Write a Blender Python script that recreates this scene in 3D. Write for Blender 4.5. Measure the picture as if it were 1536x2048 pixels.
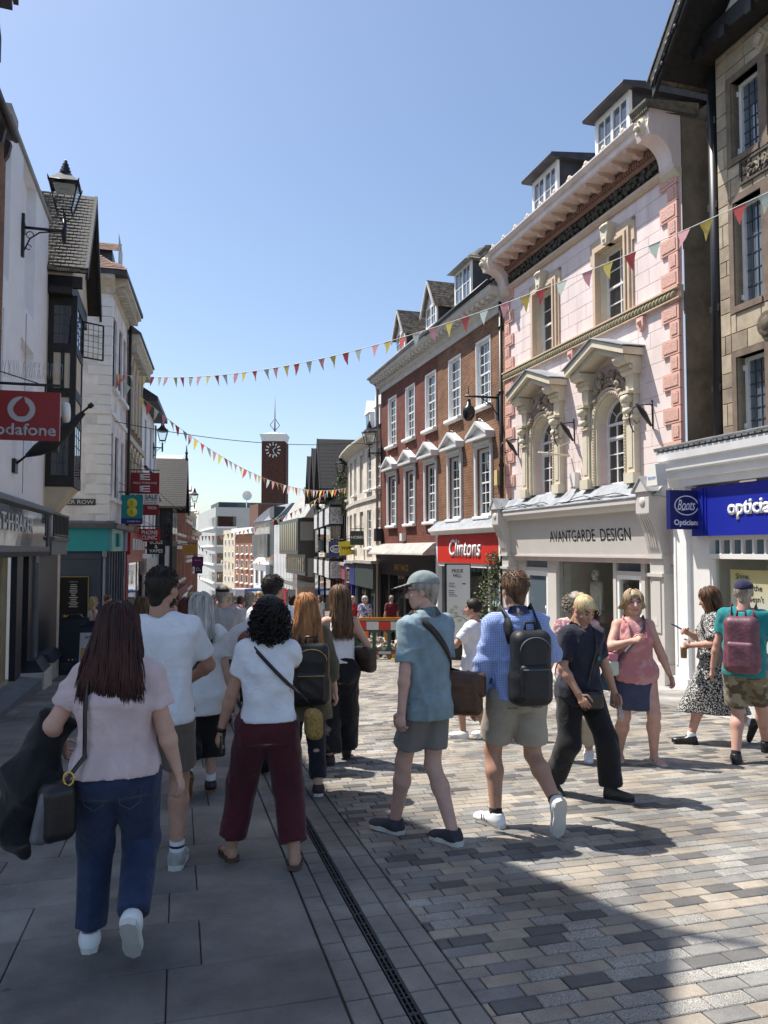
import bpy, bmesh, math, random
import numpy as np
from mathutils import Vector, Matrix, Euler
sc = bpy.context.scene
for _o in list(bpy.data.objects): bpy.data.objects.remove(_o)
R = math.radians
# ---------- camera ----------
cd = bpy.data.cameras.new('camera'); cam = bpy.data.objects.new('camera', cd); sc.collection.objects.link(cam)
cam.location = (0, 0, 1.65); cam.rotation_euler = (R(90 + 2.83), 0, 0)
cd.sensor_fit = 'VERTICAL'; cd.sensor_height = 36.0; cd.lens = 36.0 * 1540 / 2048; cd.clip_end = 4000; cd.clip_start = .05
sc.camera = cam
# ---------- sky, sun ----------
SUN_EL, SUN_AZ = R(61), R(157)           # azimuth of the sun, measured from +X counter-clockwise
sd = Vector((math.cos(SUN_AZ)*math.cos(SUN_EL), math.sin(SUN_AZ)*math.cos(SUN_EL), math.sin(SUN_EL)))
w = bpy.data.worlds.new('World'); sc.world = w; w.use_nodes = True
nt = w.node_tree; bg = nt.nodes['Background']
sky = nt.nodes.new('ShaderNodeTexSky'); sky.sky_type = 'NISHITA'; sky.sun_disc = False
sky.sun_elevation = SUN_EL; sky.sun_rotation = math.pi/2 - SUN_AZ
sky.altitude = 50; sky.air_density = 1.0; sky.dust_density = 1.3; sky.ozone_density = 1.6
nt.links.new(sky.outputs[0], bg.inputs[0]); bg.inputs[1].default_value = .122
ld = bpy.data.lights.new('sun', 'SUN'); ld.energy = 5.0; ld.angle = R(.53); ld.color = (1, .955, .89)
sun = bpy.data.objects.new('sun', ld); sc.collection.objects.link(sun); sun.rotation_euler = (-sd).to_track_quat('-Z', 'Y').to_euler(); sun.location = (0, 0, 60)
vs = sc.view_settings; vs.view_transform = 'Standard'; vs.look = 'None'; vs.gamma = 1; vs.exposure = 0.6; vs.use_curve_mapping = False
# ---------- street geometry: t across, s along (down the hill) ----------
TX, TY, SX, SY, SL = .967, .256, -.256, .967, .06
def gz(X, Y): return -SL*(SX*X + SY*Y)
def G(t, s, dz=0): return (TX*t + SX*s, TY*t + SY*s, -SL*s + dz)
# ---------- helpers ----------
rnd = random.Random(7)
MATS = {}
def _n(nt, typ, **kw):
    n = nt.nodes.new(typ)
    for k, v in kw.items(): setattr(n, k, v)
    return n
def mat(name, col, rough=.7, var=.14, scale=6., bump=0., bscale=80., metal=0., spec=.5, local=False, col2=None, stretch=None, sheen=0., sub=0.):
    if name in MATS: return MATS[name]
    m = bpy.data.materials.new(name); m.use_nodes = True; nt = m.node_tree; b = nt.nodes['Principled BSDF']
    b.inputs['Roughness'].default_value = rough; b.inputs['Metallic'].default_value = metal; b.inputs['Specular IOR Level'].default_value = spec
    if sheen: b.inputs['Sheen Weight'].default_value = sheen
    if sub: b.inputs['Subsurface Weight'].default_value = sub; b.inputs['Subsurface Radius'].default_value = (.012, .005, .003); b.inputs['Subsurface Scale'].default_value = 1.
    if local: src = _n(nt, 'ShaderNodeTexCoord').outputs['Object']
    else: src = _n(nt, 'ShaderNodeNewGeometry').outputs['Position']
    if stretch:
        mp = _n(nt, 'ShaderNodeMapping'); mp.inputs['Scale'].default_value = stretch; nt.links.new(src, mp.inputs[0]); src = mp.outputs[0]
    nz = _n(nt, 'ShaderNodeTexNoise'); nz.inputs['Scale'].default_value = scale; nz.inputs['Detail'].default_value = 5; nz.inputs['Roughness'].default_value = .65
    nt.links.new(src, nz.inputs['Vector'])
    cr = _n(nt, 'ShaderNodeValToRGB'); e = cr.color_ramp.elements
    c1 = [c*(1-var*1.3) for c in col]; c2 = [min(1, c*(1+var)) for c in (col2 or col)]
    e[0].position = .32; e[0].color = (*c1, 1); e[1].position = .68; e[1].color = (*c2, 1)
    nt.links.new(nz.outputs[0], cr.inputs[0]); nt.links.new(cr.outputs[0], b.inputs['Base Color'])
    if bump:
        n2 = _n(nt, 'ShaderNodeTexNoise'); n2.inputs['Scale'].default_value = bscale; n2.inputs['Detail'].default_value = 4
        nt.links.new(src, n2.inputs['Vector']); bp = _n(nt, 'ShaderNodeBump'); bp.inputs['Strength'].default_value = bump; bp.inputs['Distance'].default_value = .01
        nt.links.new(n2.outputs[0], bp.inputs['Height']); nt.links.new(bp.outputs[0], b.inputs['Normal'])
    MATS[name] = m; return m
def brickmat(name, c1, c2, mortar, bw=.225, bh=.075, bump=.5, paint=0):
    m = bpy.data.materials.new(name); m.use_nodes = True; nt = m.node_tree; b = nt.nodes['Principled BSDF']; b.inputs['Roughness'].default_value = .85
    tc = _n(nt, 'ShaderNodeTexCoord'); sp = _n(nt, 'ShaderNodeSeparateXYZ'); cb = _n(nt, 'ShaderNodeCombineXYZ')
    nt.links.new(tc.outputs['Object'], sp.inputs[0])
    ad = _n(nt, 'ShaderNodeMath', operation='ADD'); nt.links.new(sp.outputs[0], ad.inputs[0]); nt.links.new(sp.outputs[1], ad.inputs[1])
    nt.links.new(ad.outputs[0], cb.inputs[0]); nt.links.new(sp.outputs[2], cb.inputs[1])
    bt = _n(nt, 'ShaderNodeTexBrick'); bt.inputs['Scale'].default_value = 1; bt.inputs['Brick Width'].default_value = bw; bt.inputs['Row Height'].default_value = bh
    bt.inputs['Mortar Size'].default_value = .006; bt.inputs['Mortar Smooth'].default_value = .3; bt.inputs['Color1'].default_value = (*c1, 1); bt.inputs['Color2'].default_value = (*c2, 1); bt.inputs['Mortar'].default_value = (*mortar, 1)
    nt.links.new(cb.outputs[0], bt.inputs['Vector'])
    nz = _n(nt, 'ShaderNodeTexNoise'); nz.inputs['Scale'].default_value = 1.7; nz.inputs['Detail'].default_value = 8; nt.links.new(tc.outputs['Object'], nz.inputs['Vector'])
    mx = _n(nt, 'ShaderNodeMix', data_type='RGBA', blend_type='MULTIPLY'); mx.inputs[0].default_value = .8
    cr = _n(nt, 'ShaderNodeValToRGB'); cr.color_ramp.elements[0].position = .3; cr.color_ramp.elements[0].color = (.62, .6, .6, 1); cr.color_ramp.elements[1].position = .66; cr.color_ramp.elements[1].color = (1.2, 1.15, 1.12, 1)
    nt.links.new(nz.outputs[0], cr.inputs[0]); nt.links.new(bt.outputs['Color'], mx.inputs[6]); nt.links.new(cr.outputs[0], mx.inputs[7]); nt.links.new(mx.outputs[2], b.inputs['Base Color'])
    bp = _n(nt, 'ShaderNodeBump'); bp.inputs['Strength'].default_value = bump; bp.inputs['Distance'].default_value = .008; bp.invert = True
    nt.links.new(bt.outputs['Fac'], bp.inputs['Height']); nt.links.new(bp.outputs[0], b.inputs['Normal'])
    MATS[name] = m; return m
def glassmat(name, tint=(.02, .026, .032), rough=.03, spec=.9):
    m = bpy.data.materials.new(name); m.use_nodes = True; nt = m.node_tree; b = nt.nodes['Principled BSDF']
    b.inputs['Base Color'].default_value = (*tint, 1); b.inputs['Roughness'].default_value = rough; b.inputs['IOR'].default_value = 1.6; b.inputs['Specular IOR Level'].default_value = spec
    n2 = _n(nt, 'ShaderNodeTexNoise'); n2.inputs['Scale'].default_value = 1.3; g = _n(nt, 'ShaderNodeNewGeometry'); nt.links.new(g.outputs['Position'], n2.inputs['Vector'])
    bp = _n(nt, 'ShaderNodeBump'); bp.inputs['Strength'].default_value = .06; bp.inputs['Distance'].default_value = .05; nt.links.new(n2.outputs[0], bp.inputs['Height']); nt.links.new(bp.outputs[0], b.inputs['Normal'])
    MATS[name] = m; return m
def clearglass(name, base=.05):
    m = bpy.data.materials.new(name); m.use_nodes = True; nt = m.node_tree; nt.nodes.clear()
    o = _n(nt, 'ShaderNodeOutputMaterial'); mx = _n(nt, 'ShaderNodeMixShader'); t = _n(nt, 'ShaderNodeBsdfTransparent'); g = _n(nt, 'ShaderNodeBsdfGlossy')
    t.inputs[0].default_value = (.93, .95, .94, 1); g.inputs['Roughness'].default_value = .01
    ge = _n(nt, 'ShaderNodeNewGeometry'); vm = _n(nt, 'ShaderNodeVectorMath', operation='DOT_PRODUCT'); nt.links.new(ge.outputs['Incoming'], vm.inputs[0]); nt.links.new(ge.outputs['Normal'], vm.inputs[1])
    ab = _n(nt, 'ShaderNodeMath', operation='ABSOLUTE'); su = _n(nt, 'ShaderNodeMath', operation='SUBTRACT'); su.inputs[0].default_value = 1; pw = _n(nt, 'ShaderNodeMath', operation='POWER'); pw.inputs[1].default_value = 5; ma = _n(nt, 'ShaderNodeMath', operation='MULTIPLY_ADD'); ma.inputs[1].default_value = .8; ma.inputs[2].default_value = base
    nt.links.new(vm.outputs['Value'], ab.inputs[0]); nt.links.new(ab.outputs[0], su.inputs[1]); nt.links.new(su.outputs[0], pw.inputs[0]); nt.links.new(pw.outputs[0], ma.inputs[0])
    nt.links.new(ma.outputs[0], mx.inputs[0]); nt.links.new(t.outputs[0], mx.inputs[1]); nt.links.new(g.outputs[0], mx.inputs[2]); nt.links.new(mx.outputs[0], o.inputs[0])
    MATS[name] = m; return m
COL = sc.collection
def mesh_np(name, V, Q, smooth=False):
    me = bpy.data.meshes.new(name); V = np.asarray(V, np.float32); Q = np.asarray(Q, np.int32); k = Q.shape[1]
    me.vertices.add(len(V)); me.vertices.foreach_set('co', V.ravel()); me.loops.add(Q.size); me.loops.foreach_set('vertex_index', Q.ravel())
    me.polygons.add(len(Q)); me.polygons.foreach_set('loop_start', np.arange(0, Q.size, k, dtype=np.int32)); me.polygons.foreach_set('loop_total', np.full(len(Q), k, np.int32))
    if smooth: me.polygons.foreach_set('use_smooth', np.ones(len(Q), bool))
    me.update(calc_edges=True); return me
class MB:
    def __init__(s): s.v = []; s.f = []; s.m = []; s.cm = 0; s.sm = []; s.smooth = False
    def add(s, vs, fs):
        o = len(s.v); s.v += [tuple(p) for p in vs]
        for f in fs: s.f.append(tuple(i+o for i in f)); s.m.append(s.cm); s.sm.append(s.smooth)
        return s
    def box(s, x0, x1, y0, y1, z0, z1):
        return s.add([(x0,y0,z0),(x1,y0,z0),(x1,y1,z0),(x0,y1,z0),(x0,y0,z1),(x1,y0,z1),(x1,y1,z1),(x0,y1,z1)], [(0,3,2,1),(4,5,6,7),(0,1,5,4),(1,2,6,5),(2,3,7,6),(3,0,4,7)])
    def hexa(s, b, t):  # bottom 4, top 4 (ccw from above)
        return s.add(list(b)+list(t), [(0,3,2,1),(4,5,6,7),(0,1,5,4),(1,2,6,5),(2,3,7,6),(3,0,4,7)])
    def quad(s, a, b, c, d): return s.add([a,b,c,d], [(0,1,2,3)])
    def prism(s, poly, y0, y1):  # poly in (x,z), extruded in y; poly ccw seen from -y
        n = len(poly); vs = [(x,y0,z) for x,z in poly]+[(x,y1,z) for x,z in poly]
        return s.add(vs, [tuple(range(n)), tuple(range(2*n-1,n-1,-1))]+[((i+1)%n, i, i+n, (i+1)%n+n) for i in range(n)])
    def profx(s, prof, x0, x1):  # profile in (y,z) swept along x
        n = len(prof); vs = [(x0,y,z) for y,z in prof]+[(x1,y,z) for y,z in prof]
        return s.add(vs, [tuple(range(n-1,-1,-1)), tuple(range(n,2*n))]+[(i, (i+1)%n, (i+1)%n+n, i+n) for i in range(n)])
    def tube(s, pts, r, n=8, cap=True):
        pts = [Vector(p) for p in pts]; k = len(pts); rr = r if isinstance(r, (list, tuple)) else [r]*k
        up = None; vs = []; fs = []
        for i, p in enumerate(pts):
            d = (pts[min(i+1,k-1)]-pts[max(i-1,0)])
            d = d.normalized() if d.length > 1e-9 else Vector((0,0,1))
            if up is None: up = Vector((0,0,1)) if abs(d.z) < .9 else Vector((1,0,0))
            a = up.cross(d); a = a.normalized() if a.length > 1e-6 else Vector((1,0,0)); up = d.cross(a)
            for j in range(n):
                t = 2*math.pi*j/n; vs.append(p+a*(math.cos(t)*rr[i])+up*(math.sin(t)*rr[i]))
        for i in range(k-1):
            for j in range(n): fs.append((i*n+j, i*n+(j+1)%n, (i+1)*n+(j+1)%n, (i+1)*n+j))
        if cap: fs.append(tuple(range(n-1,-1,-1))); fs.append(tuple((k-1)*n+j for j in range(n)))
        o = s.smooth; s.smooth = True; s.add(vs, fs); s.smooth = o; return s
    def lathe(s, prof, c=(0,0,0), n=12, axis='z', a0=0., a1=None):
        full = a1 is None; a1 = 2*math.pi if full else a1; m = n if full else n+1; vs = []; fs = []
        for r, h in prof:
            for j in range(m):
                t = a0+(a1-a0)*j/n; x, y = r*math.cos(t), r*math.sin(t)
                vs.append((c[0]+x, c[1]+y, c[2]+h) if axis == 'z' else (c[0]+x, c[1]+h, c[2]+y))
        for i in range(len(prof)-1):
            for j in range(n): fs.append((i*m+j, i*m+(j+1)%m, (i+1)*m+(j+1)%m, (i+1)*m+j))
        o = s.smooth; s.smooth = True; s.add(vs, fs); s.smooth = o; return s
    def ball(s, c, r, n=8, sq=(1,1,1)):
        k = max(4, n//2+1); o0 = len(s.v)
        prof = [(math.sin(math.pi*i/k), -math.cos(math.pi*i/k)) for i in range(k+1)]
        s.lathe(prof, (0,0,0), n)
        for i in range(o0, len(s.v)):
            x, y, z = s.v[i]; s.v[i] = (c[0]+x*r*sq[0], c[1]+y*r*sq[1], c[2]+z*r*sq[2])
        return s
    def wall(s, u0, u1, z0, z1, ops=(), y=0., dep=.2):
        us = sorted({u0, u1, *[o[0] for o in ops], *[o[1] for o in ops]}); zs = sorted({z0, z1, *[o[2] for o in ops], *[o[3] for o in ops]})
        us = [u for u in us if u0 <= u <= u1]; zs = [z for z in zs if z0 <= z <= z1]
        for i in range(len(us)-1):
            for j in range(len(zs)-1):
                cx, cz = (us[i]+us[i+1])/2, (zs[j]+zs[j+1])/2
                if any(o[0] < cx < o[1] and o[2] < cz < o[3] for o in ops): continue
                s.quad((us[i],y,zs[j]),(us[i+1],y,zs[j]),(us[i+1],y,zs[j+1]),(us[i],y,zs[j+1]))
        for a, b, c, d in ops:
            s.quad((a,y,c),(a,y,d),(a,y+dep,d),(a,y+dep,c)); s.quad((b,y,d),(b,y,c),(b,y+dep,c),(b,y+dep,d)); s.quad((a,y,d),(b,y,d),(b,y+dep,d),(a,y+dep,d)); s.quad((b,y,c),(a,y,c),(a,y+dep,c),(b,y+dep,c))
        return s
    def mesh(s, name, off=(0,0,0)):
        me = bpy.data.meshes.new(name)
        me.from_pydata([(x-off[0], y-off[1], z-off[2]) for x, y, z in s.v], [], s.f); me.polygons.foreach_set('material_index', s.m); me.polygons.foreach_set('use_smooth', s.sm); me.update(); return me
    def build(s, name, m, parent=None, off=(0,0,0), loc=None):
        me = s.mesh(name, off)
        for x in (m if isinstance(m, (list, tuple)) else [m]): me.materials.append(x)
        return link(name, me, parent, loc)
def link(name, me, parent=None, loc=None):
    o = bpy.data.objects.new(name, me); COL.objects.link(o)
    if parent is not None: o.parent = parent
    if loc is not None: o.location = loc
    return o
def tag(o, label=None, cat=None, group=None, kind=None):
    if label: o['label'] = label
    if cat: o['category'] = cat
    if group: o['group'] = group
    if kind: o['kind'] = kind
    return o
def thing(name, label, cat, loc=(0,0,0), rz=0., group=None):
    o = bpy.data.objects.new(name, None); COL.objects.link(o); o.location = loc; o.rotation_euler = (0,0,rz); o.empty_display_size = .2
    return tag(o, label, cat, group)
def copy_tree(o, parent=None):
    c = o.copy(); COL.objects.link(c); c.parent = parent
    for ch in list(o.children): copy_tree(ch, c)
    return c
_fc = {}
def textmesh(s, w=None, h=None, ext=.006, bold=0., shear=0., space=1., lines=.9):
    cu = bpy.data.curves.new('t', 'FONT'); cu.body = s; cu.size = 1; cu.align_x = 'CENTER'; cu.extrude = 0; cu.offset = bold; cu.shear = shear; cu.space_character = space; cu.space_line = lines; cu.resolution_u = 3
    o = bpy.data.objects.new('t', cu); COL.objects.link(o); dg = bpy.context.evaluated_depsgraph_get(); me = bpy.data.meshes.new_from_object(o.evaluated_get(dg)); bpy.data.objects.remove(o); bpy.data.curves.remove(cu)
    n = len(me.vertices); co = np.empty(n*3, np.float32); me.vertices.foreach_get('co', co); co = co.reshape(-1, 3)
    lo, hi = co.min(0), co.max(0); sx = (w/(hi[0]-lo[0])) if w else None; sz = (h/(hi[1]-lo[1])) if h else None
    sx = sx or sz; sz = sz or sx
    out = np.zeros_like(co); out[:,0] = (co[:,0]-(lo[0]+hi[0])/2)*sx; out[:,2] = (co[:,1]-(lo[1]+hi[1])/2)*sz
    me.vertices.foreach_set('co', out.ravel()); me.update()
    if ext:
        bm = bmesh.new(); bm.from_mesh(me); r = bmesh.ops.extrude_face_region(bm, geom=bm.faces[:])
        bmesh.ops.translate(bm, verts=[g for g in r['geom'] if isinstance(g, bmesh.types.BMVert)], vec=(0,-ext,0)); bmesh.ops.recalc_face_normals(bm, faces=bm.faces); bm.to_mesh(me); bm.free()
    return me
def lettering(s, m, parent, loc, w=None, h=None, rz=0., name='lettering', **kw):
    me = textmesh(s, w, h, **kw); me.materials.append(m); o = link(name, me, parent, loc); o.rotation_euler = (0,0,rz); return o
class Frame:
    def __init__(s, L, Rr):
        s.L = Vector((*L,)); d = Vector(Rr)-s.L; s.w = d.length; s.e = d/s.w; s.rz = math.atan2(s.e.y, s.e.x)
    def pt(s, u, out=0): p = s.L+s.e*u+Vector((s.e.y, -s.e.x))*out; return (p.x, p.y)
class Bld:   # a building: parts given as (u, y, z) of its frame with absolute z
    def __init__(s, fr, u0, name, label, cat='building', zb=None, um=None, group=None):
        x, y = fr.pt(u0); s.fr = fr; s.u0 = u0; s.zb = gz(x, y) if zb is None else zb
        s.root = thing(name, label, cat, (x, y, s.zb), fr.rz, group); s.off = (u0, 0, s.zb)
    def part(s, mb, name, m, parent=None, kind=None):
        o = mb.build(name, m, parent or s.root, s.off)
        if kind: o['kind'] = kind
        return o
    def piece(s, name, me, u, y, z, parent=None):
        return link(name, me, parent or s.root, (u-s.u0, y, z-s.zb))
    def text(s, t, m, u, y, z, parent=None, **kw): return lettering(t, m, parent or s.root, (u-s.u0, y, z-s.zb), **kw)
    def world(s, u, y, z): x, yy = s.fr.pt(u, -y); return (x, yy, z)
def sash(B, u0, u1, z0, z1, y=.1, cols=2, rows=4, fw=.06, bar=.02, fm=None, gm=None, sill=None, meet=True, zb=None, parent=None, panes=None):
    fm = fm or MATS['white_paint']; gm = gm or MATS['glass']
    f = MB(); f.box(u0, u0+fw, y-.03, y+.05, z0, z1).box(u1-fw, u1, y-.03, y+.05, z0, z1).box(u0+fw, u1-fw, y-.03, y+.05, z1-fw, z1).box(u0+fw, u1-fw, y-.03, y+.05, z0, z0+fw)
    zm = (z0+z1)/2
    if meet: f.box(u0+fw, u1-fw, y-.015, y+.045, zm-.022, zm+.022)
    w = B.part(f, 'window', fm, parent)
    a, b, c, d = u0+fw, u1-fw, z0+fw, z1-fw
    for (p, q) in (((c, zm-.022), (zm+.022, d)) if meet else ((c, d),)):
        k = MB(); yy = y+.02 if p == c else y+.008; k.box(a, b, yy, yy+.006, p, q); B.part(k, 'pane', gm, w)
    g = MB()
    for i in range(1, cols): x = a+(b-a)*i/cols; g.box(x-bar/2, x+bar/2, y-.004, y+.03, c, d)
    nr = rows
    for j in range(1, nr):
        z = c+(d-c)*j/nr
        if meet and abs(z-zm) < .04: continue
        g.box(a, b, y-.002, y+.028, z-bar/2, z+bar/2)
    if g.v: B.part(g, 'glazing_bars', fm, w)
    if sill:
        k = MB(); sw, sh, so = sill; k.profx([(.0,z0-sh),(-so*.7,z0-sh),(-so,z0-sh*.75),(-so,z0-sh*.25),(-so*.9,z0),(y,z0+.012)][::1], u0-sw, u1+sw); B.part(k, 'sill', fm, w)
    return w
def tiles(mb, o, ex, ey, nrm, L, H, tw=.17, th=.12, thick=.014, jit=.004, rr=None, sag=0., clip=None):
    """overlapping roof tiles: o corner at eave, ex along eave, ey up the slope"""
    o, ex, ey, nrm = Vector(o), Vector(ex), Vector(ey), Vector(nrm); rr = rr or rnd
    nx, ny = max(1, int(round(L/tw))), max(1, int(round(H/th))); tw = L/nx; th = H/ny
    for j in range(ny):
        off = (j % 2)*tw/2
        for i in range(-1, nx+1):
            a = max(0, i*tw+off+.002); b = min(L, (i+1)*tw+off-.002)
            if b-a < .03: continue
            if clip and not clip((a+b)/2, (j+.5)*th): continue
            q = rr.uniform(-jit, jit); q2 = rr.uniform(-jit, jit); s0 = -sag*math.sin(math.pi*(a+b)/2/L)
            y0 = j*th-.01+q2; y1 = (j+1)*th+.012
            P = lambda x, y, z: o+ex*x+ey*y+nrm*(z+s0)
            mb.add([P(a,y0,thick*1.1+q), P(b,y0,thick*1.1+q2), P(b,y1,.002), P(a,y1,.002), P(a,y0,-.004), P(b,y0,-.004)], [(0,1,2,3),(4,5,1,0),(4,0,3),(5,2,1)])
    return mb
# common materials
white_paint = mat('white_paint', (.81,.81,.79), .5, .05, 3, .05, 40)
mat('cream_paint', (.66,.6,.44), .6, .07, 3, .06, 50); mat('black_paint', (.015,.015,.017), .45, .3, 5, .05, 40); mat('iron', (.012,.012,.014), .4, .3, 20, .1, 90)
mat('lead', (.3,.32,.34), .5, .25, 4, .2, 14); mat('slate', (.10,.105,.11), .6, .3, 5, .2, 30); mat('dark_room', (.03,.03,.03), .9, .2, 2)
mat('white_render', (.84,.85,.87), .75, .05, 1.6, .12, 30); mat('tile_brown', (.16,.125,.095), .85, .45, 5, .3, 40, col2=(.24,.2,.15)); mat('tile_red', (.2,.105,.07), .85, .4, 5, .3, 40)
mat('stone_grey', (.34,.33,.31), .8, .15, 4, .2, 60); mat('gold', (.65,.45,.12), .35, .1, 3, metal=.8); mat('chrome', (.6,.6,.6), .25, .05, 3, metal=1.)
mat('black_timber', (.018,.016,.015), .6, .4, 9, .3, 30); mat('cream_render', (.62,.55,.42), .8, .1, 2, .15, 30); mat('lead_dark', (.05,.052,.06), .55, .3, 4, .15, 15)
glassmat('glass'); glassmat('glass_dark', (.008,.009,.011)); clearglass('shop_glass'); glassmat('glass_pale', (.10,.13,.16))
def plain(name, col, rough=.6): return mat(name, col, rough, .04, 3)
# ---------- ground ----------
MS = Matrix(((TX, SX/1.0018, 0, 0), (TY, SY/1.0018, 0, 0), (0, -SL/1.0018, 1, 0), (0, 0, 0, 1)))
_T = Vector((TX,TY,0)); _S = Vector((SX,SY,-SL)).normalized(); _N = _T.cross(_S)
for i in range(3): MS[i][0], MS[i][1], MS[i][2] = _T[i], _S[i], _N[i]
def SM(t, s, dz=0): m = MS.copy(); m.translation = Vector(G(t, s, dz)); return m
def speck(name, c, c2, rough=.75, sc1=260., amt=.5, bump=.25):
    m = mat(name, c, rough, .2, 2.2, bump, 120, col2=c2); nt = m.node_tree; b = nt.nodes['Principled BSDF']
    src = b.inputs['Base Color'].links[0].from_socket
    nz = _n(nt, 'ShaderNodeTexNoise'); nz.inputs['Scale'].default_value = sc1; nz.inputs['Detail'].default_value = 2; g = _n(nt, 'ShaderNodeNewGeometry'); nt.links.new(g.outputs['Position'], nz.inputs['Vector'])
    cr = _n(nt, 'ShaderNodeValToRGB'); e = cr.color_ramp.elements; e[0].position = .38; e[0].color = (1-amt,)*3+(1,); e[1].position = .62; e[1].color = (1+amt*.6,)*3+(1,)
    mx = _n(nt, 'ShaderNodeMix', data_type='RGBA', blend_type='MULTIPLY'); mx.inputs[0].default_value = 1
    nt.links.new(nz.outputs[0], cr.inputs[0]); nt.links.new(src, mx.inputs[6]); nt.links.new(cr.outputs[0], mx.inputs[7]); nt.links.new(mx.outputs[2], b.inputs['Base Color'])
    # worn grime, chewing gum and stains with shapes of their own
    vn = _n(nt, 'ShaderNodeTexNoise'); vn.inputs['Scale'].default_value = .9; vn.inputs['Detail'].default_value = 7; nt.links.new(g.outputs['Position'], vn.inputs['Vector'])
    c3 = _n(nt, 'ShaderNodeValToRGB'); c3.color_ramp.elements[0].position = .36; c3.color_ramp.elements[0].color = (.6,.6,.6,1); c3.color_ramp.elements[1].position = .58; c3.color_ramp.elements[1].color = (1,1,1,1)
    m2 = _n(nt, 'ShaderNodeMix', data_type='RGBA', blend_type='MULTIPLY'); m2.inputs[0].default_value = 1; nt.links.new(vn.outputs[0], c3.inputs[0]); nt.links.new(mx.outputs[2], m2.inputs[6]); nt.links.new(c3.outputs[0], m2.inputs[7])
    vo = _n(nt, 'ShaderNodeTexVoronoi'); vo.inputs['Scale'].default_value = 1.9; nt.links.new(g.outputs['Position'], vo.inputs['Vector'])
    c4 = _n(nt, 'ShaderNodeValToRGB'); c4.color_ramp.elements[0].position = .028; c4.color_ramp.elements[0].color = (.62,.62,.62,1); c4.color_ramp.elements[1].position = .04; c4.color_ramp.elements[1].color = (1,1,1,1)
    m3 = _n(nt, 'ShaderNodeMix', data_type='RGBA', blend_type='MULTIPLY'); m3.inputs[0].default_value = 1; nt.links.new(vo.outputs['Distance'], c4.inputs[0]); nt.links.new(m2.outputs[2], m3.inputs[6]); nt.links.new(c4.outputs[0], m3.inputs[7])
    nt.links.new(m3.outputs[2], b.inputs['Base Color']); return m
PV = [speck('paving_buff', (.33,.285,.225), (.385,.33,.262), amt=.24), speck('paving_granite', (.33,.315,.28), (.39,.37,.33), amt=.65, bump=.5), speck('paving_grey', (.205,.197,.183), (.245,.235,.218), amt=.25),
      speck('paving_dark', (.105,.1,.095), (.13,.125,.118), amt=.18), speck('paving_brown', (.265,.235,.195), (.305,.27,.225), amt=.3)]
PW = [.25, .2, .25, .13, .17]
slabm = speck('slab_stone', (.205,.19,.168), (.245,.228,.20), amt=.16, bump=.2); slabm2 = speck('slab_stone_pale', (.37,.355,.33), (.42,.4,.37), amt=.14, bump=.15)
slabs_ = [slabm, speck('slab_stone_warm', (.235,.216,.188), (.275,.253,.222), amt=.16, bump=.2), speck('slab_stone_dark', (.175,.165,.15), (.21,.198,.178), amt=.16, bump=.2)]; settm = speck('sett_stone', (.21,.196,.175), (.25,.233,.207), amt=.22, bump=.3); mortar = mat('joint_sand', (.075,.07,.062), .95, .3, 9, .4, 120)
gl = MB()
gl.quad(G(-400,-300,-.05), G(400,-300,-.05), G(400,700,-.05), G(-400,700,-.05)); o = gl.build('ground', mat('town_ground', (.16,.155,.145), .9, .2, .3)); tag(o, kind='structure')
gl = MB(); gl.quad(G(.45,-6,-.022), G(6.86,-6,-.022), G(6.86,34,-.022), G(.45,34,-.022)); STREET = gl.build('street', mortar); tag(STREET, kind='structure')
gl = MB(); gl.quad(G(-3.6,-6,-.018), G(.45,-6,-.018), G(.45,34,-.018), G(-3.6,34,-.018)); PAVE = gl.build('pavement', mortar); tag(PAVE, kind='structure')
gl = MB(); gl.quad(G(6.86,-6,-.018), G(10,-6,-.018), G(10,34,-.018), G(6.86,34,-.018)); PAVR = gl.build('pavement', mortar); tag(PAVR, kind='structure')
gl = MB(); gl.quad(G(-6,34,-.004), G(9,34,-.004), G(12,190,-.004), G(-12,190,-.004)); o = gl.build('road', speck('paving_far', (.3,.265,.225), (.36,.315,.27), amt=.3)); tag(o, kind='structure')
def slab_add(mb, l, w, cx=0, cy=0, dz=0, ch=.004, dp=.03, M=None, tilt=(0,0)):
    a, b = l/2, w/2; P = []
    for q, z in ((0,-dp),(0,-ch),(ch,0)):
        for sx_, sy_ in ((-1,-1),(1,-1),(1,1),(-1,1)):
            x, y = sx_*(a-q), sy_*(b-q); p = Vector((cx+x, cy+y, z+dz+tilt[0]*x+tilt[1]*y)); P.append(M @ p if M else p)
    mb.add(P, [(8,9,10,11)]+[(i, (i+1)%4, (i+1)%4+4, i+4) for i in range(4)]+[(i+4, (i+1)%4+4, (i+1)%4+8, i+8) for i in range(4)])
_sl = {}
def piece_mesh(l, w, m, key):
    k = (round(l,3), round(w,3), m.name)
    if k not in _sl:
        b = MB(); slab_add(b, l, w); me = b.mesh(key); me.materials.append(m); _sl[k] = me
    return _sl[k]
rg = random.Random(3)
def put(name, l, w, m, t, s, parent, dz=0):
    o = link(name, piece_mesh(l, w, m, name), parent); o.matrix_basis = SM(t, s, dz) @ Euler((rg.uniform(-.003,.003), rg.uniform(-.003,.003), rg.uniform(-.002,.002))).to_matrix().to_4x4()
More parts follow.
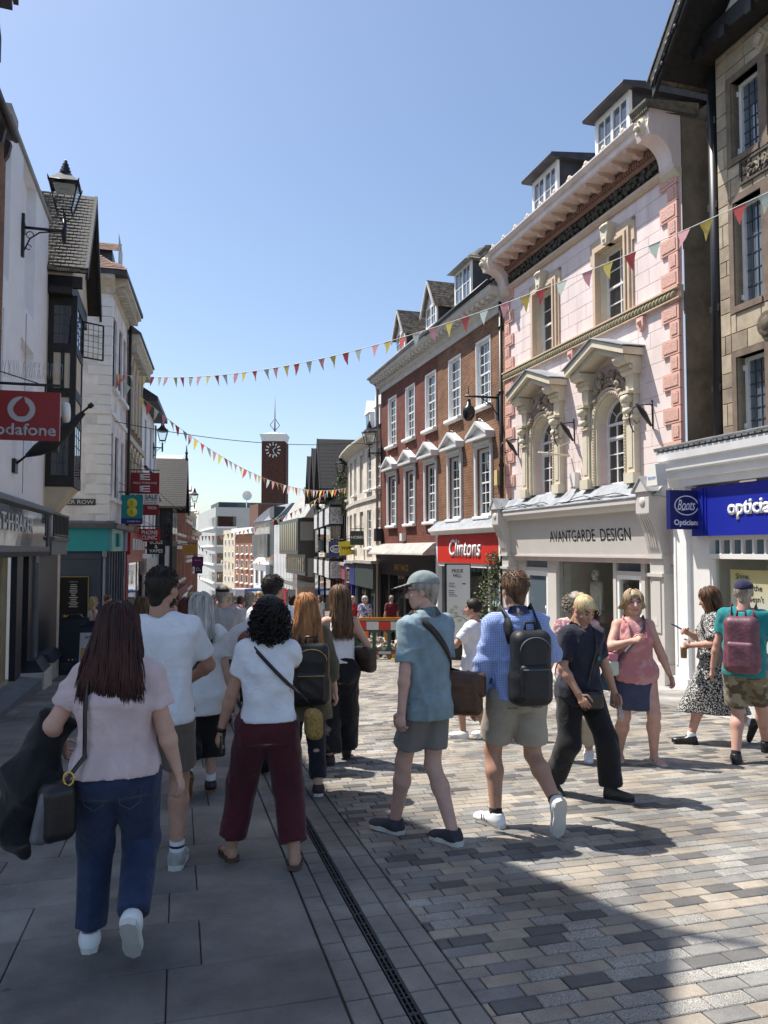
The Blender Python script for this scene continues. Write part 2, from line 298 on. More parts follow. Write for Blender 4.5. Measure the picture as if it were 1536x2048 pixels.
# left pavement slabs
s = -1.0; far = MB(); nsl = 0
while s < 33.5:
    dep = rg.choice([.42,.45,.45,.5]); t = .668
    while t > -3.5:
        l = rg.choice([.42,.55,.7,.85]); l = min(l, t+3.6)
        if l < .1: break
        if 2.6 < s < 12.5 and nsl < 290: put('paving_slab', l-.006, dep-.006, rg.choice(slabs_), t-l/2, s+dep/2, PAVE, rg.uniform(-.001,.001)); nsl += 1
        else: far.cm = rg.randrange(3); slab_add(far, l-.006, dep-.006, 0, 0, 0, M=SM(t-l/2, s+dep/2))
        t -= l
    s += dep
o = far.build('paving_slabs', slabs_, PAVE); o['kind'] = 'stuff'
# channel setts and drain
far = MB(); cols = [(.673,.109),(.783,.109),(.946,.125),(1.072,.125)]; nst = 0
for ci, (t0, wd) in enumerate(cols):
    s = 0.0
    while s < 33.5:
        ln = rg.uniform(.16,.21)
        if 2.7 < s < 10 and nst < 290: put('channel_sett', wd-.008, round(ln,2)-.008, settm, t0+wd/2, s+ln/2, STREET, rg.uniform(-.0015,.0015)); nst += 1
        else: slab_add(far, wd-.008, ln-.008, M=SM(t0+wd/2, s+ln/2))
        s += ln
o = far.build('channel_setts', settm, STREET); o['kind'] = 'stuff'
ironm = mat('cast_iron', (.02,.02,.021), .5, .3, 30, .2, 90)
b = MB(); W2 = .021
for x in (-W2, 0, W2): b.box(x-.004, x+.004, 0, .498, -.02, -.001)
y = 0.004
k = 0
while y < .5:
    if k % 3 == 0: b.box(-W2, W2, y, y+.012, -.02, -.0015)
    else: b.box(-W2, W2, y, y+.005, -.02, -.004)
    y += .041; k += 1
gm_ = b.mesh('drain_grate'); gm_.materials.append(ironm); fg = MB()
for i in range(54):
    s = 1.0+i*.5
    if i < 22: o = link('drain_grate', gm_, STREET); o.matrix_basis = SM(.919, s)
    else:
        M = SM(.919, s)
        for x in (-W2, 0, W2): fg.hexa([M@Vector(p) for p in ((x-.004,0,-.02),(x+.004,0,-.02),(x+.004,.5,-.02),(x-.004,.5,-.02))], [M@Vector(p) for p in ((x-.004,0,-.001),(x+.004,0,-.001),(x+.004,.5,-.001),(x-.004,.5,-.001))])
o = fg.build('drain_grates', ironm, STREET); o['kind'] = 'stuff'
# block paving
far = MB(); nb = 0; row = 0; s = .6; cand = []
while s < 33.8:
    t = 1.2; first = True
    while t < 6.82:
        l = .2 if not first else [.2,.065,.13,.03][row % 4]+.012*rg.random(); first = False
        l = min(l, 6.84-t)
        if l < .03: break
        r = rg.random(); mi = 0
        while r > PW[mi] and mi < 4: r -= PW[mi]; mi += 1
        cand.append((t+l/2, s+.05, l, mi)); t += l
    s += .1; row += 1
def vis(t, s):
    x, y, z = G(t, s); 
    if y < .5: return False
    px = 768+1540*x/y; return -60 < px < 1590 and y > 2.75
big = sorted([c for c in cand if vis(c[0], c[1]) and c[2] > .03], key=lambda c: c[1])[:300]; bset = set(big)
for c in cand:
    if c in bset: put('paving_block', c[2]-.007, .093, PV[c[3]], c[0], c[1], STREET, rg.uniform(-.0015,.0015))
    else: far.cm = c[3]; slab_add(far, c[2]-.007, .093, M=SM(c[0], c[1], rg.uniform(-.0015,.0015)))
o = far.build('paving_blocks', PV, STREET); o['kind'] = 'stuff'
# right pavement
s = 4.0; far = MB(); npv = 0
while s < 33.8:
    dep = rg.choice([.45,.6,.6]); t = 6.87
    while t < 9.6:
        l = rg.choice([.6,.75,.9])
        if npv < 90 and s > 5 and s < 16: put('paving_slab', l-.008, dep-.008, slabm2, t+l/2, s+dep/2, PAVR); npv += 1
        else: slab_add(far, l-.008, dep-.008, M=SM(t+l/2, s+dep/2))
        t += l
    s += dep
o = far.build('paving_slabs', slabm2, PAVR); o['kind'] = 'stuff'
# ---------- right-hand buildings ----------
FR = Frame((-.12, 30.68), (5.06, 13.41))
pinkm = mat('pink_stucco', (.76,.64,.60), .75, .09, 2.6, .12, 45, stretch=(1,1,.3)); pinkd = mat('pink_quoin', (.68,.40,.325), .75, .08, 3, .1, 60)
vermi = mat('pink_vermiculated', (.62,.37,.30), .8, .2, 30, 1., 38); creamst = mat('cream_stone', (.64,.575,.44), .7, .08, 3, .1, 60); creamd = mat('cream_trim', (.60,.46,.33), .7, .08, 4, .1, 60)
ropem = mat('rope_moulding', (.34,.30,.18), .75, .25, 14, .3, 60); leafm = mat('dark_frieze', (.055,.05,.032), .7, .45, 18, .6, 40); brownt = mat('brown_dentil', (.27,.15,.105), .7, .1, 5)
shopg = mat('shop_taupe', (.56,.525,.485), .55, .03, 2, .03, 40); fruitm = mat('carved_fruit', (.30,.25,.18), .75, .4, 25, .5, 60, col2=(.34,.27,.21))
B = Bld(FR, 11.4, 'pink_building', 'pale pink stucco house with arched windows and grey fascia lettered AVANTGARDE DESIGN'); PINK = B
ops = [(13.1,14.02,6.2,7.72),(15.82,16.8,6.2,7.72),(12.98,13.92,2.93,4.7),(15.73,16.67,2.93,4.7)]
wl = MB().wall(11.4,18.39,1.4,9.2,ops,0.,.24); ws = MB(); ws.quad((18.392,.02,1.4),(18.392,4,1.4),(18.392,4,9.2),(18.392,.02,9.2)); B.part(ws, 'side_wall', mat('ashlar_c', (.2,.165,.12), .85, .25, 3, .35, 70)); wl.quad((11.4,4,1.4),(11.4,0,1.4),(11.4,0,9.2),(11.4,4,9.2)); wl.box(11.38,11.4,0,5,-1.6,1.4); wl.box(18.39,18.41,0,5,-1.6,1.4)
B.part(wl, 'wall', mat('pink_joint', (.62,.51,.48), .85, .08, 3))
def rect_sub(r, o):
    a, b, c, d = r
    if o[0] >= b or o[1] <= a or o[2] >= d or o[3] <= c: return [r]
    out = []
    if o[0] > a: out.append((a, o[0], c, d))
    if o[1] < b: out.append((o[1], b, c, d))
    x0, x1 = max(a, o[0]), min(b, o[1])
    if o[2] > c: out.append((x0, x1, c, o[2]))
    if o[3] < d: out.append((x0, x1, o[3], d))
    return out
def ashlar(B, u0, u1, z0, z1, ch, bl, ops, m, name='stone_block', y=-.012, dep=.02, gap=.007, parent=None, rr=None, chs=None, mats=None):
    rr = rr or random.Random(5); z = z0; k = 0; cache = {}
    while z < z1-.04:
        h = (rr.choice(chs) if chs else ch); h = min(h, z1-z); u = u0-(bl/2 if k % 2 else 0)
        while u < u1:
            l = bl*(rr.uniform(.6,1.3) if chs else 1); rs = [(max(u,u0), min(u+l,u1), z, z+h)]
            if rs[0][1]-rs[0][0] > .03:
                for o in ops: rs = [q for r in rs for q in rect_sub(r, o)]
                for a, b, c, d in rs:
                    if b-a < .04 or d-c < .04: continue
                    w, hh = round(b-a-gap,3), round(d-c-gap,3); mm = rr.choice(mats) if mats else m; key = (w, hh, mm.name)
                    if key not in cache:
                        q = MB(); e = .005; q.add([(-w/2,dep,-hh/2),(w/2,dep,-hh/2),(w/2,dep,hh/2),(-w/2,dep,hh/2),(-w/2,e,-hh/2),(w/2,e,-hh/2),(w/2,e,hh/2),(-w/2,e,hh/2),(-w/2+e,0,-hh/2+e),(w/2-e,0,-hh/2+e),(w/2-e,0,hh/2-e),(-w/2+e,0,hh/2-e)], [(8,9,10,11)]+[(i,(i+1)%4,(i+1)%4+4,i+4) for i in range(4)]+[(i+4,(i+1)%4+4,(i+1)%4+8,i+8) for i in range(4)])
                        me = q.mesh(name); me.materials.append(mm); cache[key] = me
                    B.piece(name, cache[key], (a+b)/2, y+rr.uniform(-.001,.001), (c+d)/2, parent)
            u += l
        z += h; k += 1
ashlar(B, 11.7, 18.08, 2.93, 8.3, .3, .72, [(12.9,14.2,6.12,8.02),(15.62,17.,6.12,8.02),(12.45,14.3,2.9,5.35),(15.2,17.1,2.9,5.35)], pinkm, 'stucco_block', gap=.004)
# quoins
cq = {}
for side in (0, 1):
    z = 2.95; k = 0
    while z < 8.2:
        wd = .47 if k % 2 else .25; h = .3
        key = k % 2
        if key not in cq:
            q = MB(); q.box(-wd/2, wd/2, 0, .06, .008, h-.008); me = q.mesh('quoin'); me.materials.append(pinkd)
            q = MB(); q.box(-wd/2+.05, wd/2-.05, -.012, .01, .055, h-.055); m2 = q.mesh('vermiculated_panel'); m2.materials.append(vermi); cq[key] = (me, m2)
        u = (11.46+wd/2) if side == 0 else (18.32-wd/2)
        o = B.piece('quoin', cq[key][0], u, -.055, z); link('vermiculated_panel', cq[key][1], o, (0,0,0)); z += h; k += 1
# rope string course
q = MB(); q.profx([(-.0,6.0),(-.1,6.0),(-.1,6.02),(-.05,6.03),(-.05,6.17),(-.13,6.18),(-.13,6.21),(0,6.23)], 11.42, 18.39); sc_ = B.part(q, 'string_course', creamd)
q = MB(); u = 11.5
while u < 18.3: 
    o0 = len(q.v); q.ball((u, -.075, 6.1), .075, 6, (.8,.75,1.0))
    for i in range(o0, len(q.v)): x, y, z = q.v[i]; q.v[i] = (x+(z-6.1)*.7, y, z)
    u += .105
B.part(q, 'rope_moulding', ropem, sc_)
# main cornice
q = MB(); q.profx([(0,8.28),(-.06,8.28),(-.11,8.34),(-.11,8.40),(-.04,8.43),(0,8.43)], 11.75, 18.05); CN = B.part(q, 'cornice', creamd)
q = MB(); q.box(11.75, 18.05, -.05, 0, 8.43, 8.70); u = 11.8
rl = random.Random(2)
while u < 18.0:
    for k in range(3): q.ball((u+rl.uniform(-.05,.05), -.075-rl.uniform(0,.03), 8.565+rl.uniform(-.09,.09)), rl.uniform(.035,.065), 6, (1,.6,1))
    u += .085
B.part(q, 'leaf_frieze', leafm, CN)
q = MB(); q.profx([(0,8.70),(-.1,8.70),(-.13,8.75),(-.13,8.95),(0,8.95)], 11.7, 18.1); u = 11.72
while u < 18.08: q.box(u, u+.045, -.185, -.13, 8.78, 8.88); u += .08
B.part(q, 'dentil_band', brownt, CN)
q = MB(); q.profx([(.1,8.96),(-.56,8.96),(-.58,9.0),(-.58,9.09),(-.62,9.12),(-.66,9.19),(-.66,9.22),(.1,9.3)], 11.55, 18.2); B.part(q, 'corona', mat('cornice_pink', (.66,.55,.49), .7, .12, 3, .15, 40), CN)
md = MB(); md.profx([(-.16,-.12),(-.3,-.12),(-.36,-.07),(-.52,-.06),(-.56,0),(-.16,0)], -.055, .055); md.box(-.09,.09,-.5,-.2,-.012,.0); me = md.mesh('modillion'); me.materials.append(mat('modillion_pink', (.62,.46,.38), .7, .1, 4, .1, 50))
an = MB(); an.ball((0,-.62,.03), .06, 8, (1,.5,1)); an.ball((-.08,-.62,.0), .04, 6, (1,.5,1)); an.ball((.08,-.62,.0), .04, 6, (1,.5,1)); mea = an.mesh('antefix'); mea.materials.append(creamst)
u = 12.0
while u < 18.0: B.piece('modillion', me, u, 0, 8.96, CN); u += .46
u = 12.0
while u < 18.0: B.piece('antefix', mea, u, 0, 9.24, CN); u += .62
for uc, sg in ((18.2, 1), (11.58, -1)):
    q = MB(); pr = [(0,8.3),(-.14,8.3),(-.18,8.38)]+[(-.18-.37*(1-math.cos(a)), 8.38+.42*math.sin(a)) for a in [i*math.pi/16 for i in range(1,9)]]+[(-.62,8.8),(-.66,8.95),(-.62,9.26),(0,9.26)]
    q.profx(pr, uc-.18, uc+.18); cb_ = B.part(q, 'end_console', pinkm)
    q = MB(); q.profx([(.35,9.26),(-.68,9.26),(-.74,9.33),(-.74,9.37),(.35,9.47)], uc-.24, uc+.24); 
    for i in range(9): q.box(uc-.225+i*.052, uc-.195+i*.052, -.70, -.66, 9.2, 9.265)
    B.part(q, 'cap', mat('weathered_cap', (.13,.12,.09), .8, .4, 8, .3, 30), cb_)
    q = MB(); q.ball((uc,-.66,9.0), .12, 10, (1,.7,1.25)); q.ball((uc,-.76,8.95), .06, 8, (1,.8,.9)); q.ball((uc-.045,-.74,9.06), .025, 6); q.ball((uc+.045,-.74,9.06), .025, 6); q.ball((uc,-.77,8.98), .022, 6, (1,1,1.6)); q.ball((uc,-.72,8.86), .05, 6, (1.2,.7,.6))
    for i in range(11): a = -.6+i*4.3/10; q.ball((uc+.13*math.cos(a), -.62, 9.02+.15*math.sin(a)), .045, 6)
    B.part(q, 'lion_head', creamst, cb_)
    q = MB(); q.profx([(0,8.12),(-.1,8.2),(-.16,8.27),(-.16,8.3),(0,8.3)], uc-.2, uc+.2); B.part(q, 'corbel', creamst, cb_)
# roof and dormers
q = MB(); q.hexa([(11.4,-.3,9.22),(18.39,-.3,9.22),(18.39,4,9.22),(11.4,4,9.22)], [(11.4,.3,9.3),(18.39,.3,9.3),(18.39,4,12.4),(11.4,4,12.4)]); B.part(q, 'roof', MATS['slate'])
for u0 in (13.6, 16.27):
    u1 = u0+1.12; y = -.34; zt = 10.2; q = MB(); q.box(u0, u1, y+.06, 2.6, 9.2, zt); d = B.part(q, 'dormer', MATS['lead_dark'])
    q = MB(); q.profx([(y-.2,zt),(y-.22,zt+.05),(y-.2,zt+.09),(y+.9,zt+.22),(2.7,zt+.12),(2.7,zt)], u0-.14, u1+.14); B.part(q, 'roof_edge', MATS['lead_dark'], d)
    q = MB(); q.box(u0-.02,u0+.08,y,y+.06,9.2,zt).box(u1-.08,u1+.02,y,y+.06,9.2,zt).box(u0+.08,u1-.08,y,y+.06,zt-.1,zt).box(u0+.08,u1-.08,y,y+.06,9.2,9.32).box(u0+.52,u0+.6,y,y+.06,9.32,zt-.1); B.part(q, 'frame', white_paint, d)
    q = MB(); q.box(u0+.08,u1-.08,y+.03,y+.04,9.32,zt-.1); B.part(q, 'pane', MATS['glass_pale'], d)
    q = MB(); q.box(u0+.28,u0+.305,y+.01,y+.045,9.32,zt-.1).box(u0+.81,u0+.835,y+.01,y+.045,9.32,zt-.1).box(u0+.08,u1-.08,y+.012,y+.044,9.7,9.725); B.part(q, 'glazing_bars', white_paint, d)
# upper windows
for a, b in ((13.1,14.02),(15.82,16.8)):
    sash(B, a+.02, b-.02, 6.22, 7.7, .17, 2, 4, .05, .022, white_paint, MATS['glass'])
    q = MB(); e = .0
    for i, (w_, o_) in enumerate(((.2,.05),(.14,.09),(.06,.12))):
        q.box(a-w_, a-w_+.06, -o_, 0, 6.22, 7.72+w_); q.box(b+w_-.06, b+w_, -o_, 0, 6.22, 7.72+w_); q.box(a-w_+.06, b+w_-.06, -o_, 0, 7.72+w_-.06, 7.72+w_)
    q.box(a-.27,a-.2,-.05,0,7.55,7.99).box(b+.2,b+.27,-.05,0,7.55,7.99).box(a-.27,b+.27,-.05,0,7.92,8.0)
    sr = B.part(q, 'window_surround', creamd)
    q = MB(); cx = (a+b)/2; q.prism([(cx-.08,7.72),(cx+.08,7.72),(cx+.14,8.12),(cx-.14,8.12)], -.22, -.0); q.ball((cx,-.2,8.06), .1, 8, (1.5,.8,.6)); q.ball((cx,-.19,7.8), .06, 8); B.part(q, 'keystone', creamst, sr)
    q = MB(); q.box(a-.14,a-.005,-.035,.0,6.22,7.7); q.box(b+.005,b+.14,-.035,.0,6.22,7.7); q.box(a,a+.018,.0,.17,6.2,7.72); q.box(b-.018,b,0,.17,6.2,7.72); q.box(a,b,0,.17,7.7,7.72); B.part(q, 'reveal', creamst, sr)
# arched windows
def arch_pts(cx, zs, r, n=16): return [(cx+r*math.cos(math.pi*i/n), zs+r*math.sin(math.pi*i/n)) for i in range(n+1)]
for ai, cx in enumerate((13.45, 16.2)):
    zs = 4.23; r = .47
    q = MB()   # spandrel filling the corners above the arch
    ap = arch_pts(cx, zs, r)
    for i in range(len(ap)-1):
        (x0,z0),(x1,z1) = ap[i], ap[i+1]; q.add([(x0,-.0,z0),(x1,-.0,z1),(x1,-.0,4.72),(x0,-.0,4.72),(x0,.22,z0),(x1,.22,z1)], [(1,0,3,2),(0,1,5,4)])
    AW = B.part(q, 'window_surround', creamst)
    q = MB()
    for r0, r1, o_ in ((.47,.60,.07),(.52,.57,.11),(.60,.64,.1)):
        A0, A1 = arch_pts(cx, zs, r0), arch_pts(cx, zs, r1)
        for i in range(16):
            q.hexa([(A0[i][0],-o_,A0[i][1]),(A1[i][0],-o_,A1[i][1]),(A1[i][0],0,A1[i][1]),(A0[i][0],0,A0[i][1])], [(A0[i+1][0],-o_,A0[i+1][1]),(A1[i+1][0],-o_,A1[i+1][1]),(A1[i+1][0],0,A1[i+1][1]),(A0[i+1][0],0,A0[i+1][1])])
        for s_ in (-1,1): q.box(min(cx+s_*r0,cx+s_*r1), max(cx+s_*r0,cx+s_*r1), -o_, 0, 2.95, zs)
    B.part(q, 'arch_moulding', creamst, AW)
    q = MB()
    for i in range(23): a = math.pi*(i+.5)/23; q.ball((cx+.545*math.cos(a), -.11, zs+.545*math.sin(a)), .022, 5)
    for i in range(20):
        for s_ in (-1,1): q.ball((cx+s_*.545, -.11, 3.0+i*.06), .02, 5)
    B.part(q, 'bead_moulding', creamd, AW)
    for s_ in (-1,1):
        x0, x1 = sorted((cx+s_*.66, cx+s_*.9)); q = MB(); q.box(x0-.03,x1+.03,-.2,0,2.9,3.1).box(x0,x1,-.14,0,3.1,4.12).box(x0+.05,x1-.05,-.155,-.14,3.2,4.0).box(x0-.03,x1+.03,-.2,0,4.12,4.17).box(x0,x1,-.14,0,4.17,4.95); pl = B.part(q, 'pilaster', creamst, AW)
        q = MB(); q.tube([((x0+x1)/2-.1,-.2,4.5),((x0+x1)/2+.1,-.2,4.5)], .085, 10); q.tube([((x0+x1)/2-.09,-.19,4.27),((x0+x1)/2+.09,-.19,4.27)], .06, 10); q.ball(((x0+x1)/2,-.2,4.4),.08,8,(1,.6,1)); q.box(x0-.03,x1+.03,-.27,0,4.58,4.63); B.part(q, 'scroll_bracket', creamst, pl)
        q = MB(); q.profx([(0,4.95),(-.16,4.95),(-.2,5.0),(-.2,5.12),(-.34,5.16),(-.38,5.24),(-.38,5.28),(0,5.28)], x0-.08, x1+.08)
        for i in range(6): q.box(x0-.06+i*.065, x0-.025+i*.065, -.25, -.2, 5.05, 5.11)
        B.part(q, 'entablature', creamst, AW)
    q = MB(); hw = 1.06   # pediment: two raking slabs
    for s_ in (-1,1):
        P = lambda x, y, z: (cx+s_*x, y, z)
        b4 = [P(0,-.46,5.66),P(hw,-.46,5.27),P(hw,.0,5.27),P(0,.0,5.66)]; t4 = [P(0,-.46,5.80),P(hw,-.46,5.41),P(hw,.0,5.41),P(0,.0,5.80)]
        if s_ < 0: b4 = [b4[1],b4[0],b4[3],b4[2]]; t4 = [t4[1],t4[0],t4[3],t4[2]]
        q.hexa(b4, t4)
        b5 = [P(0,-.36,5.54),P(hw-.1,-.36,5.17),P(hw-.1,0,5.17),P(0,0,5.54)]; t5 = [P(0,-.36,5.655),P(hw-.1,-.36,5.28),P(hw-.1,0,5.28),P(0,0,5.655)]
        if s_ < 0: b5 = [b5[1],b5[0],b5[3],b5[2]]; t5 = [t5[1],t5[0],t5[3],t5[2]]
        q.hexa(b5, t5)
    pd = B.part(q, 'pediment', creamst, AW)
    q = MB()
    for s_ in (-1,1):
        P = lambda x, y, z: (cx+s_*x, y, z); pts = [P(-.0,-.50,5.815),P(hw+.05,-.50,5.412),P(hw+.05,.0,5.43),P(-.0,.0,5.84)]; pt2 = [(x,y,z+.02) for x,y,z in pts]
        if s_ < 0: pts = [pts[1],pts[0],pts[3],pts[2]]; pt2 = [pt2[1],pt2[0],pt2[3],pt2[2]]
        q.hexa(pts, pt2)
    B.part(q, 'lead_flashing', MATS['lead'], AW)
    q = MB(); rf = random.Random(4+ai)
    for i in range(46):
        a = rf.uniform(.5, math.pi-.5); rr_ = rf.uniform(.68,1.02 if 1. < a < 2.15 else .82); q.ball((cx+rr_*math.cos(a)*.8, -.06-rf.uniform(0,.09), zs+.02+rr_*math.sin(a)), rf.uniform(.03,.075), 6, (1,.9,rf.uniform(.8,1.3)))
    for r_ in (.7,.78,.86): q.tube([(cx+r_*math.cos(a)*.8, -.05, zs+.02+r_*math.sin(a)) for a in [.5+i*(math.pi-1)/12 for i in range(13)]], .05, 6)
    B.part(q, 'carved_fruit', fruitm, AW)
    w_ = sash(B, cx-.47, cx+.47, 2.95, 4.2, .19, 3, 4, .05, .022, white_paint, MATS['glass'], meet=False)
    q = MB(); q.box(cx-.43,cx+.43,.168,.24,3.88,3.93)   # meeting rail, arched head with radial bars
    A0, A1 = arch_pts(cx, zs-.03, .42), arch_pts(cx, zs-.03, .475)
    for i in range(16): q.hexa([(A0[i][0],.16,A0[i][1]),(A1[i][0],.16,A1[i][1]),(A1[i][0],.24,A1[i][1]),(A0[i][0],.24,A0[i][1])], [(A0[i+1][0],.16,A0[i+1][1]),(A1[i+1][0],.16,A1[i+1][1]),(A1[i+1][0],.24,A1[i+1][1]),(A0[i+1][0],.24,A0[i+1][1])])
    A0, A1 = arch_pts(cx, zs-.03, .17), arch_pts(cx, zs-.03, .19)
    for i in range(16): q.hexa([(A0[i][0],.185,A0[i][1]),(A1[i][0],.185,A1[i][1]),(A1[i][0],.22,A1[i][1]),(A0[i][0],.22,A0[i][1])], [(A0[i+1][0],.185,A0[i+1][1]),(A1[i+1][0],.185,A1[i+1][1]),(A1[i+1][0],.22,A1[i+1][1]),(A0[i+1][0],.22,A0[i+1][1])])
    for a in (40,90,140): q.tube([(cx+.18*math.cos(R(a)),.2,zs-.03+.18*math.sin(R(a))),(cx+.44*math.cos(R(a)),.2,zs-.03+.44*math.sin(R(a)))], .011, 5)
    B.part(q, 'arched_head', white_paint, w_)
    q = MB(); pts = arch_pts(cx, zs-.05, .45); q.add([(x,.212,z) for x,z in pts], [tuple(range(len(pts)-1,-1,-1))]); B.part(q, 'pane', MATS['glass'], w_)
q = MB()
for u in (14.4, 16.7-.15): pass
# crest shields under the rope course
for u in (14.75, 17.35-.1):
    q = MB(); q.prism([(u,5.7),(u+.1,5.82),(u+.1,5.98),(u-.1,5.98),(u-.1,5.82)], -.09, 0); q.ball((u,-.09,5.88),.06,6); B.part(q, 'shield', pinkd)
# shopfront
q = MB(); q.profx([(0,2.95),(-.33,2.64),(-.36,2.62),(-.36,2.6),(0,2.6)], 11.45, 17.98); B.part(q, 'lead_flashing', MATS['lead'])
q = MB(); q.profx([(0,2.38),(-.2,2.38),(-.3,2.43),(-.34,2.5),(-.34,2.6),(0,2.6)], 11.76, 17.4); q.profx([(.1,1.5),(-.08,1.5),(-.08,1.54),(-.05,1.54),(-.13,2.38),(.1,2.38)], 11.76, 17.52); FA = B.part(q, 'fascia', shopg)
# the fascia board leans forward: lettering follows
for t_, u, w_ in (('AVANTGARDE', 14.72, 1.86), ('DESIGN', 16.36, 1.02)): B.text(t_, MATS['black_paint'], u, -.0905, 1.955, FA, w=w_, h=.245, ext=.004, name='lettering').rotation_euler = (R(5.4),0,0)
for u0, u1 in ((17.52,17.9),(11.4,11.76)):
    q = MB(); q.box(u0,u1,-.14,.1,-1.5,1.5).box(u0-.03,u1+.03,-.18,.1,-1.5,-.35).box(u0-.02,u1+.02,-.19,.1,1.18,1.24).box(u0-.02,u1+.02,-.19,.1,1.5,1.56).box(u0+.08,u1-.08,-.16,-.14,.2,1.1); PL = B.part(q, 'pilaster', shopg)
    q = MB(); pr = [(0,1.56),(-.16,1.56),(-.2,1.7),(-.26,1.95),(-.34,2.15),(-.42,2.3),(-.42,2.68),(0,2.68)]; q.profx(pr, u0, u1)
    for i in range(4): x = u0+.06+i*(u1-u0-.12)/4; q.profx([(-.17,1.64),(-.215,1.7),(-.275,1.95),(-.355,2.15),(-.43,2.28),(-.4,2.28),(-.2,1.8)], x+.01, x+.05)
    q.lathe([(.0,-.44),(.07,-.44),(.09,-.42)], ((u0+u1)/2, 0, 2.5), 14, 'y'); q.prism([(u0-.05,2.68),(u1+.05,2.68),((u0+u1)/2,2.92)], -.46, 0); B.part(q, 'console', shopg, PL)
    q = MB(); q.prism([(u0-.08,2.68),(u0-.05,2.66),((u0+u1)/2,2.92),(u1+.05,2.66),(u1+.08,2.68),((u0+u1)/2,2.96)], -.48, 0); B.part(q, 'lead_cap', MATS['lead'], PL)
yS = .16
q = MB(); q.box(11.76,12.2,yS-.05,yS+.1,-1.5,1.5).box(13.35,13.75,yS-.08,yS+.1,-1.5,1.5).box(15.98,16.08,yS-.06,yS+.08,-1.5,1.5).box(16.9,17.02,yS-.06,yS+.08,-1.5,1.5).box(17.44,17.53,yS-.06,yS+.08,-1.5,1.5).box(13.75,15.98,yS-.04,yS+.06,1.42,1.5).box(12.2,13.35,yS-.04,yS+.06,1.42,1.5).box(12.2,13.35,yS-.05,yS+.06,1.16,1.24).box(16.08,16.9,yS-.05,yS+.06,1.16,1.24).box(17.02,17.44,yS-.05,yS+.06,1.16,1.22).box(16.08,17.44,yS-.04,yS+.06,1.42,1.5).box(13.75,15.98,yS-.06,yS+.08,-1.5,-.45)
SF = B.part(q, 'shopfront_frame', shopg)
q = MB(); q.box(12.2,12.32,yS-.04,yS+.05,-1.2,1.16).box(13.22,13.35,yS-.04,yS+.05,-1.2,1.16).box(12.32,13.22,yS-.04,yS+.05,1.04,1.16).box(12.32,13.22,yS-.04,yS+.05,-1.2,-.6); DR = B.part(q, 'door', white_paint); q = MB(); q.box(12.32,13.22,yS,yS+.006,-.6,1.04); B.part(q, 'pane', MATS['glass_pale'], DR); q = MB(); q.tube([(13.28,yS-.09,0.0),(13.28,yS-.09,.35)], .012, 6); B.part(q, 'handle', MATS['chrome'], DR)
q = MB(); q.box(16.08,16.16,yS-.04,yS+.05,-.95,1.16).box(16.82,16.9,yS-.04,yS+.05,-.95,1.16).box(16.16,16.82,yS-.04,yS+.05,1.08,1.16).box(16.16,16.82,yS-.04,yS+.05,-.95,-.75); DR = B.part(q, 'door', white_paint); q = MB(); q.tube([(16.86,yS-.09,0.0),(16.86,yS-.09,.35)], .012, 6); B.part(q, 'handle', MATS['chrome'], DR)
q = MB(); q.box(16.16,16.82,yS,yS+.006,-.75,1.08); B.part(q, 'pane', MATS['shop_glass'], DR)
q = MB(); q.box(13.75,15.98,yS,yS+.006,-.45,1.42); B.part(q, 'pane', MATS['shop_glass'], SF); q = MB(); q.box(17.02,17.44,yS,yS+.006,-.95,1.16); B.part(q, 'pane', MATS['shop_glass'], SF)
for a, b in ((12.2,13.35),(16.08,16.9),(17.02,17.44)): q = MB(); q.box(a,b,yS,yS+.006,1.24,1.42); B.part(q, 'pane', MATS['glass_pale'], SF)
q = MB(); q.box(13.7,17.5,.35,3.6,-1.0,-.98).box(13.7,17.5,.35,3.6,1.46,1.48).box(13.5,17.5,3.6,3.65,-1,1.5).box(13.62,13.7,.3,3.6,-1,1.5).box(17.5,17.55,.3,3.6,-1,1.5).box(13.75,15.9,.3,1.1,-1,-.5); B.part(q, 'shop_interior', mat('interior_wall', (.5,.47,.42), .8, .1, 1))
q = MB(); q.box(14.6,15.2,1.85,1.89,-.2,1.2); B.part(q, 'mirror', MATS['glass_pale'])
q = MB(); q.box(17.62,17.74,-.165,-.14,.32,.46); B.part(q, 'intercom', plain('off_white', (.62,.6,.56)))
# small fittings on the wall
q = MB(); q.box(14.78,14.98,-.14,0,3.0,3.3); q.prism([(14.80,2.96),(14.96,2.96),(14.98,3.0),(14.78,3.0)], -.12, 0); B.part(q, 'alarm_box', plain('alarm_white', (.7,.69,.64)))
q = MB(); q.tube([(14.62,-.05,3.7),(14.62,-.8,3.74)], .025, 6); q.tube([(14.62,-.05,4.0),(14.62,-.6,3.76)], .006, 5); B.part(q, 'flag_pole_bracket', creamst)
for i, (u, z) in enumerate(((12.12,4.2),(14.78,4.2),(17.5,4.1))):
    q = MB(); q.tube([(u,-.02,z-.25),(u,-.03,z+.28)], .014, 6); pts = [(u,-.04-.38*math.sin(k*math.pi/9)*(1 if k<9 else 1)-.02*k, z+.2-.07*k+.12*math.sin(k*.5)) for k in range(8)]; q.tube(pts, .012, 6)
    q.tube([(u,-.05,z-.2),(u,-.2,z+.02),(u,-.36,z+.2)], [.02,.055,.02], 6); q.tube([(u,-.42,z-.1),(u,-.36,z-.17),(u,-.3,z-.12)], .01, 5); B.part(q, 'wall_bracket', MATS['iron'])
q = MB(); rc = random.Random(9); 
for k in range(3):
    pts = []; u = 11.8
    while u < 17.9: pts.append((u, -.3-.02*k, 2.66+rc.uniform(-.03,.05)+.05*math.sin(u*2+k))); u += .35
    q.tube(pts, .008, 5)
B.part(q, 'cable', MATS['iron'])
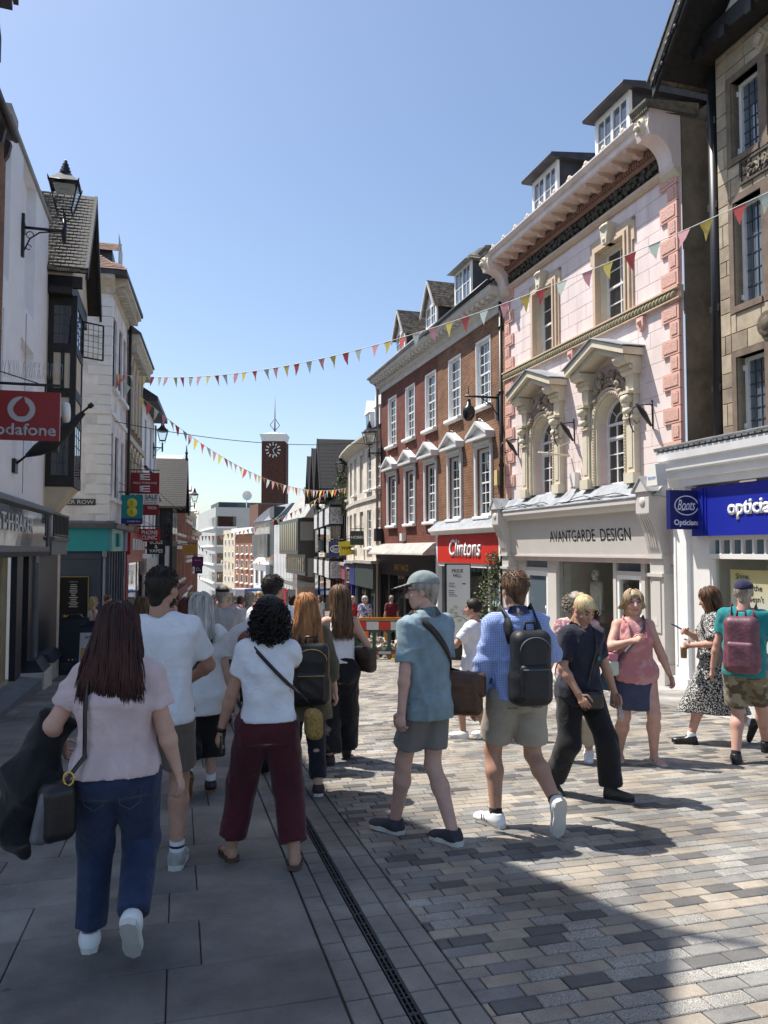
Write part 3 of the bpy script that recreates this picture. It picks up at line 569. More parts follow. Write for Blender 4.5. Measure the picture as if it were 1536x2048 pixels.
q = MB(); q.tube([(11.32,-.1,-1.2),(11.32,-.1,8.4)], .055, 8); q.tube([(11.32,-.1,8.4),(11.32,-.3,8.75)], .05, 8)
for z in (0,1.9,3.8,5.7,7.4): q.tube([(11.32,-.1,z),(11.32,-.1,z+.09)], .072, 8)
B.part(q, 'drainpipe', MATS['black_paint'])
# ---------- stone house with timber gable over the opticians ----------
B = Bld(FR, 18.42, 'stone_building', 'brown stone house with leaded windows and black timber gable above blue opticians front'); ST = B
stm = [mat('ashlar_a', (.34,.275,.19), .85, .25, 3, .35, 70), mat('ashlar_b', (.41,.34,.24), .85, .22, 3, .35, 70), mat('ashlar_d', (.28,.225,.16), .85, .25, 3, .35, 70)]
so = [(a, b, c, d) for a, b in ((19.62,20.2),(20.36,20.95),(22.2,22.8),(22.95,23.55)) for c, d in ((7.8,9.05),(5.45,7.1),(3.42,4.65))]
q = MB().wall(19.28,24.6,3.2,9.65,so,.0,.25); q.quad((19.28,.62,3.2),(19.28,0,3.2),(19.28,0,9.65),(19.28,.62,9.65)); q.quad((18.42,.62,2.6),(19.28,.62,2.6),(19.28,.62,9.9),(18.42,.62,9.9)); q.quad((24.6,0,3.2),(24.6,5,3.2),(24.6,5,9.65),(24.6,0,9.65)); B.part(q, 'wall', mat('mortar_buff', (.42,.36,.26), .9, .1, 4))
ashlar(B, 19.29, 21.6, 3.3, 9.62, .3, .55, [(a-.1, b+.1, c-.1, d+.1) for a, b, c, d in so], stm[0], 'stone_block', y=-.02, dep=.03, gap=.012, chs=[.24,.3,.36], mats=stm, rr=random.Random(12))
ashlar(B, 21.6, 24.6, 3.3, 9.62, .4, .9, [(a-.1, b+.1, c-.1, d+.1) for a, b, c, d in so], stm[0], 'stone_block', y=-.02, dep=.03, gap=.012, mats=stm, rr=random.Random(13))
ashlar(B, 18.43, 19.05, 3.3, 9.6, .34, .4, [], stm[0], 'stone_block', y=.6, dep=.02, gap=.012, chs=[.28,.36,.5], mats=[stm[0],stm[2]], rr=random.Random(14))
for a, b, c, d in so: q = MB(); q.box(a-.1,a,-.03,.2,c-.1,d+.1).box(b,b+.1,-.028,.2,c-.1,d+.1).box(a,b,-.03,.2,d,d+.1).box(a,b,-.05,.2,c-.1,c); B.part(q, 'window_surround', mat('ashlar_dark', (.17,.125,.09), .85, .25, 4, .3, 60))
for a, b, c, d in so[:6]+so[6:]:
    w_ = sash(B, a, b, c, d, .17, 1, 1, .055, .012, white_paint, MATS['glass_pale'], meet=False); q = MB()
    for i in range(1,4): x = a+.055+(b-a-.11)*i/4; q.box(x-.006,x+.006,.176,.19,c+.05,d-.05)
    for i in range(1,6): z = c+.055+(d-c-.11)*i/6; q.box(a+.05,b-.05,.177,.189,z-.006,z+.006)
    B.part(q, 'lead_cames', MATS['lead_dark'], w_)
    q = MB(); 
    for z in (c+.12, d-.2): q.box(a-.05,a+.02,.1,.15,z,z+.08)
    B.part(q, 'hinge', white_paint, w_)
q = MB(); q.box(19.8,21.4,-.05,0,7.3,7.34).box(19.8,21.4,-.05,0,7.63,7.67).box(19.8,19.84,-.05,0,7.34,7.63); rf = random.Random(8)
for i in range(90): q.ball((rf.uniform(19.86,21.36), -.03, rf.uniform(7.36,7.61)), rf.uniform(.02,.05), 5, (1,.7,1))
pn = B.part(q, 'carved_panel', mat('carved_dark', (.07,.055,.04), .8, .5, 20, .5, 50)); B.text('1926', mat('worn_letter', (.24,.2,.15), .8, .2, 20), 20.42, -.065, 7.48, pn, w=.42, h=.17, ext=.01)
q = MB(); q.lathe([(.2,-.03),(.19,-.07),(.15,-.05),(.1,-.09),(0,-.1)], (20.3,0,5.0), 16, 'y'); B.part(q, 'roundel', mat('carved_dark2', (.11,.085,.06), .8, .4, 14, .5, 50))
q = MB(); q.prism([(20.3-.16,9.33),(20.3,9.15),(20.3+.16,9.33),(20.3,9.52)], -.06, 0); q.prism([(20.3-.09,9.33),(20.3,9.23),(20.3+.09,9.33),(20.3,9.44)], -.11, -.06); B.part(q, 'diamond_boss', stm[1])
# timber gable
bt_ = MATS['black_timber']; ax, az, ez = 21.9, 13.1, 9.65
q = MB(); q.box(19.1,24.7,-.35,.2,9.66,9.95); q.prism([(19.3,9.95),(24.5,9.95),(ax,az-.5)], -.12, 0)
for i in range(10): q.box(19.3+i*.55,19.42+i*.55,-.42,-.34,9.56,9.72)
GB = B.part(q, 'gable', bt_)
for i in range(8):
    x0 = 19.62+i*.62; x1 = x0+.42; zt = lambda x: 9.95+(az-.5-9.95)*(1-abs(x-ax)/2.6)
    for k in range(4):
        z0 = 10.05+k*.62; sh_ = .16*(1 if (i+k) % 2 else -1)
        p = [(x0-.02+sh_*.5,z0),(x1-.06+sh_*.5,z0),(x1-.02-sh_*.5,z0+.48),(x0+.02-sh_*.5,z0+.48)]
        p = [(x, min(z, zt(x)-.18)) for x, z in p]
        if min(p[2][1]-p[1][1], p[3][1]-p[0][1]) < .04: continue
        q = MB(); q.prism(p, -.135, -.12); B.part(q, 'plaster_panel', white_paint, GB)
for s_ in (-1, 1):
    q = MB(); P = lambda d, y, h: (ax+s_*d, y, az-h); hw = 3.0; dr = 3.55
    b4 = [P(0,-.85,.14),P(hw,-.85,dr+.14),P(hw,5,dr+.14),P(0,5,.14)]; t4 = [P(0,-.85,0),P(hw,-.85,dr),P(hw,5,dr),P(0,5,0)]
    if s_ < 0: b4 = [b4[1],b4[0],b4[3],b4[2]]; t4 = [t4[1],t4[0],t4[3],t4[2]]
    q.hexa(b4, t4); rfp = B.part(q, 'roof', MATS['black_timber'])
    q = MB(); sl = math.hypot(hw+.12, dr*(hw+.12)/hw); ex = Vector((0,1,0)) if s_ < 0 else Vector((0,-1,0)); o_ = Vector(P(hw+.12, -.95 if s_ < 0 else 5.0, dr*(hw+.12)/hw-.02)); ey = (Vector(P(0,0,0))-Vector(P(hw,0,dr))).normalized(); nr = ex.cross(ey); 
    if nr.z < 0: nr = -nr
    tiles(q, o_, ex, ey, nr, 5.9 if s_ > 0 else 5.9, sl, .2, .16, .02); o = B.part(q, 'roof_tiles', MATS['tile_brown'], rfp); o['kind'] = 'stuff'
    q = MB()
    for k in range(2):
        y0 = -.9-.03*k; w0 = .34-.18*k; b4 = [P(-.0,y0,.1+w0),P(hw+.05,y0,dr+.1+w0),P(hw+.05,y0+.06,dr+.1+w0),P(0,y0+.06,.1+w0)]; t4 = [P(0,y0,-.04),P(hw+.05,y0,dr-.04),P(hw+.05,y0+.06,dr-.04),P(0,y0+.06,-.04)]
        if s_ < 0: b4 = [b4[1],b4[0],b4[3],b4[2]]; t4 = [t4[1],t4[0],t4[3],t4[2]]
        q.hexa(b4, t4)
    bb = B.part(q, 'bargeboard', bt_, GB)
    q = MB(); rf = random.Random(6)
    for i in range(44): d = .1+i*.067; q.ball((*P(d, -.92, 0)[:2], P(d,0,dr*d/hw+.24+.05*math.sin(i*1.3))[2]), rf.uniform(.03,.055), 6, (1.2,.5,1.)); 
    q.tube([(*P(d, -.92, 0)[:2], P(d,0,dr*d/hw+.24)[2]) for d in (.05,1.,2.,3.)], .03, 6)
    B.part(q, 'bargeboard_carving', mat('carved_black', (.045,.042,.04), .6, .4, 14, .3, 40), bb)
q = MB(); q.tube([(19.17,.02,3.3),(19.17,.02,9.5)], .085, 8)
for z in (4.2,5.5,7.2,8.6): q.box(19.06,19.27,-.03,.3,z,z+.12)
B.part(q, 'drainpipe', MATS['black_paint'])
# opticians front
blue = mat('sign_blue', (.012,.022,.30), .35, .04, 2); q = MB(); q.profx([(0,2.72),(-.18,2.72),(-.2,2.84),(-.26,2.86),(-.26,2.98),(-.34,3.0),(-.36,3.14),(-.4,3.16),(-.42,3.3),(-.36,3.34),(0,3.36)], 18.12, 24.4); CN2 = B.part(q, 'shop_cornice', white_paint)
q = MB(); u = 18.1
while u < 24.3: q.box(u, u+.1, -.44, -.38, 3.33, 3.37); u += .13
q.profx([(0,3.46),(-.44,3.36),(-.44,3.39),(0,3.5)], 18.08, 24.4); B.part(q, 'lead_capping', mat('lead_weathered', (.14,.145,.15), .6, .3, 5, .2, 20), CN2)
q = MB(); q.box(18.63,24.3,-.12,-.0,1.88,2.68); FS_ = B.part(q, 'fascia', blue); q = MB(); q.box(18.9,18.93,-.14,-.12,1.9,2.66).box(18.98,19.0,-.135,-.12,1.9,2.66); B.part(q, 'fascia_rib', blue, FS_)
B.text('opticians', plain('sign_white', (.8,.8,.8)), 20.06, -.12, 2.27, FS_, w=1.14, h=.3, ext=.02, bold=.025)
q = MB(); q.box(18.12,18.46,-.1,.12,-1.4,2.72).box(18.1,18.48,-.14,.12,2.4,2.48).box(18.09,18.49,-.15,.12,-1.4,-.5).box(18.14,18.2,-.115,-.1,-.3,2.3); B.part(q, 'pilaster', white_paint)
q = MB(); q.box(18.46,18.92,-.02,.12,-1.4,1.88).box(18.92,24.3,-.0,.12,1.81,1.88).box(18.92,24.3,-.02,.14,1.51,1.59).box(18.92,24.3,0,.14,-1.4,-.55).box(18.92,18.97,-.0,.12,-.55,1.51); u = 19.13
while u < 24.2: q.box(u, u+.04, .0, .1, 1.59, 1.81); u += .235
for u in (20.9,22.6): q.box(u,u+.08,-.01,.12,-.6,1.55)
SF2 = B.part(q, 'shopfront_frame', creamst if False else mat('white_gloss', (.72,.70,.66), .4, .04, 2)); q = MB(); q.box(18.97,24.3,.07,.076,-.55,1.51); B.part(q, 'pane', MATS['shop_glass'], SF2); q = MB(); q.box(18.97,24.3,.06,.066,1.59,1.81); B.part(q, 'pane', MATS['glass_pale'], SF2)
q = MB(); q.box(18.92,24.3,1.1,1.15,-1.4,1.6).box(18.86,18.92,.14,2.2,-1.4,1.6).box(18.9,24.3,.14,2.2,-1.0,-.6).box(18.9,24.3,.14,2.2,1.58,1.6); B.part(q, 'shop_interior', MATS['interior_wall'])
def grad(name, c1, c2, axis=0, lo=0., hi=1.):
    m = bpy.data.materials.new(name); m.use_nodes = True; nt = m.node_tree; b = nt.nodes['Principled BSDF']; tc = _n(nt, 'ShaderNodeTexCoord'); sp = _n(nt, 'ShaderNodeSeparateXYZ'); mr = _n(nt, 'ShaderNodeMapRange'); mr.inputs[1].default_value = lo; mr.inputs[2].default_value = hi
    mx = _n(nt, 'ShaderNodeMix', data_type='RGBA'); mx.inputs[6].default_value = (*c1,1); mx.inputs[7].default_value = (*c2,1); nt.links.new(tc.outputs['Object'], sp.inputs[0]); nt.links.new(sp.outputs[axis], mr.inputs[0]); nt.links.new(mr.outputs[0], mx.inputs[0]); nt.links.new(mx.outputs[2], b.inputs['Base Color']); b.inputs['Roughness'].default_value = .6; MATS[name] = m; return m
P0 = (19.2-.02, .14, .2); q = MB(); q.box(19.2,20.7,.14,.15,.1,1.34); 
po = q.build('poster', grad('poster_print', (.8,.79,.74), (.78,.55,.06), 2, .55, 1.5), None, (19.2,.14,.1)); po.location = (*B.world(19.2,.14,.1)[:2], .1); po.rotation_euler = (0,0,FR.rz); tag(po, 'white and yellow poster with black glasses in the opticians window', 'poster')
bk = MATS['black_paint']
for i, (t_, w_) in enumerate((('Shine.', .3), ('Even if the', .55), ("sun doesn't", .58))): lettering(t_, bk, po, (.12+w_/2, -.004, 1.14-i*.17), w=w_, ext=.002)
for x in (.42, .82):
    q = MB(); A_ = [(x+.17*math.cos(a)*(1 if abs(math.cos(a))<.8 else 1), .5+.1*math.sin(a)*(1.2 if math.sin(a)<0 else .8)) for a in [2*math.pi*i/14 for i in range(14)]]; q.add([(p[0],-.004,p[1]) for p in A_], [tuple(range(14))]); q.build('printed_lens', plain('lens_print', (.1,.12,.12)), po)
    q = MB(); q.tube([(p[0],-.006,p[1]) for p in A_+A_[:1]], .013, 4, False); q.build('printed_frame', bk, po)
q = MB(); q.box(.57,.67,-.01,-.002,.53,.56); q.build('printed_frame', bk, po); q = MB(); q.tube([(.97,-.006,.55),(1.05,-.006,.72),(1.12,-.006,.6)], .013, 4); q.build('printed_frame', bk, po)
def outsign(fr, u, out0, wd, z0, z1, th, name, label, m, edge=None, turn=0.):
    """sign board standing out at right angles from a facade; local x runs along the sign, -y is the face turned to the camera"""
    x, y = fr.pt(u, out0); e = fr.e; o = Vector((e.y, -e.x))     # outward
    # choose local x so that the face (-y) looks back up the street towards the camera
    a = Vector((o.x, o.y)); 
    if (Vector((a.y, -a.x))).dot(Vector((-x, -y))) < 0: a = -a
    rz = math.atan2(a.y, a.x)+R(turn); sgn = 1 if a.dot(o) > 0 else -1
    t = thing(name, label, 'sign', (x, y, z0), rz); x0, x1 = (0, wd) if sgn > 0 else (-wd, 0)
    q = MB(); q.box(x0, x1, -th/2, th/2, 0, z1-z0); bd = q.build('board', m, t); return t, bd, (x0+x1)/2, -th/2, sgn
sg, bd, cx, fy, sgn = outsign(FR, 18.72, .02, .62, 1.99, 2.63, .1, 'projecting_sign', 'dark blue square Boots Opticians sign projecting from white pilaster', mat('sign_blue_dark', (.012,.018,.12), .4, .05, 2))
sw = plain('sign_white', (.8,.8,.8))
lettering('Opticians', sw, bd, (cx, fy-.002, .1), w=.48, ext=.004, bold=.02)
q = MB(); pts = [(cx+.225*math.cos(a), fy-.006, .39+.155*math.sin(a)) for a in [2*math.pi*i/28 for i in range(29)]]; q.tube(pts, .009, 5, False); q.build('oval', sw, bd); lettering('Boots', sw, bd, (cx, fy-.002, .4), w=.34, h=.17, ext=.004, shear=.35, bold=.0); q = MB(); q.tube([(cx-.1,fy-.005,.31),(cx+.1,fy-.005,.34)], .007, 5); q.build('underline', sw, bd)
q = MB(); q.prism([(18.12,2.74),(18.42,2.74),(18.37,3.1),(18.17,3.1)], -.62, -.42); o = q.build('alarm_box', plain('alarm_white', (.7,.69,.64)), None, (18.27,-.42,2.74)); o.location = (*FR.pt(18.27,.42), 2.74); o.rotation_euler = (0,0,FR.rz); tag(o, 'cream alarm box on the white cornice above the blue opticians sign', 'alarm box'); lettering('SECOM', plain('letter_blue', (.1,.25,.6)), o, (0,-.204,.13), w=.2, ext=.003)
# ---------- brick houses ----------
def pedwin(B, a, b, red):
    sash(B, a, b, 2.58, 4.45, .1, 3, 6, .09, .022, white_paint, MATS['glass'], sill=(.08,.1,.14)); cx = (a+b)/2; q = MB()
    q.box(a-.1,a+.01,-.06,.0,2.55,4.47).box(b-.01,b+.1,-.06,.0,2.55,4.47).box(a-.1,b+.1,-.06,0,4.47,4.54); q.profx([(0,4.54),(-.09,4.54),(-.13,4.6),(-.09,4.68),(0,4.68)], a-.06, b+.06)
    hw = (b-a)/2+.22; q.box(cx-hw,cx+hw,-.26,0,4.68,4.76); q.prism([(cx-hw+.05,4.76),(cx+hw-.05,4.76),(cx,5.12)], -.14, 0)
    for s_ in (-1,1):
        P = lambda x, y, z: (cx+s_*x, y, z); b4 = [P(0,-.28,5.1),P(hw,-.28,4.76),P(hw,0,4.76),P(0,0,5.1)]; t4 = [(x,y,z+.09) for x,y,z in b4]
        if s_ < 0: b4 = [b4[1],b4[0],b4[3],b4[2]]; t4 = [t4[1],t4[0],t4[3],t4[2]]
        q.hexa(b4, t4)
    pd = B.part(q, 'pediment', mat('grey_white_paint', (.62,.62,.61), .55, .08, 3, .1, 40))
    q = MB(); rr_ = random.Random(int(a*10))
    for i in range(16): x = -hw+.1+i*(2*hw-.2)/15; z = 5.19-abs(x)*.34/hw; q.tube([(cx+x,-.12,z-.02),(cx+x+rr_.uniform(-.03,.03),-.12,z+.1)], .0025, 3)
    B.part(q, 'pigeon_spikes', MATS['chrome'], pd)
def dormer(B, u0, u1, z0, ze, za, gable=True):
    q = MB(); q.box(u0,u1,.28,3.,z0,ze); cx = (u0+u1)/2
    if gable: q.prism([(u0,ze),(u1,ze),(cx,za)], .3, 3.)
    d = B.part(q, 'dormer', MATS['lead_dark']); q = MB(); q.box(u0,u0+.1,.22,.28,z0,ze).box(u1-.1,u1,.22,.28,z0,ze).box(u0+.1,u1-.1,.22,.28,ze-.08,ze).box(u0+.1,u1-.1,.2,.28,z0,z0+.1).box(cx-.035,cx+.035,.22,.28,z0+.1,ze-.08)
    if gable: q.prism([(u0,ze),(u1,ze),(cx,za-.05)], .24, .3)
    B.part(q, 'frame', white_paint, d); q = MB(); q.box(u0+.1,u1-.1,.25,.256,z0+.1,ze-.08); B.part(q, 'pane', MATS['glass_pale'], d); q = MB()
    zm = (z0+ze)/2; q.box(u0+.1,u1-.1,.23,.262,zm-.012,zm+.012)
    for x in ((u0+cx)/2+.03, (u1+cx)/2-.03): q.box(x-.01,x+.01,.232,.26,z0+.1,ze-.08)
    B.part(q, 'glazing_bars', white_paint, d)
    if gable:
        for s_ in (-1,1):
            hw = (u1-u0)/2+.16; dr = (za-ze)*hw/((u1-u0)/2); P = lambda x, y, z: Vector((cx+s_*x, y, z)); ex = Vector((0,1,0)) if s_ < 0 else Vector((0,-1,0)); ey = (P(0,0,za+.03)-P(hw,0,za+.03-dr)).normalized(); nr = ex.cross(ey)
            q = MB(); tiles(q, P(hw, .06 if s_ < 0 else 3.2, za+.03-dr), ex, ey, nr, 3.14, math.hypot(hw,dr), .17, .13, .02); o = B.part(q, 'dormer_tiles', MATS['tile_brown'], d); o['kind'] = 'stuff'
            q = MB(); b4 = [P(0,.05,za-.09),P(hw,.05,za-.09-dr),P(hw,.1,za-.09-dr),P(0,.1,za-.09)]; t4 = [p+Vector((0,0,.12)) for p in b4]
            if s_ < 0: b4 = [b4[1],b4[0],b4[3],b4[2]]; t4 = [t4[1],t4[0],t4[3],t4[2]]
            q.hexa(b4, t4); B.part(q, 'bargeboard', mat('weathered_white', (.55,.53,.49), .7, .15, 5), d)
    else:
        q = MB(); q.hexa([(u0-.12,.0,ze),(u1+.12,.0,ze),(u1+.12,3,ze),(u0-.12,3,ze)], [(u0+.25,.6,ze+.5),(u1-.25,.6,ze+.5),(u1-.25,3,ze+.5),(u0+.25,3,ze+.5)]); B.part(q, 'dormer_hip', MATS['lead'], d)
        q = MB(); tiles(q, Vector((u1+.13,.1,ze+.02)), Vector((0,1,0)), Vector((-.37,0,.5)).normalized(), Vector((.5,0,.37)).normalized(), 2.9, .6, .17, .12, .02, clip=lambda x, y: x > y*.9); o = B.part(q, 'dormer_tiles', MATS['tile_brown'], d); o['kind'] = 'stuff'
    return d
brown = brickmat('brown_brick', (.235,.105,.045), (.15,.066,.03), (.30,.22,.15)); redb = brickmat('red_brick', (.17,.036,.02), (.10,.024,.015), (.22,.11,.075))
for name, u0, u1, bm_, wins, dms, label in (('brown_brick_house', 6.46, 11.4, brown, ((7.42,8.37),(9.53,10.48)), ((7.35,8.65,False),), 'brown brick house with white pedimented sash windows above the red Clintons shopfront'),
                                    ('red_brick_house', 0., 6.46, redb, ((1.05,2.05),(3.19,4.18),(5.3,6.28)), ((1.35,2.4,True),(4.7,5.75,True)), 'dark red brick house with white sash windows and two gabled dormers above black shopfront')):
    B = Bld(FR, u0, name, label); isb = name[0] == 'b'
    if isb: BB = B
    else: RB = B
    ops = [(a-.02,b+.02,5.6,7.5) for a, b in wins]+[(a,b,2.57,4.46) for a, b in wins]
    q = MB().wall(u0, u1, 1.3, 8.6, ops, 0., .16); 
    if not isb: q.quad((0,5,-2.5),(0,0,-2.5),(0,0,8.6),(0,5,8.6)); q.prism([(0,8.6),(0.01,8.6),(.01,8.62),(0,8.62)], 0, 5)
    B.part(q, 'wall', bm_)
    for a, b in wins:
        w_ = sash(B, a, b, 5.62, 7.48, .09, 3, 6, .1, .022, white_paint, MATS['glass'], sill=(.1,.11,.16)); q = MB(); q.box(a-.02,a+.02,-.02,.09,5.6,7.5).box(b-.02,b+.02,-.02,.09,5.6,7.5).box(a,b,-.02,.09,7.46,7.5); B.part(q, 'lining', white_paint, w_); pedwin(B, a, b, not isb)
        if isb:
            q = MB(); q.box(a+.1,b-.1,.135,.14,5.72,6.5); B.part(q, 'blind', plain('blind_grey', (.3,.34,.36)), w_)
    q = MB(); q.profx([(0,7.92),(-.05,7.92),(-.07,8.08),(-.16,8.14),(-.18,8.3),(-.36,8.36),(-.42,8.42),(-.44,8.54),(0,8.56)], u0-(.25 if not isb else 0), u1); CR = B.part(q, 'cornice', mat('cornice_stone', (.56,.53,.47), .7, .1, 3, .1, 40))
    md = MB(); md.box(-.07,.07,-.36,-.17,-.1,0); me = md.mesh('modillion'); me.materials.append(MATS['cornice_stone']); u = u0+.2
    while u < u1-.1: B.piece('modillion', me, u, 0, 8.36, CR); u += .34
    q = MB(); q.tube([(u0-(.3 if not isb else 0),-.47,8.55),(u1,-.47,8.62)], .06, 8); B.part(q, 'gutter', MATS['black_paint'] if isb else MATS['lead'])
    q = MB(); q.hexa([(u0,-.42,8.5),(u1,-.42,8.5),(u1,6,8.5),(u0,6,8.5)], [(u0,-.42,8.56),(u1,-.42,8.56),(u1,2.9,11.5),(u0,2.9,11.5)]); RFm = B.part(q, 'roof', MATS['slate']); q = MB(); sl = math.hypot(3.3,2.94); tiles(q, (u0,-.47,8.57), (1,0,0), (0,3.3/sl,2.94/sl), (0,-2.94/sl,3.3/sl), u1-u0, sl, .2, .15, .02); o = B.part(q, 'roof_tiles', MATS['tile_brown'], RFm); o['kind'] = 'stuff'
    for a, b, g in dms: dormer(B, a, b, 9.15, 9.95 if g else 10.25, 10.75, g)
# card shop
B = BB; q = MB(); q.profx([(0,2.12),(-.2,2.12),(-.24,2.2),(-.3,2.24),(-.3,2.32),(0,2.36)], 6.3, 11.3); q.box(6.46,11.38,-.06,.1,1.16,2.12).box(6.46,6.62,-.1,.1,-2,2.12).box(11.1,11.38,-.1,.1,-2,2.12).box(7.25,7.35,.0,.1,-2,1.16).box(9.55,9.63,.3,.4,-2,1.16).box(10.4,10.48,.3,.4,-2,1.16).box(9.63,11.1,.3,.38,.75,.83).box(6.62,7.25,.02,.1,-2,-1.0); SFm = B.part(q, 'shopfront', white_paint)
q = MB(); q.box(6.64,11.06,-.1,-.06,1.28,2.1); FA = B.part(q, 'fascia', mat('sign_red', (.55,.03,.02), .4, .05, 2)); B.text('Clintons', sw, 8.85, -.105, 1.72, FA, w=2.3, h=.5, ext=.03, shear=.25, bold=.004, space=1.08)
q = MB(); q.profx([(0,2.56),(-.28,2.34),(-.3,2.32),(0,2.32)], 6.4, 11.35); B.part(q, 'lead_flashing', MATS['lead']); q = MB(); q.box(6.62,11.1,.36,.366,-2,1.16).box(6.62,7.25,.05,.056,-1,1.16); B.part(q, 'pane', MATS['glass'], SFm)
q = MB(); q.box(9.75,10.3,.33,.36,.1,.6); B.part(q, 'notice', plain('pale_green', (.35,.5,.45)), SFm)
# black shopfront of the red house
B = RB; q = MB(); q.box(0.05,6.42,-.12,.06,.72,1.34).box(.02,6.44,-.2,.06,1.34,1.48)
for u in (.05,1.3,3.2,4.7,6.2): q.box(u,u+.22,-.1,.1,-3,.75)
q.box(.05,6.4,-.04,.08,-3,-1.2); SFm = B.part(q, 'shopfront', mat('black_gloss', (.01,.01,.011), .3, .2, 3)); q = MB(); q.box(.2,6.3,.06,.066,-1.2,.72); B.part(q, 'pane', MATS['glass_dark'], SFm)
q = MB(); q.profx([(0,1.9),(-.18,1.86),(-.52,1.56),(-.55,1.5),(-.5,1.48),(0,1.5)], .0, 6.44); B.part(q, 'lead_canopy', mat('lead_warm', (.4,.37,.33), .6, .2, 3, .2, 20)); q = MB(); q.box(2.9,3.15,-.16,0,1.98,2.25); B.part(q, 'alarm_box', MATS['alarm_white']); B.text('FAT FACE', MATS['gold'], 3.0, -.12, 1.02, SFm, w=1.6, h=.22, ext=.012)
q = MB(); q.tube([(-.12,-.12,-2),(-.12,-.12,8.2),(-.25,-.45,8.55)], .05, 8); B.part(q, 'drainpipe', mat('pipe_pinkish', (.36,.25,.22), .6, .1, 4))
q = MB(); q.box(.02,.35,-.3,-.02,2.0,2.5); B.part(q, 'wall_lantern', MATS['iron'])
# ---------- left-hand buildings ----------
FL = Frame((-4.24, 5.03), (-4.24-.27*15, 20.03))
def roof_pair(B, ax, az, hw, dr, y0, y1, m_t, m_r, th=.12, tw=.17, tl=.13, sag=0., parent=None):
    out = []
    for s_ in (-1, 1):
        q = MB(); P = lambda d, y, h: Vector((ax+s_*d, y, az-h)); b4 = [P(0,y0,th),P(hw,y0,dr+th),P(hw,y1,dr+th),P(0,y1,th)]; t4 = [P(0,y0,0),P(hw,y0,dr),P(hw,y1,dr),P(0,y1,0)]
        if s_ < 0: b4 = [b4[1],b4[0],b4[3],b4[2]]; t4 = [t4[1],t4[0],t4[3],t4[2]]
        q.hexa(b4, t4); r = B.part(q, 'roof', m_r, parent); out.append(r); ex = Vector((0,1,0)) if s_ < 0 else Vector((0,-1,0)); ey = (P(0,0,0)-P(hw,0,dr)).normalized(); nr = ex.cross(ey)
        q = MB(); tiles(q, P(hw+.05, (y0-.04) if s_ < 0 else y1, dr*(hw+.05)/hw), ex, ey, nr, abs(y1-y0)+.04, math.hypot(hw,dr)+.06, tw, tl, .036, .008, sag=sag); o = B.part(q, 'roof_tiles', m_t, r); o['kind'] = 'stuff'
        q = MB(); w0 = .24; b4 = [P(0,y0-.06,.02+w0),P(hw,y0-.06,dr+.02+w0),P(hw,y0,dr+.02+w0),P(0,y0,.02+w0)]; t4 = [P(0,y0-.06,-.02),P(hw,y0-.06,dr-.02),P(hw,y0,dr-.02),P(0,y0,-.02)]
        if s_ < 0: b4 = [b4[1],b4[0],b4[3],b4[2]]; t4 = [t4[1],t4[0],t4[3],t4[2]]
        q.hexa(b4, t4); B.part(q, 'bargeboard', MATS['black_timber'], r)
    return out
bt_ = MATS['black_timber']
# jettied gable house beside the camera (casts the foreground shadow)
B = Bld(FL, -1.7, 'gabled_house', 'timber gabled house beside the viewer, casting the foreground shadow from outside the left edge')
q = MB(); q.box(-1.6,3.1,0,5,-.6,7.1); q.prism([(-1.4,7.1),(2.9,7.1),(.745,9.3)], -.5, 4); B.part(q, 'wall', MATS['white_render'])
q = MB(); q.box(-1.6,3.1,-.7,0,6.2,7.1); jt = B.part(q, 'jetty', bt_)
for u in (-1.2,-.2,.8,1.8): q = MB(); q.box(u,u+.8,-.72,-.7,6.35,6.95); B.part(q, 'pane', MATS['glass'], jt)
roof_pair(B, .745, 9.65, 2.3, 2.4, -.8, 4.5, MATS['tile_brown'], bt_)
q = MB(); q.tube([(.745,-.82,9.5),(.745,-.82,10.4)], [.07,.03], 6); B.part(q, 'finial', bt_)
# brick house behind the projecting phone sign
B = Bld(FL, 3.25, 'brick_house', 'dark brick house with gutter at the far left edge behind the red phone sign')
q = MB().wall(3.25,7.6,2.6,8.4,[(3.9,4.7,5,6.6),(5.9,6.7,5,6.6)],0,.15); q.quad((7.6,0,-1),(7.6,5,-1),(7.6,5,8.4),(7.6,0,8.4)); q.box(3.25,7.6,.16,5,-.9,8.39); B.part(q, 'wall', brown)
for a in (3.9,5.9): sash(B, a, a+.8, 5, 6.6, .08, 3, 4, sill=(.05,.08,.08))
q = MB(); q.hexa([(3.1,-.1,8.4),(7.62,-.1,8.4),(7.62,5,8.4),(3.1,5,8.4)], [(3.1,-.1,8.5),(7.62,-.1,8.5),(7.62,2.6,9.4),(3.1,2.6,9.4)]); rr_ = B.part(q, 'roof', MATS['slate']); q = MB(); sl = math.hypot(2.7,.9); tiles(q, (3.1,-.1,8.5), (1,0,0), (0,2.7/sl,.9/sl), (0,-.9/sl,2.7/sl), 4.5, sl, .18, .14); o = B.part(q, 'roof_tiles', MATS['tile_brown'], rr_); o['kind'] = 'stuff'
q = MB(); q.tube([(3.1,-.14,8.44),(7.64,-.14,8.44)], .06, 8); B.part(q, 'gutter', mat('gutter_brown', (.06,.05,.045), .6, .3, 8))
for i in range(10): 
    u = 3.5+i*.44; q = MB(); q.profx([(0,8.0),(-.06,8.1),(-.1,8.3),(0,8.36)], u, u+.12); B.part(q, 'eaves_bracket', MATS['gutter_brown'])
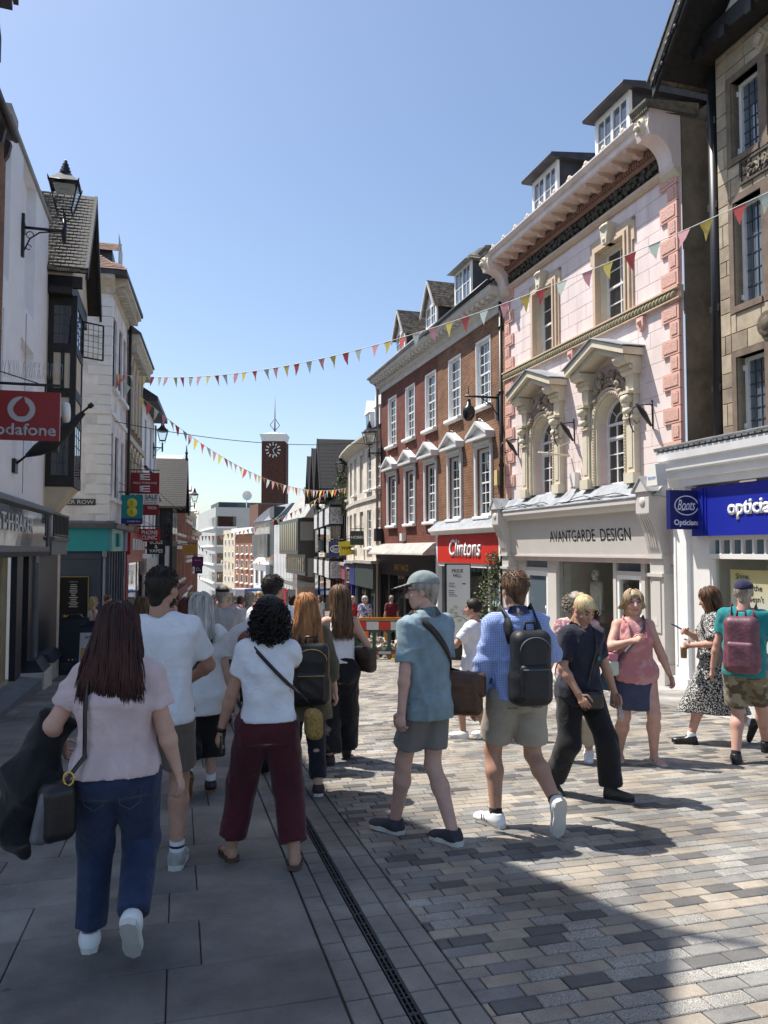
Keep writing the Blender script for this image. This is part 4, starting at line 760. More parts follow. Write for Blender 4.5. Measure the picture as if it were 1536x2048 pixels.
# white rendered house with tall recesses
wr = MATS['white_render']; B = Bld(FL, 7.62, 'white_house', 'plain white rendered house with tall recessed panels and a wall lantern')
ops = [(6.95+.7,8.02,6.15,8.84),(9.05,10.4,6.2,8.84),(7.65,7.75,3.6,5.62),(9.2,10.5,3.4,5.55)]
q = MB().wall(7.62,11.95,2.45,8.85,ops,0,.17)
for a, b, c, d in ops: q.quad((a,.17,c),(b,.17,c),(b,.17,d),(a,.17,d))
q.quad((11.95,0,-1.5),(11.95,5,-1.5),(11.95,5,8.85),(11.95,0,8.85)); q.quad((7.62,5,-1),(7.62,0,-1),(7.62,0,8.85),(7.62,5,8.85)); q.quad((7.62,0,8.85),(11.95,0,8.85),(11.95,5,8.85),(7.62,5,8.85)); B.part(q, 'wall', wr)
q = MB(); q.box(7.58,8.15,-.07,.4,8.85,9.02); q.box(8.15,11.98,-.05,.3,8.85,8.93); B.part(q, 'coping', MATS['stone_grey']); q = MB(); q.tube([(9.6,-.01,2.7),(9.6,-.01,6.1)], .006, 4); B.part(q, 'wall_joint', MATS['stone_grey'])
q = MB(); q.hexa([(8.3,.4,8.9),(11.9,.4,8.9),(11.9,5,8.9),(8.3,5,8.9)], [(8.3,.5,8.95),(11.9,.5,8.95),(11.9,2.4,10.4),(8.3,2.4,10.4)]); B.part(q, 'roof', MATS['slate']); q = MB(); q.tube([(8.3,.3,9.1),(11.9,.3,9.15)], .05, 6); B.part(q, 'ridge_pipe', MATS['gutter_brown'])
# timber-framed gabled house with oriel
B = Bld(FL, 11.97, 'timber_house', 'black timber framed house with steep tiled gable and leaded oriel window'); TH = B
q = MB(); q.box(11.98,14.9,.02,5,-2,7.7); q.prism([(11.95,7.7),(15.05,7.7),(13.5,9.95)], -.5, 4); B.part(q, 'wall', MATS['cream_render'])
roof_pair(B, 13.5, 10.2, 1.62, 2.35, -.78, 4.5, MATS['tile_brown'], bt_, tw=.16, tl=.12, sag=.03)
q = MB(); q.box(12.0,14.95,-.5,0,7.3,7.72); q.box(12.0,12.12,-.7,0,7.45,7.7); B.part(q, 'jetty_beam', bt_)
q = MB(); q.box(12.3,13.5,-.55,.02,3.1,7.3); OR = B.part(q, 'oriel', MATS['cream_render'])
q = MB()
for z0, z1 in ((3.05,3.3),(4.45,4.6),(5.05,5.25),(6.05,6.25),(7.1,7.35)): q.box(12.27,13.53,-.58,.02,z0,z1)
for u in (12.27,13.41): q.box(u,u+.12,-.575,-.45,3.05,7.3)
for y in (-.57,-.1): q.box(12.265,12.35,y,y+.12,3.05,7.3)
q.box(12.27,12.34,-.33,-.26,5.2,6.1); OF = B.part(q, 'timber_frame', bt_, OR)
def leaded(B, u0, u1, z0, z1, y, par, nm='pane', gm=None, n=3, mm=5):
    q = MB(); q.box(u0,u1,y,y+.006,z0,z1); p = B.part(q, nm, gm or MATS['glass'], par); q = MB()
    for i in range(1,n): x = u0+(u1-u0)*i/n; q.box(x-.006,x+.006,y-.008,y,z0,z1)
    for j in range(1,mm): z = z0+(z1-z0)*j/mm; q.box(u0,u1,y-.007,y,z-.006,z+.006)
    B.part(q, 'lead_cames', MATS['lead_dark'], par)
for z0, z1 in ((3.3,4.45),(6.25,7.1)):
    leaded(B, 12.4, 13.4, z0, z1, -.565, OR)
    q = MB(); q.box(12.258,12.264,-.45,-.1,z0,z1); B.part(q, 'pane', MATS['glass'], OR); q = MB()
    for i in range(1,3): q.box(12.25,12.258,-.45+.35*i/3-.005,-.45+.35*i/3+.005,z0,z1)
    for j in range(1,4): z = z0+(z1-z0)*j/4; q.box(12.25,12.258,-.45,-.1,z-.005,z+.005)
    B.part(q, 'lead_cames', MATS['lead_dark'], OR)
q = MB(); q.hexa([(12.6,-.06,2.35),(13.0,-.06,2.35),(13.0,.02,2.35),(12.6,.02,2.35)], [(12.3,-.54,3.05),(13.5,-.54,3.05),(13.5,.02,3.05),(12.3,.02,3.05)]); B.part(q, 'corbel', MATS['cream_render'], OR)
q = MB(); u = 13.2; D = Vector((.5,-.86,0)); p0 = Vector((13.45,-.58,6.25))
for k in range(2): q.tube([p0+Vector((0,0,k*.85)), p0+D*.5+Vector((0,0,k*.85))], .02, 4)
q.tube([p0, p0+Vector((0,0,.85))], .02, 4); q.tube([p0+D*.5, p0+D*.5+Vector((0,0,.85))], .02, 4)
for k in range(1,4): q.tube([p0+D*.5*k/4, p0+D*.5*k/4+Vector((0,0,.85))], .006, 4)
for k in range(1,6): q.tube([p0+Vector((0,0,k*.14)), p0+D*.5+Vector((0,0,k*.14))], .006, 4)
B.part(q, 'open_casement', bt_, OR)
# shopfront with gold lettered glass fascia under both
navy = mat('navy_paint', (.012,.016,.026), .45, .2, 3, .05, 40); greyp = mat('grey_moulding', (.13,.14,.155), .55, .15, 4, .1, 40)
B = Bld(FL, 3.3, 'jeweller_shopfront', 'dark navy shopfront with black glass fascia lettered W.T.H. BAKER', 'shopfront')
q = MB(); q.profx([(0,2.56),(-.3,2.5),(-.34,2.46),(-.34,2.4),(-.26,2.36),(0,2.36)], 3.3, 11.25); q.box(3.3,11.2,-.27,0,1.62,1.72).box(11.08,11.2,-.26,0,1.72,2.36); q.profx([(0,1.52),(-.22,1.54),(-.3,1.62),(0,1.62)], 3.3, 11.2); B.part(q, 'cornice', greyp)
q = MB(); q.box(3.3,11.08,-.24,-.0,1.72,2.36); FA = B.part(q, 'fascia', glassmat('fascia_glass', (.012,.013,.015), .05)); B.text('W·T·H·BAKER', mat('letter_silver', (.62,.62,.6), .4, .05, 3), 7.65, -.243, 2.1, FA, w=3.4, h=.27, ext=.012)
for a, b, m_, y0, nm in ((6.9,7.9,MATS['shop_glass'],-.02,'pane'),(7.9,8.25,mat('gilt_reveal', (.34,.29,.17), .5, .15, 3),-.05,'reveal'),(8.25,8.75,navy,-.2,'pillar'),(8.75,9.2,navy,-.12,'pillar'),(9.2,9.55,MATS['gilt_reveal'],-.02,'reveal'),(9.55,10.05,navy,-.16,'pillar'),(10.05,10.4,greyp,-.2,'fluted_pilaster'),(10.4,10.75,MATS['gilt_reveal'],.0,'reveal'),(10.75,11.7,navy,-.12,'pillar')):
    q = MB(); q.box(a,b,y0,y0+.1 if nm != 'pane' else y0+.01,-.55,1.55)
    if nm == 'fluted_pilaster':
        for i in range(3): q.box(a+.05+i*.1,a+.09+i*.1,y0-.015,y0,-.3,1.4)
    B.part(q, nm, m_)
q = MB(); q.box(3.3,6.9,-.02,.1,-.5,1.55); B.part(q, 'pillar', navy); q = MB(); q.box(4.2,6.7,-.03,-.02,-.3,1.5); B.part(q, 'pane', MATS['glass'])
q = MB(); q.box(6.9,8.0,1.2,1.25,-.6,1.5).box(6.9,8.0,-.0,1.2,-.62,-.4); B.part(q, 'display', MATS['interior_wall'])
q = MB(); 
for i in range(3): q.box(7.0+i*.3,7.2+i*.3,.2,.4,-.4,-.1+.2*(i%2))
B.part(q, 'display_stand', white_paint)
q = MB(); q.hexa([(3.3,-.42,-1.3),(9.6,-.42,-1.3),(9.6,0,-1.3),(3.3,0,-1.3)], [(3.3,-.42,-.62),(9.6,-.42,-.72),(9.6,0,-.66),(3.3,0,-.56)]); B.part(q, 'sill', greyp)
q = MB(); q.box(3.3,9.5,-.38,.05,-1.5,-.73); B.part(q, 'stallriser', white_paint)
for a, b, zt, y0 in ((9.55,10.5,-.62,-.46),(10.5,11.4,-.7,-.3),(11.4,12.3,-.62,-.34)): q = MB(); q.box(a,b,y0,.1,-1.6,zt); B.part(q, 'plinth_block', mat('white_stone', (.55,.54,.5), .8, .15, 5, .2, 40))
for a, b, zt in ((9.6,10.45,-.4),(10.9,12.2,-.45)): q = MB(); q.hexa([(a,-.44,-.62),(b,-.44,-.62),(b,0,-.62),(a,0,-.62)],[(a+.05,-.3,zt),(b-.05,-.3,zt),(b-.05,0,zt),(a+.05,0,zt)]); B.part(q, 'pillar_base', navy)
q = MB(); q.box(11.25,13.6,-.3,.02,1.55,1.85); q.profx([(0,1.85),(-.34,1.85),(-.36,1.92),(0,1.94)], 11.25, 13.65); B.part(q, 'cornice', greyp)
q = MB(); q.box(11.7,13.6,-.1,.02,-1.8,1.55); B.part(q, 'pillar', navy)
q = MB(); q.box(11.3,13.6,-.3,-.28,1.94,2.42); BL = B.part(q, 'balcony_panel', white_paint); q = MB()
for i in range(12): u = 11.32+i*.2; q.box(u,u+.035,-.33,-.3,1.94,2.45)
q.box(11.3,13.6,-.335,-.3,1.96,1.99).box(11.3,13.6,-.335,-.3,2.4,2.44); B.part(q, 'railing', MATS['iron'], BL)
# ---------- white corner house with quoins ----------
CX, CY = -8.0, 22.3
FQ = Frame((CX-.967*6, CY-.256*6), (CX, CY)); FS = Frame((CX, CY), (CX-.21*20, CY+20))
wb = brickmat('white_painted_brick', (.84,.84,.84), (.81,.81,.82), (.74,.74,.75), bump=.35)
B = Bld(FQ, 0, 'white_corner_house', 'white painted brick corner house with quoins, tiled hipped roof and turquoise fascia'); sl_ = 3.8
side = math.hypot(*(Vector((FS.pt(3.8)))-Vector(FS.pt(0)))); 
rel = FS.rz-FQ.rz
def S2Q(u, y, z):   # point on the street side frame -> this house's frame
    x, yy = FS.pt(u, -y); p = Vector((x, yy))-FQ.L; return (p.dot(FQ.e), p.dot(Vector((-FQ.e.y, FQ.e.x))), z)
class SideMB(MB):
    def build(s, name, m, parent=None, off=(0,0,0), loc=None):
        s.v = [S2Q(*p) for p in s.v]; return super().build(name, m, parent, off, loc)
q = MB(); q.quad((0,0,2.3),(6,0,2.3),(6,0,9.4),(0,0,9.4)); B.part(q, 'wall', wb)
sops = [(.4,1.15,6.5,8.65),(1.75,2.5,6.5,8.65),(.1,.8,3.2,5.15),(1.25,2.0,3.2,5.15),(2.7,3.3,3.2,5.15),(2.9,3.5,6.5,8.65)]
q = SideMB(); q.wall(0,3.8,2.3,9.4,sops,0,.12); B.part(q, 'wall', wb)
_S = MB
def side_sash(a, b, c, d):
    global MB
    MB = SideMB
    try: w_ = sash(B, a, b, c, d, .09, 2, 4, .05, .02, MATS['black_paint'], MATS['glass_dark'], sill=None)
    finally: MB = _S
    q = SideMB(); q.box(a-.1,b+.1,-.12,.05,c-.12,c); B.part(q, 'sill', white_paint, w_)
for a, b, c, d in sops: side_sash(a, b, c, d)
k = 0; z = 2.4
while z < 9.0:
    l = .62 if k % 2 else .34; q = MB(); q.box(6-l,6.035,-.035,.0,z+.01,z+.27); B.part(q, 'quoin', white_paint)
    q = SideMB(); q.box(0.001,.2,-.03,0,z+.01,z+.27); B.part(q, 'quoin', white_paint); z += .29; k += 1
q = MB(); q.box(0,6.02,-.07,0,5.62,5.75); B.part(q, 'string_course', white_paint); q = SideMB(); q.box(0.02,3.8,-.07,0,5.62,5.75); B.part(q, 'string_course', white_paint)
crm = mat('cornice_cream', (.55,.52,.44), .7, .15, 5, .2, 40)
q = MB(); q.profx([(0,9.15),(-.06,9.2),(-.1,9.35),(-.3,9.45),(-.45,9.5),(-.45,9.62),(0,9.62)], 0, 6.1); B.part(q, 'cornice', crm); q = SideMB(); q.profx([(0,9.15),(-.06,9.2),(-.1,9.35),(-.3,9.45),(-.45,9.5),(-.45,9.62),(0,9.62)], -.1, 3.8); 
for i in range(11): q.box(.1+i*.34,.24+i*.34,-.36,-.1,9.28,9.4)
B.part(q, 'cornice', crm)
q = MB(); A_ = [(-.2,-.5,9.62),(6.5,-.5,9.62)]; c_ = S2Q(3.9,-.5,9.62); d_ = S2Q(3.9,-.5,9.72)
q.add([(0,-.5,9.62),(6.45,-.5,9.62),c_,(0,c_[1],9.62),(0,-.5,9.74),(6.45,-.5,9.74),(c_[0],c_[1],9.74),(0,c_[1],9.74)], [(0,3,2,1),(4,5,6,7),(0,1,5,4),(1,2,6,5)]); B.part(q, 'eaves_gutter', MATS['lead_dark'])
q = MB(); ap = (4.2, 1.8, 11.6); q.add([(0,-.5,9.74),(6.45,-.5,9.74),(c_[0],c_[1],9.74),(0,1.8,11.6),ap,(4.2,c_[1],11.6)], [(0,1,4,3),(1,2,5,4)]); RF_ = B.part(q, 'roof', MATS['slate'])
q = MB(); sl = math.hypot(2.3,1.86); tiles(q, (0,-.52,9.75), (1,0,0), (0,2.3/sl,1.86/sl), (0,-1.86/sl,2.3/sl), 6.45, sl, .17, .13, clip=lambda x, y: x < 6.45-y*.75); o = B.part(q, 'roof_tiles', MATS['tile_red'], RF_); o['kind'] = 'stuff'
q = MB(); q.prism([(4.7,10.1),(5.9,10.1),(5.9,10.9),(4.7,10.9)], 1.0, 3.); dm = B.part(q, 'dormer', MATS['lead_dark']); q = MB(); tiles(q, (4.4,.85,10.8), (1,0,0), (0,.8,.6), (0,-.6,.8), 1.75, .7, .16, .12); o = B.part(q, 'dormer_tiles', MATS['tile_red'], dm); o['kind'] = 'stuff'; q = MB(); q.prism([(6.1,10.1),(6.14,10.1),(6.14,11.1),(6.1,11.35)], .8, 1.9); B.part(q, 'bargeboard', MATS['weathered_white'], dm)
q = MB(); q.box(0,6.02,-.1,.05,1.62,2.28); tl = B.part(q, 'fascia', mat('turquoise_sign', (.03,.34,.37), .45, .04, 2)); q = SideMB(); q.box(.0,2.65,-.12,.05,1.62,2.28); tl2 = B.part(q, 'fascia', mat('pale_teal_sign', (.16,.45,.43), .45, .04, 2)); q = SideMB(); q.box(.9,1.3,-.2,-.12,1.75,2.15); B.part(q, 'fascia_sign', plain('deep_teal', (.0,.22,.22)), tl2)
q = SideMB(); q.box(2.7,3.8,-.12,.05,1.62,2.28); B.part(q, 'fascia', mat('lilac_sign', (.22,.19,.33), .5, .05, 2)); q = MB(); q.profx([(0,2.28),(-.26,2.28),(-.3,2.42),(0,2.5)], 0, 6.2); B.part(q, 'shop_cornice', greyp); q = SideMB(); q.profx([(0,2.28),(-.26,2.28),(-.3,2.42),(0,2.5)], -.2, 3.9); B.part(q, 'shop_cornice', greyp)
slb = mat('slate_blue_paint', (.055,.075,.105), .5, .1, 2, .05, 30); q = MB(); q.box(0,6.0,0,.1,-2.2,1.62).box(4.3,4.42,-.03,0,-.6,1.55).box(5.72,5.84,-.03,0,-.6,1.55).box(4.42,5.72,-.03,0,1.4,1.55).box(4.3,5.84,-.03,0,-.75,-.6).box(0,6,-.05,0,-2.2,-1.1); B.part(q, 'shopfront', slb)
q = SideMB(); q.box(0,3.8,0,.1,-2.4,1.62)
for u in (.0,.5,1.1,1.7,2.3,2.9,3.5): q.box(u,u+.12,-.06,0,-2.3,1.6)
B.part(q, 'shopfront', slb); q = SideMB(); q.box(.7,2.2,-.03,-.02,-1,1.3); B.part(q, 'pane', MATS['glass_dark'])
q = MB(); q.tube([(5.93,-.09,-1.4),(5.93,-.09,1.5)], .035, 8); q.box(5.87,5.99,-.15,-.02,1.45,1.62); B.part(q, 'drainpipe', mat('grey_pipe', (.28,.29,.3), .5, .1, 3)); q = SideMB(); q.tube([(2.68,-.16,-2),(2.68,-.16,2.3)], .03, 8); B.part(q, 'drainpipe', MATS['grey_pipe']); q = SideMB(); q.tube([(3.78,-.1,2.3),(3.78,-.1,9.4)], .05, 8); B.part(q, 'drainpipe', MATS['black_paint'])
# menu board and street name
q = MB(); q.box(4.74,5.5,-.09,-.05,-.4,.88); mb_ = B.part(q, 'menu_board', mat('menu_black', (.006,.006,.007), .3, .1, 2)); q = MB(); q.box(4.72,5.52,-.08,-.045,-.42,.9); B.part(q, 'board_frame', MATS['gold'], mb_)
rt = random.Random(3); lw = plain('menu_white', (.55,.55,.52))
B.text('Breakfast Club', lw, 5.12, -.092, .75, mb_, w=.22, ext=.002)
for i in range(13):
    wd = rt.uniform(.12,.26); q = MB(); q.box(5.12-wd/2,5.12+wd/2,-.093,-.09,.66-i*.052,.676-i*.052); B.part(q, 'menu_line', lw, mb_)
q = MB(); q.tube([(5.12+.34*math.cos(a),-.1,-.4+.34*math.sin(a)) for a in [math.pi*i/16 for i in range(17)]], .012, 5); B.part(q, 'arch_badge', MATS['black_paint'], mb_); B.text('PHILPOTTS', MATS['gold'], 5.12, -.092, -.23, mb_, w=.5, h=.1, ext=.004, bold=.02)
q = MB(); q.box(4.25,5.66,-.05,0,2.94,3.12); sn = B.part(q, 'street_name_plate', mat('plate_slate', (.045,.05,.055), .5, .1, 3)); B.text('BUTCHER ROW', plain('plate_white', (.7,.7,.68)), 4.96, -.053, 3.03, sn, w=1.3, h=.11, ext=.004)
# ---------- brick house with arched windows, white house, timber house, brick row ----------
B = Bld(FS, 3.85, 'brick_arched_house', 'tall brown brick house with cream arched windows beyond the white corner house')
aw = [(4.5,5.2),(5.55,6.25),(6.6,7.3),(7.65,8.35)]
q = MB().wall(3.85,9.15,2.2,9.0,[(a,b,c,d) for a, b in aw for c, d in ((3.2,5.0),(6.0,8.2))],0,.15); q.quad((9.15,0,-3),(9.15,4,-3),(9.15,4,9),(9.15,0,9)); B.part(q, 'wall', brown)
for a, b in aw:
    for c, d in ((3.2,5.0),(6.0,8.2)):
        sash(B, a, b, c, d, .1, 2, 4, .05, .02, MATS['cream_paint'], MATS['glass_dark']); q = MB(); q.box(a-.12,a,-.07,0,c,d).box(b,b+.12,-.07,0,c,d); cx = (a+b)/2
        A0, A1 = arch_pts(cx, d-.1, .36, 8), arch_pts(cx, d-.1, .5, 8)
        for i in range(8): q.hexa([(A0[i][0],-.09,A0[i][1]),(A1[i][0],-.09,A1[i][1]),(A1[i][0],0,A1[i][1]),(A0[i][0],0,A0[i][1])], [(A0[i+1][0],-.09,A0[i+1][1]),(A1[i+1][0],-.09,A1[i+1][1]),(A1[i+1][0],0,A1[i+1][1]),(A0[i+1][0],0,A0[i+1][1])])
        B.part(q, 'window_surround', MATS['cream_stone'])
q = MB(); q.box(3.85,9.15,-.14,0,5.4,5.6); B.part(q, 'string_course', crm); q = MB(); q.profx([(0,8.6),(-.1,8.6),(-.2,8.75),(-.4,8.9),(-.4,9.05),(0,9.1)], 3.85, 9.15)
for i in range(12): q.box(4+i*.43,4.16+i*.43,-.32,0,8.45,8.75)
B.part(q, 'cornice', crm); q = MB(); q.hexa([(3.85,-.45,9.05),(9.2,-.45,9.05),(9.2,4,9.05),(3.85,4,9.05)], [(3.85,-.45,9.12),(9.2,-.45,9.12),(9.2,2,11),(3.85,2,11)]); B.part(q, 'roof', MATS['slate'])
q = MB(); q.box(3.9,9.1,-.1,.05,-3,2.3); q.box(3.9,9.1,-.2,0,1.5,2.25); SFm = B.part(q, 'shopfront', mat('red_shop', (.33,.015,.018), .4, .1, 3)); q = MB(); q.box(4.2,6.4,-.12,-.11,-1.2,1.2).box(6.9,8.8,-.12,-.11,-1.2,1.2); B.part(q, 'pane', MATS['glass_dark'], SFm)
for i in range(5): q = MB(); q.box(4.3+i*.85,4.9+i*.85,-.24,-.2,1.65,2.05); B.part(q, 'lettering_block', lw, SFm)
B = Bld(FS, 9.2, 'white_town_house', 'white house with dark sash windows and black eaves behind the shop signs')
q = MB().wall(9.2,14.7,-3.5,7.9,[(10.2,11.,5.2,7.2),(12.6,13.4,5.2,7.2),(10.2,11.,1.8,4.2),(12.6,13.4,1.8,4.2)],0,.15); q.quad((14.7,0,-3.5),(14.7,4,-3.5),(14.7,4,7.9),(14.7,0,7.9)); B.part(q, 'wall', wr)
for a in (10.2,12.6):
    for c, d in ((5.2,7.2),(1.8,4.2)): sash(B, a, a+.8, c, d, .1, 2, 4, .06, .02, MATS['black_paint'], MATS['glass_dark'], sill=(.06,.1,.12))
q = MB(); q.hexa([(9.1,-.6,7.75),(14.9,-.6,7.75),(14.9,4,7.75),(9.1,4,7.75)], [(9.1,-.6,7.95),(14.9,-.6,7.95),(14.9,2,9.6),(9.1,2,9.6)]); B.part(q, 'roof', MATS['lead_dark']); q = MB(); q.box(9.25,14.6,-.15,.02,-3.5,1.2).box(9.25,14.6,-.25,0,.7,1.3); SFm = B.part(q, 'shopfront', mat('pale_shop', (.5,.5,.47), .6, .1, 3)); q = MB(); q.box(9.6,14.2,-.17,-.16,-2,.5); B.part(q, 'pane', MATS['glass'], SFm)
q = MB(); q.tube([(14.55,-.08,-3),(14.55,-.08,7.6)], .05, 6); B.part(q, 'drainpipe', white_paint)
# jettied timber house standing proud of the row
B = Bld(FS, 15.0, 'jettied_timber_house', 'narrow black and white timber house with tiled roof standing proud of the left row')
q = MB(); q.box(15.0,19.,-.85,3,-4,3.9); B.part(q, 'wall', white_paint); q = MB()
for z0, z1 in ((3.55,3.9),(1.85,2.1),(.2,.45),(-1.2,-.95),(-4,-2.6)): q.box(14.95,19.05,-.9,3.02,z0,z1)
for y in (-.9,-.55,-.42,-.1): q.box(14.94,15.0,y,y+.13,-4,3.9)
for i in range(9): u = 15+i*.48; q.box(u,u+.2,-.89,-.85,-4,3.9)
FRM = B.part(q, 'timber_frame', bt_)
for z0, z1 in ((2.1,3.55),(-.95,.2)):
    q = MB(); q.box(14.96,14.985,-.8,-.1,z0,z1); B.part(q, 'pane', MATS['glass'], FRM); leaded(B, 15.3, 18.6, z0, z1, -.895, FRM, n=8, mm=4); q = MB(); q.box(14.94,14.96,-.47,-.42,z0,z1)
    for j in range(1,5): z = z0+(z1-z0)*j/5; q.box(14.945,14.96,-.8,-.1,z-.01,z+.01)
    B.part(q, 'lead_cames', MATS['lead_dark'], FRM)
roof_pair(B, 16.9, 6.3, 2.15, 2.55, -1.45, 3, MATS['tile_brown'], bt_, tw=.2, tl=.15)
q = MB(); q.tube([(16.9,-1.42,6.2),(16.9,-1.42,7.0)], [.07,.02], 6); q.ball((16.9,-1.42,6.6),.09,6); B.part(q, 'finial', bt_); q = MB(); q.box(15.9,16.9,1.0,1.9,5.5,7.0); B.part(q, 'chimney', brown)
FT = Frame((-11.25, 41.6), (-16.9, 70.)); orb = brickmat('orange_brick', (.33,.13,.07), (.26,.1,.06), (.3,.2,.14))
for n_, (u0, u1, zt, c_) in enumerate(((0,9,5.1,0),(9,18,4.2,1),(18,29,3.2,0))):
    B = Bld(FT, u0, 'brick_terrace', ['ornate orange brick terrace next to the jettied timber house on the left','middle brick terrace with white window heads on the left row','farthest brick terrace at the end of the left row'][n_], group='brick terraces on the left')
    zg = gz(*FT.pt((u0+u1)/2)); ops = []; u = u0+.6
    while u < u1-1: ops += [(u,u+.75,zt-2.5,zt-.7),(u,u+.75,zt-5.2,zt-3.4)]; u += 1.35
    q = MB().wall(u0,u1,zg-2,zt,ops,0,.12); q.quad((u0,3,zg-2),(u0,0,zg-2),(u0,0,zt),(u0,3,zt)); B.part(q, 'wall', orb)
    for a, b, c, d in ops:
        w_ = sash(B, a, b, c, d, .08, 2, 2, .07, .02, sill=(.1,.14,.12)); q = MB(); q.box(a-.12,b+.12,-.1,0,d,d+.2); B.part(q, 'lintel', white_paint, w_)
    q = MB(); q.profx([(0,zt-.35),(-.3,zt-.2),(-.36,zt),(0,zt+.05)], u0, u1); B.part(q, 'cornice', crm); q = MB(); q.box(u0,u1,-.12,0,zt-3.1,zt-2.9); B.part(q, 'string_course', crm); q = MB(); q.hexa([(u0,-.3,zt),(u1,-.3,zt),(u1,3,zt),(u0,3,zt)], [(u0,.2,zt+.3),(u1,.2,zt+.3),(u1,2.,zt+1.7),(u0,2.,zt+1.7)]); B.part(q, 'roof', MATS['slate'])
    for u in (u0+1.5,u0+5.): q = MB(); q.box(u,u+1.3,.0,1.8,zt+.1,zt+1.5); dd = B.part(q, 'dormer', white_paint); q = MB(); q.box(u+.2,u+1.1,-.02,-.01,zt+.35,zt+1.35); B.part(q, 'pane', MATS['glass_dark'], dd); q = MB(); q.prism([(u-.25,zt+1.5),(u+1.55,zt+1.5),(u+.65,zt+1.95)], -.25, 2); B.part(q, 'dormer_roof', MATS['weathered_white'], dd)
    q = MB(); q.box(u0+.1,u1-.1,-.2,.02,zg-2,zt-5.6); SFm = B.part(q, 'shopfront', plain(['shop_maroon','shop_purple','shop_teal'][n_], [(.16,.02,.04),(.12,.02,.14),(.02,.2,.28)][n_]))
    q = MB(); q.box(u0+.4,u1-.4,-.22,-.21,zg-.2,zt-6.1); B.part(q, 'pane', MATS['glass_dark'], SFm)
# ---------- buildings down the hill ----------
def PX(px, Y): return ((px-768)/1540*Y, Y)
def ZY(y, Y): return 1.65+(1100-y)/1540*Y
# curved white terrace
pl = [Vector(p) for p in ((-1.95,40.),(-1.70,38.),(-1.3,35.6),(-.75,33.2),(-.14,30.75))]
FC = Frame(pl[0], pl[-1]); acc = [0.]
for i in range(4): acc.append(acc[-1]+(pl[i+1]-pl[i]).length)
def C2(u, y, z):
    i = max(0, min(3, next((k for k in range(4) if u <= acc[k+1]), 3))); d = (pl[i+1]-pl[i]).normalized(); p = pl[i]+d*(u-acc[i])+Vector((-d.y,d.x))*y-FC.L
    return (p.dot(FC.e), p.dot(Vector((-FC.e.y,FC.e.x))), z)
class CurveMB(MB):
    def build(s, name, m, parent=None, off=(0,0,0), loc=None):
        s.v = [C2(*p) for p in s.v]; return super().build(name, m, parent, off, loc)
B = Bld(FC, 0, 'curved_white_terrace', 'cream white painted brick terrace curving downhill beyond the red brick house'); Lc = acc[-1]
cb_ = brickmat('cream_painted_brick', (.70,.65,.55), (.66,.62,.53), (.58,.54,.46), bump=.3); MB0 = MB; MB = CurveMB
ops = []; u = .5
while u < Lc-.8: ops += [(u,u+.8,4.2,5.9),(u,u+.8,1.75,3.35)]; u += 1.62
bl_u = [ops[i][0] for i in (2,6)]
q = MB()
cuts = sorted({0., Lc, *acc}); 
for i in range(len(acc)-1): q.wall(acc[i], acc[i+1], -3.5, 6.35, [(max(a,acc[i]),min(b,acc[i+1]),c,d) for a, b, c, d in ops if min(b,acc[i+1])-max(a,acc[i]) > .05], 0, .12)
B.part(q, 'wall', cb_)
for a, b, c, d in ops:
    if a in bl_u: q = MB(); q.box(a,b,.08,.12,c,d); B.part(q, 'blind_window', mat('blind_cream', (.5,.45,.38), .8, .08, 3))
    else: sash(B, a, b, c, d, .08, 2, 4, .07, .02, sill=(.1,.1,.14))
q = MB()
for i in range(4): q.profx([(0,6.15),(-.1,6.2),(-.3,6.35),(-.42,6.38),(-.42,6.46),(0,6.6)], acc[i], acc[i+1])
B.part(q, 'cornice', crm); q = MB()
for i in range(4): q.box(acc[i],acc[i+1],-.07,0,3.75,3.9)
B.part(q, 'string_course', crm); q = MB()
for i in range(4): q.hexa([(acc[i],-.35,6.5),(acc[i+1],-.35,6.5),(acc[i+1],3,6.5),(acc[i],3,6.5)], [(acc[i],-.3,6.55),(acc[i+1],-.3,6.55),(acc[i+1],2,8),(acc[i],2,8)])
B.part(q, 'roof', MATS['slate']); 
for k, u in enumerate((6.2,8.0)):
    q = MB(); q.box(u,u+.9,.1,1.6,6.6,7.6); q.prism([(u-.1,7.6),(u+1.,7.6),(u+.45,8.2)], .05, 1.8); dd = B.part(q, 'dormer', white_paint); q = MB(); q.box(u+.15,u+.75,.08,.09,6.8,7.5); B.part(q, 'pane', MATS['glass'], dd)
for k, (a, b, col, z0, z1) in enumerate(((.1,3.,(.25,.05,.06),.2,.9),(3.1,5.7,(.02,.03,.16),.1,1.05),(5.8,9.4,(.035,.05,.045),.1,1.1))):
    q = MB(); q.box(a,b,-.3,.05,z0,z1).box(a,b,-.1,.05,-4,z0); 
    for u in (a,(a+b)/2,b-.2): q.box(u,u+.18,-.22,0,-4,z0)
    SFm = B.part(q, 'shopfront', plain('row_shop_%d' % k, col)); q = MB(); q.box(a+.2,b-.2,-.12,-.11,-2.2,z0-.1); B.part(q, 'pane', MATS['glass_dark'], SFm); q = MB(); q.box(a-.05,b+.05,-.4,.0,z1,z1+.12); B.part(q, 'lead_cap', MATS['lead_warm'], SFm)
MB = MB0
